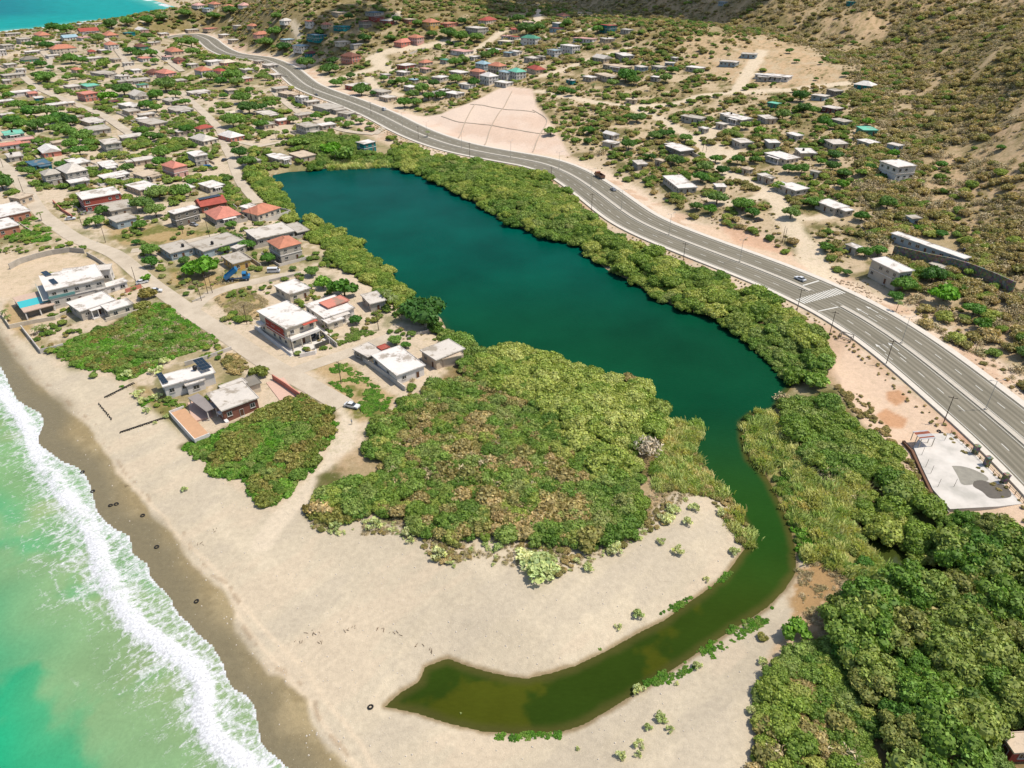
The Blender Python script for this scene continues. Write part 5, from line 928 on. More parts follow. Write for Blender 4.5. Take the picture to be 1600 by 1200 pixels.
PM = [(742, 546), (770, 534), (812, 533), (850, 546), (900, 561), (950, 589), (1010, 594), (1022, 612), (1048, 648), (1030, 680), (1010, 690), (1000, 735), (965, 735), (925, 715), (890, 680), (862, 640), (820, 615), (770, 600), (748, 585)]
PD = [(690, 690), (740, 640), (800, 665), (860, 680), (900, 710), (930, 740), (915, 800), (820, 830), (740, 800), (690, 780), (675, 735)]
def minus(t, *polys):
    k, p, s_ = t; ok = np.ones(len(p), bool)
    for q in polys: ok &= sdf(HP(q, 1.5), p[:, 0], p[:, 1]) < 0
    return k, p[ok], s_[ok]
scatter('lagoon_side_mangroves', [fill(PM, 'olive', 2.9, dens=.9, dz=2.6, inset=.3, var=.45), fill(PM, 'mangrove', 2.7, dens=.8, dz=2.6, inset=.3, var=.45)], 'pale olive mangroves on the point beside the lagoon')
scatter('peninsula_scrub', [minus(fill(PEN, 'green', 2.0, dens=1.5, dz=1.3, inset=.3, var=.45, noise=(12, .0, .60, 13)), PM), minus(fill(PEN, 'mangrove', 1.9, dens=.8, dz=1.3, inset=.4, noise=(10, .5, 1, 14)), PM), minus(fill(PEN, 'scrub', 1.9, dens=.9, dz=1.0, inset=.4, noise=(12, .52, 1, 13)), PM), minus(fill(PEN, 'dry', 1.6, dens=.4, dz=1.0, inset=.5, noise=(9, .52, 1, 15)), PM),
    fill(PD, 'scrub', 2.3, dens=1.0, dz=.8, noise=(11, .0, .54, 19)), fill(PD, 'dry', 2.2, dens=.7, dz=.8, noise=(9, .44, 1, 23)), fill([(790, 800), (850, 765), (910, 770), (950, 820), (930, 848), (860, 848), (800, 832)], 'scrub', 2.4, dens=1.5, dz=1.2, inset=.3),
    fill([(476, 785), (485, 765), (540, 762), (575, 775), (572, 800), (545, 812), (520, 810), (482, 806)], 'grape', 1.7, dens=2, dz=1.0, inset=.3)], 'mixed green and dry scrub covering the peninsula')
REEDP = [[(1040, 668), (1062, 660), (1085, 658), (1100, 668), (1098, 684), (1083, 686), (1086, 705), (1096, 728), (1114, 748), (1152, 788), (1172, 820), (1180, 848), (1160, 858), (1148, 835), (1128, 800), (1104, 772), (1062, 766), (1022, 766), (1018, 738), (1030, 700)]]
scatter('reed_bed', [fill(REEDP[0], 'reed', 1.15, dens=1.5, dz=.5, inset=.25, noise=(6, .33, 1, 35)), fill(REEDP[0], 'scrub', 1.0, dens=.5, dz=.5, inset=.25, noise=(6, .5, 1, 36))], 'pale reeds edging the inner bend of the channel')
SPIT = [(1163, 652), (1185, 641), (1208, 645), (1228, 672), (1248, 705), (1268, 735), (1292, 760), (1318, 790), (1340, 822), (1352, 850), (1378, 878), (1412, 900), (1385, 918), (1350, 910), (1310, 892), (1275, 872), (1255, 882), (1245, 862), (1238, 832), (1226, 798), (1208, 757), (1194, 736), (1172, 715), (1162, 685)]
scatter('spit_reeds', [fill(SPIT, 'reed', 1.2, dens=1.3, dz=.5, inset=.25, noise=(6, .42, 1, 33)), fill(SPIT, 'green', 1.2, dens=.5, dz=.5, noise=(6, .52, 1, 37)), fill(SPIT, 'creep', 1.3, dens=.8, dz=.4, noise=(9, .0, .5, 34))], 'green and straw reeds on the spit beside the dark creek')
BELT = [(1218, 640), (1228, 618), (1258, 612), (1300, 610), (1326, 634), (1337, 656), (1373, 684), (1398, 702), (1416, 735), (1450, 770), (1462, 795), (1440, 800), (1410, 790), (1395, 770), (1350, 752), (1325, 742), (1285, 735), (1262, 712), (1245, 680), (1228, 660)]
FILL2 = [(1288, 735), (1325, 741), (1356, 756), (1342, 800), (1346, 826), (1318, 800), (1290, 760)]
OLV = [(1328, 765), (1350, 757), (1400, 770), (1420, 790), (1465, 812), (1500, 860), (1490, 885), (1440, 868), (1405, 852), (1375, 838), (1352, 825), (1338, 805)]
scatter('channel_bank_bushes', [fill(BELT, 'green', 3.0, dens=1.3, dz=2.4, inset=.35, noise=(20, 0, .55, 43)), fill(BELT, 'mangrove', 2.8, dens=1.3, dz=2.2, inset=.35, noise=(20, .47, 1, 43)), fill(OLV, 'mangrove', 3.0, dens=1.3, dz=2.4, inset=.3), fill(FILL2, 'dry', 1.7, dens=1.2, dz=.8, inset=.2), fill(FILL2, 'reed', 1.6, dens=1.2, dz=.8, inset=.2)], 'dense bushes between the creek and the roadside yard')
WOOD = [(1465, 812), (1480, 792), (1500, 783), (1535, 776), (1570, 795), (1605, 812), (1680, 860), (1760, 980), (1800, 1290), (1380, 1290), (1385, 1230), (1372, 1150), (1362, 1090), (1350, 1040), (1330, 1000), (1300, 985), (1288, 962), (1320, 928), (1360, 905), (1420, 900), (1460, 912), (1480, 890)]
LOWW = [(1200, 1045), (1232, 1020), (1275, 995), (1305, 990), (1330, 1020), (1350, 1080), (1368, 1150), (1400, 1290), (1165, 1290), (1168, 1200), (1178, 1120), (1172, 1080)]
CLEAR = [(1478, 1215), (1482, 1170), (1500, 1150), (1535, 1112), (1560, 1105), (1560, 1130), (1590, 1125), (1700, 1120), (1700, 1300), (1478, 1300)]
scatter('riverside_wood', [minus(fill(WOOD, 'tall', 3.9, dens=1.3, dz=4.5, inset=.35, var=.45), CLEAR), minus(fill(WOOD, 'green', 3.6, dens=.8, dz=4.5, inset=.6, var=.4, noise=(16, .48, 1, 101)), CLEAR), minus(fill(WOOD, 'scrub', 3.2, dens=.5, dz=4.0, inset=.6, noise=(14, .56, 1, 102)), CLEAR)], 'tall thick woodland filling the lower right corner')
scatter('dune_scrub', [fill(LOWW, 'scrub', 1.8, dens=1.0, dz=1.0, inset=.3, noise=(12, 0, .42, 51)), fill(LOWW, 'mangrove', 2.0, dens=.7, dz=1.0, inset=.3), fill(LOWW, 'green', 1.8, dens=1.3, dz=1.0, inset=.3, noise=(12, .46, 1, 51)), fill(LOWW, 'dry', 1.8, dens=.3, dz=1.0, noise=(9, .5, 1, 53))], 'low scrub between the sand and the tall woodland')
P5 = [(86, 546), (100, 534), (150, 514), (180, 508), (216, 480), (250, 473), (283, 477), (300, 497), (335, 512), (346, 532), (300, 548), (258, 560), (232, 576), (210, 588), (190, 590), (176, 577), (140, 576), (108, 560)]
P6 = [(282, 702), (300, 690), (340, 676), (382, 655), (420, 632), (470, 616), (502, 618), (526, 642), (524, 668), (508, 690), (520, 694), (492, 738), (462, 760), (432, 796), (402, 782), (386, 757), (391, 745), (355, 742), (330, 737), (322, 716)]
scatter('beach_creeper', [fill(P5, 'creep', 1.5, dens=2.0, dz=.5, inset=.1), fill(P5, 'green', 1.3, dens=.35, dz=.7, noise=(8, .5, 1, 61)), fill(P5, 'grape', 1.2, dens=.7, dz=.6, noise=(8, .55, 1, 63)), fill(P5, 'dry', 1.2, dens=.7, dz=.6, noise=(10, .56, 1, 65))], 'low bright green creeper above the beach, seaward of the road')
scatter('sea_grape_thicket', [fill(P6, 'grape', 1.6, dens=1.8, dz=.8, inset=.2, noise=(9, .44, 1, 71)), fill(P6, 'creep', 1.6, dens=2, dz=.6, inset=.1), fill(P6, 'green', 1.4, dens=.5, dz=.8, noise=(9, .0, .42, 71))], 'sea grape thicket below the brown beach house')
HEADG = [(445, 215), (500, 206), (560, 212), (566, 236), (595, 238), (622, 232), (622, 256), (560, 253), (520, 252), (500, 262), (474, 264), (500, 240), (470, 228)]
scatter('lagoon_head_scrub', [fill(HEADG, 'green', 2.8, dens=1.3, dz=2, inset=.3), fill([(510, 258), (540, 250), (610, 252), (612, 260), (520, 264)], 'reed', 1.6, dens=2, dz=.4, inset=.1)], 'green scrub and reeds at the head of the lagoon')
RIM = [(478, 822), (530, 835), (620, 835), (690, 880), (760, 872), (860, 905), (960, 862), (1040, 820), (1090, 770), (1060, 755), (1000, 770), (990, 830), (940, 852), (870, 850), (800, 838), (690, 842), (620, 803), (560, 800), (500, 806)]
scatter('sand_rim_plants', [fill(RIM, 'scrub', .7, dens=.35, dz=.2, inset=0, noise=(6, .46, 1, 111)), fill(RIM, 'milkweed', .55, dens=.3, dz=.2, inset=0, noise=(5, .5, 1, 112)), fill(RIM, 'dry', .6, dens=.4, dz=.2, inset=0, noise=(5, .45, 1, 113))], 'tiny sparse plants on the sandy rim of the peninsula')
# ------------------------------------------------------------------ single trees
TRK_ = []
for i in range(3):
    m = MB(); rg = random.Random(i); m.cyl((0, 0, -.3), (.03, .02, .5), .075, .055, 7); m.cyl((.03, .02, .5), (-.25, .1, 1.0), .05, .03, 6); m.cyl((.03, .02, .48), (.26, -.1, .95), .045, .025, 6); m.cyl((.03, .02, .45), (.05, .3, .95), .04, .022, 6); m.cyl((.02, .01, .4), (-.05, -.28, .85), .035, .02, 6)
    TRK_.append(m.build('trunk', BARK, link=False).data)
TREES = {'tree': """660,487,84 556,499,24 617,530,26 634,538,18 487,424,26 420,404,28 458,418,14 490,516,18 236,391,32 237,410,28 213,377,16 160,330,26 225,320,40 245,330,34 220,352,24 250,302,40 285,300,36 350,388,24 387,382,28 375,368,14 362,350,22 290,407,22 112,93,24 130,95,18 85,45,22 105,47,22 155,62,20 175,38,28 200,34,28 230,33,24 255,29,18
230,57,18 205,80,20 218,85,18 238,84,18 243,97,14 62,64,18 48,70,16 75,72,22 80,107,12 65,101,18 75,122,30 62,118,20 105,122,14 118,120,14 195,140,40 260,135,34 245,150,24 290,160,16 275,148,18 330,120,22 365,121,30 345,129,20 290,22,20 335,24,28 360,17,26 300,68,24 284,66,18 302,82,22 5,138,18 15,150,18 30,165,26 50,176,28 75,175,32 92,184,28 60,198,28 36,194,24 110,190,26 96,200,28 80,190,28 20,188,24
110,208,22 130,214,32 115,227,28 126,236,26 140,224,20 60,222,18 40,229,14 225,206,20 235,212,22 248,215,18 292,204,22 270,207,14 255,240,30 250,254,22 200,262,22 365,190,34 350,150,14 380,155,28 390,170,34 372,130,22 390,142,14 230,165,24 245,170,18 45,268,22 95,257,18 355,281,14 300,284,18 375,240,26 388,254,28 5,287,34 433,27,16 430,50,24 445,75,24 415,68,26 545,28,14 620,32,16 652,38,16 722,35,16 700,54,26
720,60,26 745,60,24 675,54,18 610,60,18 570,60,22 500,52,16 480,100,28 515,108,28 520,95,18 548,119,14 525,130,20 535,126,14 565,142,28 585,146,14 600,124,14 628,128,20 612,130,16 660,140,24 662,125,16 678,132,18 712,124,22 740,130,18 650,161,20 632,162,24 645,148,22 670,152,18 688,150,18 712,99,22 725,95,18 758,88,18 770,83,18 415,122,12 493,183,16 515,190,18 532,188,16 545,195,18 563,189,16 578,194,12 458,188,18
410,195,22 410,168,20 425,164,18 822,48,28 840,45,22 810,30,22 887,38,18 933,47,20 945,43,16 903,65,12 860,132,10 880,142,18 892,145,16 957,130,20 977,120,32 990,127,22 1040,124,20 1050,110,18 1090,113,18 995,185,24 980,183,14 920,205,20 918,221,14 1023,212,22 1036,209,20 1048,208,14 1071,216,22 982,226,26 1008,243,10 1018,246,14 1050,250,22 1060,254,22 1100,262,28 1095,278,26 1128,267,20 1118,249,20 1152,251,20 1180,250,18
1250,152,24 1256,171,24 1270,173,18 1222,181,24 1287,192,22 1300,197,14 1285,221,14 1305,243,24 1232,264,22 1252,265,22 1300,260,22 1318,272,22 1360,262,18 1375,276,18 1470,258,18 1563,230,14 1282,98,8 1244,95,10 1233,80,12 1275,123,8 1320,116,12 1382,97,10 1235,333,30 1268,317,28 1385,318,32 1345,338,26 1350,394,26 1372,391,28 1323,424,18 1410,445,44 1398,462,28 1455,430,42 1470,364,22 1520,482,36 1598,550,28 1120,310,36 1160,320,38 1175,332,26 1088,322,22
1350,876,28 1588,1075,44 1540,1150,52 1560,1190,46 1505,1092,40""",
 'acacia': """150,345,32 318,416,64 505,440,36 538,449,52 540,240,40 520,232,34 470,222,30 1345,270,20 1282,252,18 1475,455,56 1517,424,26 1535,505,32 1290,385,26 1110,326,26 1432,354,18 1240,980,52 1270,592,48 170,150,28 165,100,24 860,205,22 1395,240,20 1355,190,20 1215,290,22 1315,288,22 1185,205,20 1165,197,20 230,432,20""",
 'grape': """405,576,34 232,455,32 224,474,28 478,512,16 500,523,14 585,497,16 570,510,12 1192,991,16""",
 'dry': """1222,616,34 940,235,20 1500,285,20 1600,300,24 718,712,26 832,655,26 645,590,14"""}
CH = {'tree': ('tree', 1.05, .32), 'acacia': ('green', .85, .42), 'grape': ('grape', .8, .25), 'dry': ('dry', .8, .1)}
LOOK = {'tree': 'round dark green tree', 'acacia': 'spreading light green tree', 'grape': 'squat olive broad-leaved tree', 'dry': 'leafless brown bush'}
TR = random.Random(3)
CROWN_T = {'tree': PROTO['tree'], 'acacia': [crown_mesh('acacia_crown', 121 + i, F_GREEN, 14, 560, .12, .38, .6, .68, .32) for i in range(2)], 'grape': PROTO['grape'], 'dry': PROTO['dry']}
for kd, txt in TREES.items():
    for tok in txt.split():
        px, py, wp = (float(v) for v in tok.split(',')); x, y, z = hit(px, py + wp * .22, .5)
        ppm = pxs(x, y, z)[2]; r = max(wp / ppm / 2 * (1.18 if py < 300 else 1.04), 1.2); r = min(r, 11)
        lift = {'tree': .12, 'acacia': .3, 'grape': .08, 'dry': 0}[kd] * min(r, 4.5)
        look = LOOK[kd]
        if r > 6: look = look.replace('round', 'huge')
        elif r < 2.2: look = look.replace('round', 'small').replace('spreading', 'small')
        elif kd == 'tree' and r > 4: look = 'large' + look[5:]
        if kd == 'dry':
            t = part('bush', CROWN_T[kd][TR.randrange(3)], None, (x, y, z - .1), TR.uniform(0, 6), (r, r, r)); reg(t, look, 'bush', px, py, 'leafless brown bushes')
        else:
            t = empty('tree', x, y, z, TR.uniform(0, 6)); ms = CROWN_T[kd]
            part('crown', ms[TR.randrange(len(ms))], t, (0, 0, lift), 0, (r, r, r * TR.uniform(.85, 1.1))); part('trunk', TRK_[TR.randrange(3)], t, (0, 0, 0), 0, (r * .8, r * .8, lift + r * .5))
            reg(t, look, 'tree', px, py, {'tree': 'round trees', 'acacia': 'spreading trees', 'grape': 'broad-leaved trees'}[kd])
        AVOID.append((x, y, r * .7))
# palms
pm = NT('palm_leaf'); pm.base(L(120, 134, 62)).rough(.5); m = MB(); rg = random.Random(9)
for k in range(16):
    a = k * 2.4; dr = rg.uniform(.0, .9); pr = None
    for s_ in range(5):
        t = (s_ + 1) / 5; q = (math.cos(a) * t * 2.6, math.sin(a) * t * 2.6, .9 * t * (1 - dr) - 1.6 * t * t * (.4 + dr)); wd = .42 * (1 - abs(t - .45)) ; n_ = (-math.sin(a) * wd, math.cos(a) * wd)
        cur = ((q[0] + n_[0], q[1] + n_[1], q[2] - .25), q, (q[0] - n_[0], q[1] - n_[1], q[2] - .25))
        if pr: m.poly([pr[0], pr[1], cur[1], cur[0]]); m.poly([pr[1], pr[2], cur[2], cur[1]])
        pr = cur
PALMC = m.build('fronds', pm.m, link=False).data; m = MB(); m.cyl((0, 0, -.3), (.25, .1, 3), .2, .15, 8); m.cyl((.25, .1, 3), (.3, .1, 6), .15, .11, 8); PALMT = m.build('trunk', BARK, link=False).data
for px, py, hh in ((613, 462, 5.5), (604, 455, 5), (66, 508, 2.2), (6, 485, 2.6), (11, 494, 2), (55, 512, 2.4), (150, 310, 5), (192, 240, 5), (1017, 130, 5), (928, 131, 5), (1405, 470, 4), (1215, 232, 4), (668, 205, 4), (430, 205, 5), (61, 332, 4)):
    x, y, z = hit(px, py, hh); t = empty('palm_tree', x, y, z, TR.uniform(0, 6)); s_ = hh / 6; k = max(s_, .55); part('trunk', PALMT, t, sc=(k, k, s_)); part('fronds', PALMC, t, (.3 * k, .1 * k, hh), 0, (k, k, k)); reg(t, 'feathery palm', 'palm', px, py, 'palms')
# pale milkweed bushes on the sand
for tok in """525,820,22 585,816,30 570,812,12 643,826,30 641,842,16 685,862,30 703,875,15 711,882,9 738,855,11 777,853,20 772,880,9 838,876,74 815,868,50 860,890,40 963,853,32 900,875,15 921,882,22 1040,803,30 1052,790,26 1083,790,22 1074,813,20 1033,843,16 1059,857,22 1127,798,20 1104,903,12 1148,860,20 997,958,22 966,977,14 1000,1076,24 1056,1065,10 1090,1038,18 1035,1116,24 1047,1137,15
1013,1134,16 999,1160,20 997,1176,14 970,1176,20 903,1167,9 1166,977,10 1190,1030,18 1178,1108,24 288,763,13 220,612,22 224,624,18 246,618,18 230,640,14 260,648,12 242,659,8 200,582,24 245,576,26 258,560,20 780,705,6 720,1112,4""".split():
    px, py, wp = (float(v) for v in tok.split(',')); x, y, z = hit(px, py + wp * .2, .3); r = wp / pxs(x, y, z)[2] / 2 * 1.1
    t = part('bush', PROTO['milkweed'][TR.randrange(3)], None, (x, y, z - .05), TR.uniform(0, 6), (r, r, min(r * 1.25, 1.6 + r * .3))); reg(t, ('broad ' if r > 4 else 'small ' if r < 1.4 else 'rounded ') + 'pale grey-green bush on sand', 'bush', px, py, 'pale bushes on the sand')
x, y, z = hit(1012, 706, 1); t = part('flowering_bush', PROTO['pale'][0], None, (x, y, z + 1.6), 0, (4.6, 4.6, 4.2)); reg(t, '', 'bush', 1012, 706, label='pale pinkish-grey leafless bush standing out at the edge of the olive mangroves', lm='pale leafless bush')

# ------------------------------------------------------------------ hillside scrub, weeds of the town, verge plants (uncountable)
RK = [HP(q) for q in ROCKS]
def hill_scrub():
    out_ = []
    def samp(n, y0, y1, cond, kind, r0, r1, sp):
        yy = np.exp(RNG.uniform(math.log(y0), math.log(y1), n)); xx = RNG.uniform(-.95, .95, n) * (yy + 60)
        hd = sdf(hill_poly, xx, yy); ln = pld(hw[::6], xx, yy); hs = -ln[1] * ln[0]; f = fbm(xx / 60, yy / 60, 3, 5); f2 = .5 * fbm(xx / 14, yy / 14, 3, 8) + .5 * fbm((xx - yy) / 20, (xx + yy) / 70, 3, 18)
        ok = cond(xx, yy, hd, hs, f, f2); ok &= (hd < 0) | (GULf(xx, yy) < .585) | (RNG.uniform(0, 1, n) < .25); xx, yy = xx[ok], yy[ok]; p = np.column_stack([xx, yy]); k = keep_off(p, 1.0); p = p[k]
        z = gh(p[:, 0], p[:, 1]); s_ = RNG.uniform(r0, r1, len(p)) * (1 + p[:, 1] / 2500); ok = z > .6; p, z, s_ = p[ok], z[ok], s_[ok]; return kind, np.column_stack([p, z - .1 * s_]), s_
    vis = lambda x, y: np.abs(x) < .80 * (y + 60)
    H1 = lambda a, b, s0, s1: (lambda x, y, hd, hs, f, f2: (hd > -30) & vis(x, y) & (f2 > a) & (f2 < b) & (f > s0) & (f < s1))
    out_.append(samp(62000, 150, 2600, H1(.47, 1, .1, 1), 'scrub', 1.2, 3.8, 0)); out_.append(samp(80000, 150, 2600, H1(.38, 1, 0, .7), 'dry', 1.2, 3.4, 0)); out_.append(samp(14000, 150, 2600, H1(.54, 1, .1, 1), 'mangrove', 1.4, 3.6, 0)); out_.append(samp(90000, 150, 1500, H1(.0, 1, 0, 1), 'scrub', .5, 1.3, 0)); out_.append(samp(60000, 150, 1500, H1(.0, 1, 0, 1), 'dry', .5, 1.4, 0))
    V1 = lambda x, y, hd, hs, f, f2: (hs > 24) & (hd < 10) & vis(x, y) & (f2 > .46)
    out_.append(samp(26000, 170, 1900, V1, 'scrub', 1.2, 2.8, 0)); out_.append(samp(17000, 170, 1900, V1, 'green', 1.0, 2.9, 0)); out_.append(samp(15000, 170, 1900, V1, 'mangrove', 1.0, 2.9, 0)); V2 = lambda x, y, hd, hs, f, f2: (hs > 22) & (hd < 10) & vis(x, y) & (f2 > .36); out_.append(samp(34000, 170, 1500, V2, 'scrub', .4, 1.1, 0)); out_.append(samp(22000, 170, 1500, V2, 'dry', .4, 1.1, 0)); out_.append(samp(8000, 170, 1900, V1, 'dry', 1.0, 2.0, 0))
    def BC(x, y, hd, hs, f, f2):
        m_ = np.zeros(len(x), bool)
        for bx, by, sg, _ in BUMPS: cx, cy = P(bx, by, 15); m_ |= (x - cx) ** 2 + (y - cy) ** 2 < (1.7 * sg) ** 2
        return m_ & (f2 > .38) & (hd < 0)
    out_.append(samp(16000, 450, 2000, BC, 'scrub', 1.5, 3.6, 0)); out_.append(samp(12000, 450, 2000, BC, 'green', 1.5, 3.8, 0)); out_.append(samp(9000, 450, 2000, BC, 'dry', 1.2, 3, 0))
    gp = HP(GRADE); yp = HP(YARD)
    res = []
    for k, p, s_ in out_:
        ok = (sdf(gp, p[:, 0], p[:, 1]) < -2) & (sdf(yp, p[:, 0], p[:, 1]) < 0)
        for ln, wd in HT: ok &= pld(ln, p[:, 0], p[:, 1])[0] > wd
        for q in RK: ok &= (sdf(q, p[:, 0], p[:, 1]) < 0) | (RNG.uniform(0, 1, len(p)) < .22)
        hh = pld(hw[::5], p[:, 0], p[:, 1]); ok &= ~((hh[1] < 0) & (hh[0] < 30)) | (RNG.uniform(0, 1, len(p)) < .12)
        res.append((k, p[ok], s_[ok]))
    return res
HT = [(smooth_line(HP(pts), 14, 1), wd) for pts, wd in TRACKS]
scatter('hillside_scrub', hill_scrub(), 'brown and olive dry scrub covering the hillside')
def town_weeds():
    res = []
    for n, kind, r0, r1, a in ((22000, 'green', .9, 2.7, .50), (16000, 'mangrove', .9, 2.9, .53), (10000, 'scrub', .7, 1.9, .48), (5000, 'dry', .6, 1.4, .48)):
        yy = np.exp(RNG.uniform(math.log(150), math.log(1500), n)); xx = RNG.uniform(-.85, .25, n) * (yy + 60); p = np.column_stack([xx, yy])
        hs = pld(hw[::6], xx, yy); ok = (-hs[1] * hs[0] < -18) & (fbm(xx / 12, yy / 12, 3, 71) > a) & (sdf(sea_poly, xx, yy) < -10) & (sdf(lag_poly, xx, yy) < -6); p = p[ok]; p = p[keep_off(p, .6)]
        p = p[(p[:, 1] > 340) | (RNG.uniform(0, 1, len(p)) < .45)]; ok = np.ones(len(p), bool)
        for q in ([(-200, 900), (-200, 560), (0, 470), (60, 545), (330, 690), (420, 560), (560, 545), (640, 600), (560, 660), (480, 815), (1200, 800), (1400, 900), (1300, 1500), (0, 1500)], [(-60, 395), (90, 398), (180, 408), (190, 432), (110, 425), (55, 432), (40, 470), (0, 465), (-60, 450)]): ok &= sdf(HP(q), p[:, 0], p[:, 1]) < 0
        p = p[ok]; s_ = RNG.uniform(r0, r1, len(p)) * (1 + p[:, 1] / 1500) * np.where(p[:, 1] < 340, .62, 1); res.append((kind, np.column_stack([p, gh(p[:, 0], p[:, 1]) - .05]), s_))
    for poly, kind, r, a in (([(500, 565), (545, 570), (620, 620), (590, 655), (545, 640), (520, 610)], 'creep', .6, .55), ([(325, 458), (380, 447), (420, 470), (405, 500), (360, 495)], 'dry', .5, .5), ([(270, 420), (330, 425), (380, 440), (340, 452), (290, 450)], 'dry', .7, .45), ([(345, 560), (380, 550), (395, 570), (375, 590), (350, 580)], 'scrub', .9, .5),
                             ([(10, 355), (45, 340), (80, 335), (88, 350), (75, 375), (20, 385)], 'creep', 1.5, .42), ([(185, 600), (262, 605), (290, 650), (255, 665), (215, 640)], 'creep', .7, .6), ([(355, 275), (375, 262), (400, 300), (395, 330)], 'green', 1.1, .5), ([(1135, 905), (1150, 885), (1050, 960), (950, 1012), (900, 1035), (960, 1000), (1060, 940)], 'creep', .5, .5),
                             ([(1000, 1068), (1050, 1040), (1150, 975), (1210, 945), (1215, 960), (1130, 1020), (1040, 1070)], 'creep', .45, .5), ([(760, 1148), (880, 1143), (870, 1152), (780, 1156)], 'creep', .5, .2), ([(1245, 890), (1280, 880), (1330, 905), (1290, 985), (1260, 970)], 'dry', .6, .5),
                             ([(500, 505), (530, 500), (590, 520), (560, 530), (530, 540)], 'green', .7, .5), ([(1300, 600), (1330, 640), (1400, 700), (1450, 770), (1470, 795), (1455, 770), (1410, 700), (1350, 620)], 'scrub', .7, .4)):
        res.append(fill(poly, kind, r, dens=1.0, dz=.1, inset=0, noise=(4, a + .04, 1, 5)))
    return res
scatter('town_weeds', town_weeds(), 'low weeds and small shrubs between the houses')
pts = []
for s_ in np.arange(60, arc[-1], 1.6):
    for o in (15.2, 17.4): x, y, _ = hwp(s_ + RNG.uniform(-.8, .8), o + RNG.uniform(-.5, .5)); pts.append((x, y))
pts = np.array(pts); pts = pts[RNG.uniform(0, 1, len(pts)) < .6]
scatter('verge_shrubs', [('scrub', np.column_stack([pts, gh(pts[:, 0], pts[:, 1])]), RNG.uniform(.35, .75, len(pts)))], 'small planted shrubs in rows along the lagoon side of the highway')
# stones, litter and driftwood on the beach
dbr = []
for px, py in [(486, 989), (492, 991), (540, 985), (558, 981), (590, 983), (600, 986), (620, 990), (652, 1010), (675, 1018), (312, 850), (336, 828), (200, 760), (470, 1003), (500, 1004)]:
    for _ in range(3): x, y, z = hit(px + RNG.normal(0, 4), py + RNG.normal(0, 1.5)); dbr.append((x, y, z))
m = MB(); rg = random.Random(2)
for x, y, z in dbr: a = rg.uniform(0, 3.1); l_ = rg.uniform(.1, .45); m.cyl((x - math.cos(a) * l_, y - math.sin(a) * l_, z + .1), (x + math.cos(a) * l_, y + math.sin(a) * l_, z + .16), .05, .03, 5)
setp(m.build('driftwood', M('driftwood', L(112, 88, 62), .9, .3, 2)), 'scattered driftwood sticks along the storm line', 'driftwood', kind='stuff')
m = MB()
PSAND = HP(SAND)
def pebble(x, y, z, r): m.cyl((x, y, z - .05), (x + .03, y, z + r * .8), r, r * .5, 6)
for _ in range(900):
    px, py = RNG.uniform(60, 1180), RNG.uniform(600, 1195); x, y, z = hit(px, py)
    if sdf(sea_poly, np.array([x]), np.array([y]))[0] < -3 and sdf(lag_poly, np.array([x]), np.array([y]))[0] < -1 and sdf(PSAND, np.array([x]), np.array([y]))[0] > 0: pebble(x, y, z, RNG.uniform(.06, .22))
setp(m.build('pebbles', M('pebble', L(226, 214, 196), .8, .2, 3)), 'pale pebbles and shells scattered over the sand', 'pebbles', kind='stuff')
def strewn(name, label, polys, n, r0, r1, mat):
    m = MB()
    for pl_ in polys:
        q = HP(pl_); x0, y0 = q.min(0); x1, y1 = q.max(0); k = 0
        for _ in range(n * 6):
            x, y = RNG.uniform(x0, x1), RNG.uniform(y0, y1)
            if sdf(q, np.array([x]), np.array([y]))[0] > 0:
                r = RNG.uniform(r0, r1); z = float(gh(x, y)); m.cyl((x, y, z - .2), (x + RNG.uniform(-.1, .1), y, z + r * RNG.uniform(.4, .9)), r, r * RNG.uniform(.4, .75), 6); k += 1
            if k >= n: break
    setp(m.build(name, mat), label, name, kind='stuff')
strewn('roadside_rubble', 'broken pale rocks on the cut bank above the highway', [[(1400, 490), (1480, 530), (1560, 600), (1600, 640), (1600, 600), (1500, 500), (1440, 470)], [(1290, 430), (1340, 440), (1380, 470), (1370, 480), (1320, 455)], [(1080, 300), (1110, 350), (1180, 360), (1150, 340)]], 130, .15, .6, M('rubble', L(206, 180, 148), .95, .3, 1.5))
strewn('yard_rubble', 'heaped broken stones outside the concrete yard', [[(1392, 700), (1425, 715), (1450, 770), (1430, 760), (1400, 725)]], 120, .15, .5, M('rubble', L(206, 180, 148), .95, .3, 1.5))

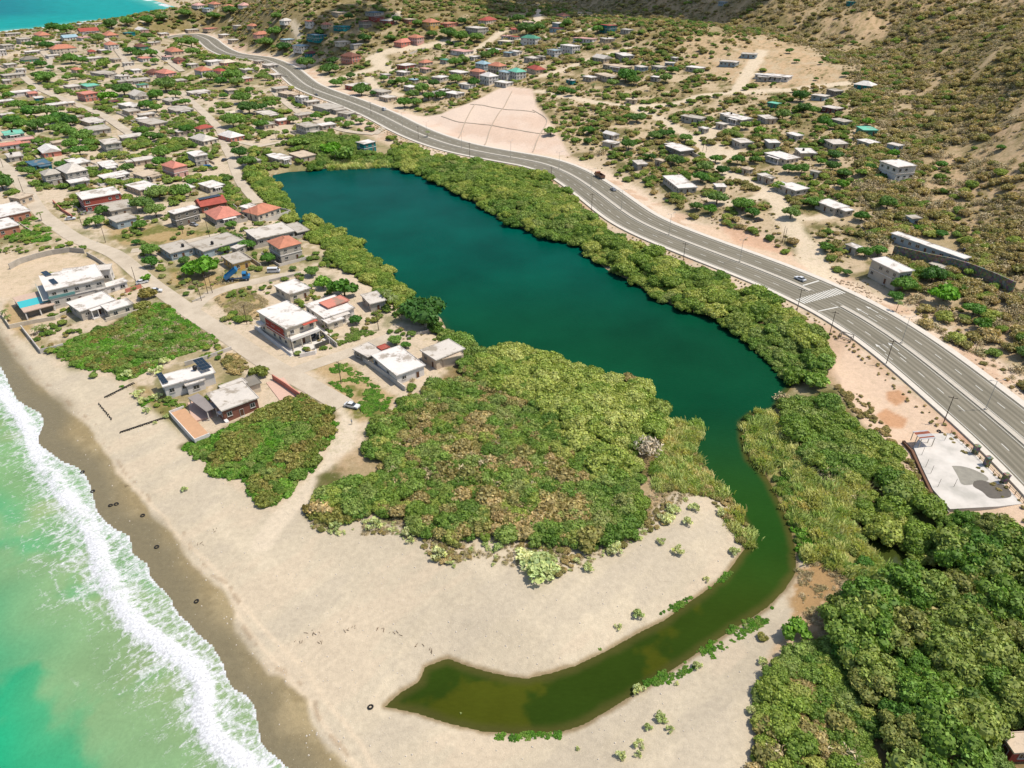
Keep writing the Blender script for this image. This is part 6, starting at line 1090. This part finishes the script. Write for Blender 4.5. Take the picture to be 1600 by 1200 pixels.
# ------------------------------------------------------------------ walls, fences, yard
def wall_line(name, pts, h, th, mat, label, cat='wall', dz=0.0, cap=None, lm=None):
    ln = HP(pts, h); m = MB(); ps = []
    for (x0, y0), (x1, y1) in zip(ln[:-1], ln[1:]):
        k = max(1, int(math.hypot(x1 - x0, y1 - y0) / 4)); ps += [(x0 + (x1 - x0) * i / k, y0 + (y1 - y0) * i / k) for i in range(k)]
    ps.append(tuple(ln[-1])); ps = np.array(ps); Nn = normals(ps) * th / 2; zz = gh(ps[:, 0], ps[:, 1]); zt = zz + h; zt = np.convolve(np.pad(zt, 2, 'edge'), np.ones(5) / 5, 'valid')
    b = [(p[0] + n[0] * s, p[1] + n[1] * s) for s in (1, -1) for p, n in zip(ps, Nn)]; N_ = len(ps)
    V = [(b[i][0], b[i][1], zz[i % N_] - 1.0) for i in range(2 * N_)] + [(b[i][0], b[i][1], zt[i % N_]) for i in range(2 * N_)]; F_ = []
    for i in range(N_ - 1): F_ += [(i, i + 1, 2 * N_ + i + 1, 2 * N_ + i), (N_ + i + 1, N_ + i, 3 * N_ + i, 3 * N_ + i + 1), (2 * N_ + i, 2 * N_ + i + 1, 3 * N_ + i + 1, 3 * N_ + i)]
    F_ += [(0, 2 * N_, 3 * N_, N_), (N_ - 1, 2 * N_ - 1, 4 * N_ - 1, 3 * N_ - 1)]
    o = mesh_obj(name, V, F_, mat); px, py = pts[len(pts) // 2]; reg(o, '', cat, px, py, label=label, lm=lm); return o
WM = {k: M('wall_' + k, CL[k], .9, .2, .6, stain=(tuple(v * .6 for v in CL[k]), .6)) for k in ('wt', 'lg', 'gr', 'dk', 'sal', 'cream')}
stone = NT('stone_wall'); co = stone.n('NewGeometry').outputs['Position']; vr_ = stone.n('TexVoronoi'); vr_.inputs['Scale'].default_value = 1.6; stone.l(co, vr_.inputs['Vector']); stone.base(stone.mix(.5, stone.ramp(stone.noise(.8, 5, co), (.3, L(112, 106, 92)), (.7, L(160, 150, 130))), vr_.outputs['Color'], 'SOFT_LIGHT')).rough(.95)
wall_line('stone_wall', [(1398, 384), (1425, 390), (1455, 397), (1490, 403), (1520, 413), (1550, 424), (1588, 440)], 4.2, .6, stone.m, 'long grey stone retaining wall sweeping down below the narrow building', lm='stone retaining wall')
for pts, h, c, lb_ in (([(13, 413), (30, 404), (55, 396), (80, 390), (108, 386), (130, 388)], 2.2, 'gr', 'curved grey block wall around the bare sandy lot'), ([(135, 394), (150, 402), (172, 418)], 1.6, 'gr', 'short grey wall between the bare lot and the coast road'), ([(0, 487), (14, 508), (50, 500), (85, 494), (108, 483)], 1.4, 'cream', 'low cream garden wall in front of the pool villa'),
    ([(32, 508), (48, 528), (62, 546), (82, 541), (98, 536)], 1.5, 'lg', 'pale wall around the sandy garden above the beach'), ([(165, 498), (200, 487), (232, 478)], 1.2, 'cream', 'low cream wall between the beach house and the creeper'), ([(195, 452), (220, 444)], 1.4, 'sal', 'short salmon wall at the street side of the villa'), ([(288, 566), (320, 556), (361, 541)], 1.3, 'lg', 'straight pale wall behind the white solar-roofed house'),
    ([(398, 508), (425, 529), (455, 552)], 1.0, 'wt', 'white wall facing the coast road at the red-panelled house'), ([(468, 553), (492, 548), (494, 545)], 1.3, 'wt', 'white street wall beside the sliding gate'), ([(496, 511), (512, 524), (526, 536)], 1.6, 'lg', 'pale garden wall between the red-panelled house and the bungalow'), ([(553, 549), (575, 563), (605, 583), (633, 604)], 1.5, 'lg', 'pale boundary wall along the grass lot'),
    ([(425, 585), (445, 598), (468, 614)], 1.7, 'sal', 'salmon brick street wall of the brown beach house'), ([(82, 312), (95, 325), (112, 336)], 1.4, 'sal', 'salmon wall beside the coast road near the red house'), ([(320, 462), (300, 470)], .6, 'gr', 'tiny broken wall at the dry lot corner'), ([(420, 437), (450, 430), (470, 425)], 1.0, 'gr', 'grey wall behind the small white house by the dry lot'), ([(636, 524), (655, 517), (690, 511)], 1.2, 'gr', 'grey rubble wall under the huge dark tree'),
    ([(1040, 220), (1062, 225), (1098, 245)], 1.8, 'gr', 'grey wall bounding the hillside yard'), ([(640, 83), (665, 73)], 1.6, 'lg', 'pale retaining wall below the pink villa on the knoll')):
    wall_line('boundary_wall', pts, h, .3, WM[c], lb_)
gx_, gy_, gz_ = hit(503, 537, 1); m = MB(); g_ = empty('sliding_gate', gx_, gy_, gz_, rwa + math.pi / 2); m.box(-2.6, 2.6, -.05, .05, .05, 1.7); m.build('panel', M('gate_grey', L(96, 92, 86), .6, .15, 1), g_); m = MB(); m.box(-2.8, -2.62, -.12, .12, -.2, 1.9); m.box(2.62, 2.8, -.12, .12, -.2, 1.9); m.build('gate_frame', WM['wt'], g_); reg(g_, '', 'gate', 503, 537, label='dark grey sliding gate in front of the red-panelled house')
# concrete yard
slab = NT('yard_concrete'); co = slab.n('NewGeometry').outputs['Position']; slab.base(slab.ramp(slab.noise(.18, 6, co, .6), (.33, L(196, 190, 178)), (.5, L(222, 214, 202)), (.68, L(236, 228, 216)))).rough(.8)
YS = [(1426, 702), (1442, 680), (1489, 676), (1520, 704), (1560, 745), (1598, 786), (1560, 793), (1483, 799), (1456, 768), (1440, 735)]
yq = HP(YS, .3); zt = float(np.max(gh(yq[:, 0], yq[:, 1]))) + .08
m = MB(); m.poly([(x, y, zt) for x, y in yq]); n_ = len(yq)
for i in range(n_): j = (i + 1) % n_; m.poly([(*yq[i], zt), (*yq[i], zt - 1.5), (*yq[j], zt - 1.5), (*yq[j], zt)])
setp(m.build('yard_slab', slab.m), kind='structure')
def stain(pts, col, dz): q = np.array([P(x, y, zt) for x, y in pts]); q = smooth_line(np.vstack([q, q[:1]]), .6, 1); setp(MB().poly([(x, y, zt + dz) for x, y in q[:-1]]).build('dark_stain', M('wet_stain_%d' % int(dz * 1000), col, .6, .25, .8)), kind='structure')
stain([(1487, 728), (1500, 728), (1520, 733), (1540, 743), (1545, 750), (1520, 757), (1503, 757), (1497, 745)], L(160, 154, 138), .006)
stain([(1522, 752), (1535, 750), (1552, 756), (1568, 757), (1580, 770), (1578, 777), (1560, 779), (1545, 778), (1535, 768), (1520, 760)], L(106, 98, 86), .012)
rust = M('rusty_sheet', L(164, 92, 66), .8, .3, 1.2); zinc = M('zinc_sheet', L(200, 196, 194), .5, .15, 1.5)
c_, W_, D_, a_ = quad((1424, 679), (1438, 692), (1461, 689), 2.7); s_ = empty('shed', c_[0], c_[1], zt, a_); rg = random.Random(4)
for i in range(7):
    m = MB(); x0 = -W_ / 2 + i * W_ / 7
    for q in (0, 1): m.box(x0 + .01, x0 + W_ / 7 - .01, -D_ / 2 + q * D_ / 2 + .01, q * D_ / 2 - .01, 2.65 + (1 - q) * .0 + .02 * (i % 2), 2.70 + .02 * (i % 2)); 
    m.build('roof_sheet', rust if i in (1, 2, 5) else zinc, s_)
for x in (-1, 0, 1):
    for y in (-1, 1): m = MB(); m.box(x * (W_ / 2 - .2) - .07, x * (W_ / 2 - .2) + .07, y * (D_ / 2 - .2) - .07, y * (D_ / 2 - .2) + .07, 0, 2.64); m.build('post', WM['cream'], s_)
reg(s_, '', 'shed', 1443, 686, label='open shed with patchy rusty and zinc roof sheets in the concrete yard', lm='rusty-roofed shed')
for px, py in ((1525, 703), (1543, 721), (1571, 748)):
    x, y, _ = hit(px, py, 1.2); m = MB(); m.box(-.55, .55, -.55, .55, -.5, 2.3); m.box(-.65, .65, -.65, .65, 2.302, 2.5); o = m.build('gate_pillar', stone.m); o.location = (x, y, zt); o.rotation_euler = (0, 0, a_); reg(o, 'square stone gate pillar', 'pillar', px, py, 'stone gate pillars')
wall_line('yard_wall', [(1412, 688), (1426, 704), (1440, 735), (1456, 769)], .8, .6, M('earth_wall', L(132, 98, 76), .95, .25, 1), 'low brown earth wall along the left side of the concrete yard')
wall_line('yard_wall', [(1456, 770), (1470, 785), (1483, 800)], .6, .25, WM['gr'], 'short grey kerb wall at the lower corner of the concrete yard')
fm_ = M('fence_wood', L(106, 84, 66), .9, .3, 2)
fl_ = HP([(1486, 676), (1505, 692), (1525, 710), (1560, 745), (1600, 784)], .5); fr = empty('yard_fence', fl_[0][0], fl_[0][1], zt); fl2 = smooth_line(fl_, 1.6, 0)
for i, (x, y) in enumerate(fl2[:60]): m = MB(); m.box(x - fl_[0][0] - .05, x - fl_[0][0] + .05, y - fl_[0][1] - .05, y - fl_[0][1] + .05, -.8, 1.1); m.build('post', fm_, fr)
for zr in (.4, .9):
    m = MB()
    for a, b in zip(fl2[:59], fl2[1:60]): m.cyl((a[0] - fl_[0][0], a[1] - fl_[0][1], zr), (b[0] - fl_[0][0], b[1] - fl_[0][1], zr), .035, .035, 4)
    m.build('rail', fm_, fr)
reg(fr, '', 'fence', 1540, 725, label='dark wooden post fence between the concrete yard and the highway verge')
for px, py in ((1438, 716), (1444, 735), (1452, 745), (1463, 766), (1488, 766), (1475, 690)):
    x, y, _ = hit(px, py, 0); m = MB(); m.cyl((0, 0, -.3), (.08, 0, 2.4), .05, .04, 6); o = m.build('thin_post', M('post_metal', L(120, 112, 100), .6, .2, 2)); o.location = (x, y, zt); reg(o, 'thin metal post', 'post', px, py, 'thin posts in the yard')
x, y, z = hit(1322, 527, 1); o = empty('bus_shelter_frame', x, y, z, ANG); fmm = M('frame_paint', L(150, 142, 130), .6, .15, 2)
for a in (-1, 1):
    for b in (-1, 1): MB().box(a * 1.9 - .09, a * 1.9 + .09, b * .9 - .09, b * .9 + .09, -.3, 2.2).build('post', fmm, o)
for b in (-1, 1): MB().box(-1.8, 1.8, b * .9 - .07, b * .9 + .07, 2.02, 2.2).build('beam', fmm, o)
for a in (-1, 1): MB().box(a * 1.9 - .07, a * 1.9 + .07, -.8, .8, 2.02, 2.2).build('beam', fmm, o)
MB().box(-1.7, 1.7, .2, .6, .4, .5).build('bench', fmm, o)
reg(o, '', 'shelter', 1322, 527, label='open grey bus shelter frame on the verge by the stop lines', lm='bus shelter frame')

# ------------------------------------------------------------------ tyres
def tyre_mesh():
    V = []; F_ = []; n1, n2 = 20, 8
    for i in range(n1):
        a = 2 * math.pi * i / n1
        for j in range(n2): b = 2 * math.pi * j / n2; r = .42 + .17 * math.cos(b); V.append((r * math.cos(a), r * math.sin(a), .14 * math.sin(b)))
    for i in range(n1):
        for j in range(n2): F_.append((i * n2 + j, ((i + 1) % n1) * n2 + j, ((i + 1) % n1) * n2 + (j + 1) % n2, i * n2 + (j + 1) % n2))
    return mesh_obj('tyre', V, F_, M('rubber', L(42, 40, 38), .8, .2, 4), link=False, smooth=True).data
TY = tyre_mesh()
for px, py in ((129, 738), (145, 768), (173, 790), (182, 788), (223, 806), (245, 855), (307, 940), (579, 1105), (1467, 674), (1471, 677)):
    x, y, z = hit(px, py); s_ = .95; o = part('tyre', TY, None, (x, y, max(z, 0) + .1), RNG.uniform(0, 6), (s_, s_, s_)); o.rotation_euler = (RNG.uniform(-.25, .25), RNG.uniform(-.25, .25), 0); reg(o, 'old black tyre', 'tyre', px, py, 'stray tyres')
for row, (pa, pb, n_) in enumerate((((166, 621), (208, 600), 15), ((190, 676), (262, 652), 22), ((155, 632), (174, 655), 9))):
    for i in range(n_):
        t = i / (n_ - 1); x, y, z = hit(pa[0] + (pb[0] - pa[0]) * t, pa[1] + (pb[1] - pa[1]) * t); o = part('buried_tyre', TY, None, (x, y, z + .02), 0, (.9, .9, 1)); o.rotation_euler = (math.pi / 2, 0, RNG.uniform(-.4, .4) + (.5 if row < 2 else 2))
        reg(o, 'half-buried tyre', 'tyre', pa[0] + (pb[0] - pa[0]) * t, pa[1] + (pb[1] - pa[1]) * t, 'half-buried tyre rows', label='half-buried black tyre in the %s row of tyres on the beach' % ('upper', 'lower', 'short seaward')[row])

# ------------------------------------------------------------------ poles and lamps
wood = M('pole_wood', L(96, 80, 66), .9, .25, 2)
def pole(px, py, h=9.0, arm=True, rz=0.0, look='wooden utility pole', lean=0.0):
    x, y, z = hit(px, py); r = empty('utility_pole', x, y, z, rz); m = MB(); m.cyl((0, 0, -.5), (lean, 0, h), .13, .08, 8); m.build('pole', wood, r)
    if arm:
        MB().box(lean - 1.1, lean + 1.1, -.06, .06, h - .7, h - .56).build('crossarm', wood, r)
        for k in (-.95, 0, .95): MB().cyl((lean + k, 0, h - .559), (lean + k, 0, h - .3), .06, .04, 6).build('insulator', WM['lg'], r)
    reg(r, look, 'pole', px, py, 'utility poles')
for px, py in ((1474, 661), (1384, 570), (1296, 523), (1245, 486), (1067, 411), (924, 330), (861, 286), (734, 246), (654, 218), (580, 178)): pole(px, py, 8.6, True, ANG + .3)
for px, py in ((533, 599), (592, 516), (459, 554), (315, 470), (325, 459), (332, 458), (386, 507), (214, 446), (128, 352), (165, 379), (286, 365), (328, 371), (5, 262), (36, 300), (395, 352), (526, 262), (1225, 383), (1222, 380), (1098, 236), (1103, 238), (490, 150)): pole(px, py, 7.5, (px * 7 + py) % 3 != 0, RNG.uniform(0, 3), lean=RNG.uniform(-.5, .5))
gal = M('galvanised', L(196, 194, 188), .5, .1, 2, metallic=.3); lamp = []
m = MB(); m.cyl((0, 0, -.2), (0, 0, 9), .085, .055, 8); LP_ = m.build('pole', gal, link=False).data
m = MB(); m.cyl((0, 0, 8.9), (1.7, 0, 9.4), .05, .04, 6); LA = m.build('arm', gal, link=False).data; m = MB(); m.box(1.6, 2.3, -.14, .14, 9.33, 9.45); LH = m.build('lamp_head', gal, link=False).data
MB_ = MB().box(-.3, .3, -.3, .3, -.3, .3); LB = MB_.build('base', kerbm, link=False).data
for s_ in np.arange(cw_s - 38 * 9, arc[-1], 38):
    if abs(s_ - cw_s) < 6: continue
    x, y, t = hwp(s_, 0); r = empty('street_lamp', x, y, ZH + .22, math.atan2(t[1], t[0]) + math.pi / 2)
    part('pole', LP_, r); part('arm', LA, r); part('arm', LA, r, rz=math.pi); part('lamp_head', LH, r); part('lamp_head', LH, r, rz=math.pi); part('base', LB, r)
    px, py, _ = pxs(x, y, ZH); reg(r, 'double-armed median street lamp', 'street lamp', px, py, 'street lamps on the median')

# ------------------------------------------------------------------ vehicles
def paintm(nm, c): n = NT('car_paint_' + nm); n.base(c).rough(.3, .5); n.b.inputs['Coat Weight'].default_value = .3; return n.m
WHITE = paintm('white', L(240, 240, 238)); DARKP = paintm('dark', L(60, 62, 66)); SILV = paintm('silver', L(170, 172, 176)); REDP = paintm('red', L(190, 60, 50)); BLUEP = paintm('blue', L(20, 120, 176)); RUB = M('rubber', L(42, 40, 38), .8, .2, 4)
LAMPG = NT('headlight_glass').base(L(220, 220, 210)).rough(.1, .5).m
def wheel_parts(r, xs, w_, rad=.32):
    for x in xs:
        for s in (-1, 1):
            o = MB().cyl((x, s * w_ - .1, rad), (x, s * w_ + .1, rad), rad, rad, 14).build('wheel', RUB, r); MB().cyl((x, s * (w_ + .10), rad), (x, s * (w_ + .115), rad), rad * .55, rad * .5, 10).build('rim', SILV, o)
def car(px, py, heading, mat, label, kind='sedan', grp='cars', lm=None):
    x, y, z = hit(px, py, .5)
    if (pld(hw[::3], np.array([x]), np.array([y]))[0][0]) < 12: z = ZH
    else: z += .06
    r = empty({'sedan': 'car', 'van': 'van', 'suv': 'car'}[kind], x, y, z, heading)
    if kind == 'van':
        m = MB(); m.prism([(-2.4, .35), (2.35, .35), (2.4, .95), (2.0, 1.15), (1.45, 1.98), (-2.35, 2.05), (-2.42, 1.0)], -.85, .85); b = m.build('body', mat, r)
        for s in (-1, 1): MB().box(-2.2, 1.3, s * .855 - .006, s * .855 + .006, 1.25, 1.75).build('side_window', GLASS, r)
        MB().poly([(2.04, -.75, 1.2), (2.04, .75, 1.2), (1.52, .72, 1.93), (1.52, -.72, 1.93)]).build('windscreen', GLASS, r); wheel_parts(r, (-1.5, 1.5), .78)
    else:
        hgt = .12 if kind == 'suv' else 0
        m = MB(); m.prism([(-2.15, .3), (2.15, .3), (2.2, .6), (2.1, .82), (1.0, .92 + hgt), (-1.6, .95 + hgt), (-2.15, .9), (-2.22, .6)], -.82, .82); m.build('body', mat, r)
        m = MB(); m.prism([(1.0, .922 + hgt), (.35, 1.4 + hgt * 2), (-1.0, 1.43 + hgt * 2), (-1.75, .955 + hgt)], -.68, .68); cb = m.build('cabin', GLASS, r)
        MB().box(-1.0, .32, -.66, .66, 1.405 + hgt * 2, 1.45 + hgt * 2).build('roof_panel', mat, r); wheel_parts(r, (-1.35, 1.35), .76)
        for s in (-1, 1): MB().cyl((2.14, s * .6, .66), (2.21, s * .6, .66), .11, .1, 8).build('headlight', LAMPG, r)
    reg(r, '', 'van' if kind == 'van' else 'car', px, py, grp, label=label, lm=lm); return r
HA = lambda px, py: (lambda t: math.atan2(t[1], t[0]))(hwp(arc_of(px, py), 0)[2])
car(550, 634, -.35, WHITE, 'white car parked at the sandy end of the coast road', lm='white parked car')
car(1250, 437, HA(1250, 437) + math.pi, WHITE, 'white car on the highway approaching the zebra crossing')
car(958, 297, HA(958, 297) + math.pi, SILV, 'silver car on the far carriageway of the highway bend')
car(600, 172, HA(600, 172) + math.pi, WHITE, 'white vehicle on the highway beside the graded slope', 'van')
car(494, 149, HA(494, 149), DARKP, 'dark car on the distant highway')
car(428, 424, .1, WHITE, 'white minibus parked below the orange-roofed house', 'van', 'vans')
car(497, 527, rwa + math.pi / 2, DARKP, 'black and white car in the paved yard of the red-panelled house', 'suv')
car(303, 351, -.5, SILV, 'silver car parked beside the dark block-walled house'); car(134, 333, .6, SILV, 'pale silver car in front of the red house'); car(110, 342, .3, WHITE, 'white car at the coast road kerb near the salmon wall')
car(351, 250, 1.2, DARKP, 'dark car on the side road near the lagoon head'); car(244, 455, .2, WHITE, 'white car half hidden by the olive tree on the coast road', 'suv'); car(222, 441, .6, WHITE, 'white car at the villa street entrance'); car(517, 203, .1, REDP, 'red car among the houses below the highway'); car(1185, 344, .2, DARKP, 'black car at the hillside road above the highway', 'suv')
def truck(px, py, heading, cabm, bedm, tip, label, sc=1.0):
    x, y, z = hit(px, py, .5); z = ZH if (pld(hw[::3], np.array([x]), np.array([y]))[0][0]) < 12 else z + .05
    r = empty('dump_truck', x, y, z, heading); r.scale = (sc,) * 3
    MB().box(-3.6, 3.4, -.5, .5, .7, .95).build('chassis', DARKP, r)
    m = MB(); m.prism([(1.6, .95), (3.9, .95), (3.95, 1.7), (3.3, 1.85), (2.9, 2.75), (1.6, 2.8)], -1.15, 1.15); cb = m.build('cab', cabm, r); MB().poly([(3.36, -1.0, 1.9), (3.36, 1.0, 1.9), (2.98, .95, 2.68), (2.98, -.95, 2.68)]).build('windscreen', GLASS, cb)
    for s in (-1, 1): MB().box(1.9, 2.8, s * 1.155 - .006, s * 1.155 + .006, 1.9, 2.5).build('side_window', GLASS, cb)
    m = MB(); m.box(0, 4.9, -1.2, 1.2, 0, .12); m.box(0, 4.9, -1.2, -1.1, .121, 1.2); m.box(0, 4.9, 1.1, 1.2, .121, 1.2); m.box(4.8, 4.9, -1.099, 1.099, .121, 1.3); m.box(0, .1, -1.099, 1.099, .121, 1.2)
    b = m.build('tipper_bed', bedm, r); b.location = (-3.5, 0, 1.0); b.rotation_euler = (0, -tip, 0); wheel_parts(r, (-2.9, -1.7, 2.7), 1.0, .5)
    if tip > .1: MB().cyl((.4, 0, .95), (-.6, 0, 2.4), .1, .08, 8).build('hydraulic_ram', gal, r)
    reg(r, '', 'truck', px, py, 'dump trucks', label=label, lm='blue dump truck' if tip > .1 else None)
truck(372, 437, .25, BLUEP, BLUEP, .62, 'bright blue dump truck with its bed tipped up beside the side road', 1.15)
truck(937, 277, HA(937, 277) + math.pi, paintm('orange', L(190, 120, 70)), paintm('brown', L(120, 84, 62)), 0, 'brown and orange truck driving round the highway bend', 1.1)
car(325, 262, .2, BLUEP, 'blue vehicle among dark clutter behind the pink villa', 'van', 'vans')

# ------------------------------------------------------------------ people
def person(px, py, heading, shirt, trousers, label, stride=.22):
    x, y, z = hit(px, py); J = [(0, 0, .95), (0, 0, 1.15), (0, 0, 1.38), (0, 0, 1.50), (.02, 0, 1.58), (.02, 0, 1.72), (0, .19, 1.40), (.02, .24, 1.14), (.1, .24, .90), (.13, .235, .82), (0, -.19, 1.40), (-.05, -.24, 1.14), (.02, -.25, .9), (.05, -.25, .82),
        (0, .09, .9), (stride * .6, .1, .5), (stride, .1, .07), (stride + .16, .1, .04), (0, -.09, .9), (-stride * .3, -.1, .5), (-stride, -.1, .09), (-stride + .16, -.1, .04)]
    E_ = [(0, 1), (1, 2), (2, 3), (3, 4), (4, 5), (2, 6), (6, 7), (7, 8), (8, 9), (2, 10), (10, 11), (11, 12), (12, 13), (0, 14), (14, 15), (15, 16), (16, 17), (0, 18), (18, 19), (19, 20), (20, 21)]
    Rr = [.15, .145, .15, .055, .09, .085, .06, .045, .035, .03, .06, .045, .035, .03, .095, .06, .042, .035, .095, .06, .042, .035]
    me = bpy.data.meshes.new('person'); me.from_pydata(J, E_, []); o = bpy.data.objects.new('person', me); COL.objects.link(o); md = o.modifiers.new('skin', 'SKIN'); sl_ = me.skin_vertices[0].data
    for i, r in enumerate(Rr): sl_[i].radius = (r, r * (1.25 if i in (0, 1, 2) else 1))
    sl_[0].use_root = True; o.modifiers.new('sub', 'SUBSURF').levels = 1; n = NT('person_surface'); zc = n.n('SeparateXYZ'); n.l(n.obj(), zc.inputs[0])
    n.base(n.ramp(n.math('DIVIDE', zc.outputs[2], 2.0), (0.0, L(50, 40, 36)), (.05, trousers), (.47, trousers), (.475, shirt), (.735, shirt), (.74, L(110, 76, 58)), (.85, L(110, 76, 58)))); n.m.node_tree.nodes['Color Ramp'].color_ramp.interpolation = 'CONSTANT'
    me.materials.append(n.m); o.location = (x, y, z + .03); o.rotation_euler = (0, 0, heading)
    hr = MB(); hr.cyl((0.01, 0, 1.70), (0, 0, 1.80), .095, .05, 10); hr.build('hair', M('hair', L(30, 26, 24), .8, .2, 6), o); reg(o, '', 'person', px, py, 'people', label=label)
person(550, 663, -2.0, L(230, 228, 224), L(60, 64, 80), 'person in a white top walking down the sandy track'); person(563, 645, 1.2, L(120, 110, 60), L(70, 60, 50), 'person in an olive shirt standing behind the white parked car')

# ------------------------------------------------------------------ a cloud outside the frame whose shade falls on the far hills
def cloud(px, py, rx, ry, hgt=700):
    x, y, z = hit(px, py); k = hgt / math.tan(SUN_EL); X, Y = x + sv.x / math.hypot(sv.x, sv.y) * k, y + sv.y / math.hypot(sv.x, sv.y) * k
    V = []; F_ = []; rg = random.Random(int(px))
    for _ in range(60):
        a = rg.uniform(0, 6.28); q = math.sqrt(rg.random()); cx, cy, r = X + math.cos(a) * q * rx, Y + math.sin(a) * q * ry, rg.uniform(.16, .34) * min(rx, ry); b = len(V)
        for i in range(1, 6):
            for j in range(10): p = math.pi * i / 6; t = 2 * math.pi * j / 10; V.append((cx + r * math.sin(p) * math.cos(t), cy + r * math.sin(p) * math.sin(t), hgt + z + .45 * r * math.cos(p)))
        for i in range(4):
            for j in range(10): F_.append((b + i * 10 + j, b + (i + 1) * 10 + j, b + (i + 1) * 10 + (j + 1) % 10, b + i * 10 + (j + 1) % 10))
        F_.append(tuple(b + j for j in range(10))); F_.append(tuple(b + 40 + j for j in range(9, -1, -1)))
    o = mesh_obj('cloud', V, F_, M('cloud', (.8, .8, .8), 1, .05, .01), smooth=True); setp(o, 'low fair-weather cloud overhead', 'cloud', kind='structure')
cloud(880, 6, 300, 150); cloud(1010, 0, 260, 160); cloud(540, 36, 40, 90)

# ------------------------------------------------------------------ labels: each one is told apart by its look and by the nearest landmark
LM = [r for r in REG if r['lm']]
ORD = ['nearest', 'second', 'third', 'fourth', 'fifth', 'sixth', 'seventh', 'eighth', 'ninth', 'tenth', 'eleventh', 'twelfth', 'thirteenth', 'fourteenth', 'fifteenth', 'sixteenth', 'seventeenth', 'eighteenth', 'nineteenth', 'twentieth']
bk = {}
for r in REG:
    if r['label']: r['o']['label'] = r['label']; continue
    b = min(LM, key=lambda l: math.hypot((r['px'] - l['px']), 1.6 * (r['py'] - l['py'])) if l is not r else 1e9)
    dx, dy = r['px'] - b['px'], r['py'] - b['py']; d = ('left of' if dx < 0 else 'right of') if abs(dx) > abs(dy) * 1.5 else ('behind' if dy < 0 else 'in front of')
    bk.setdefault((r['look'], d, b['lm']), []).append((math.hypot(dx, 1.6 * dy), r))
for (look, d, lm), v in bk.items():
    v.sort(key=lambda q: q[0])
    for i, (_, r) in enumerate(v):
        lab = '%s%s %s the %s' % (look, '' if len(v) == 1 else ', ' + ORD[min(i, 19)], d, lm)
        r['o']['label'] = lab if len(lab.replace('-', ' ').split()) <= 16 else lab.replace('flat-roofed ', '').replace('two-storey ', '')
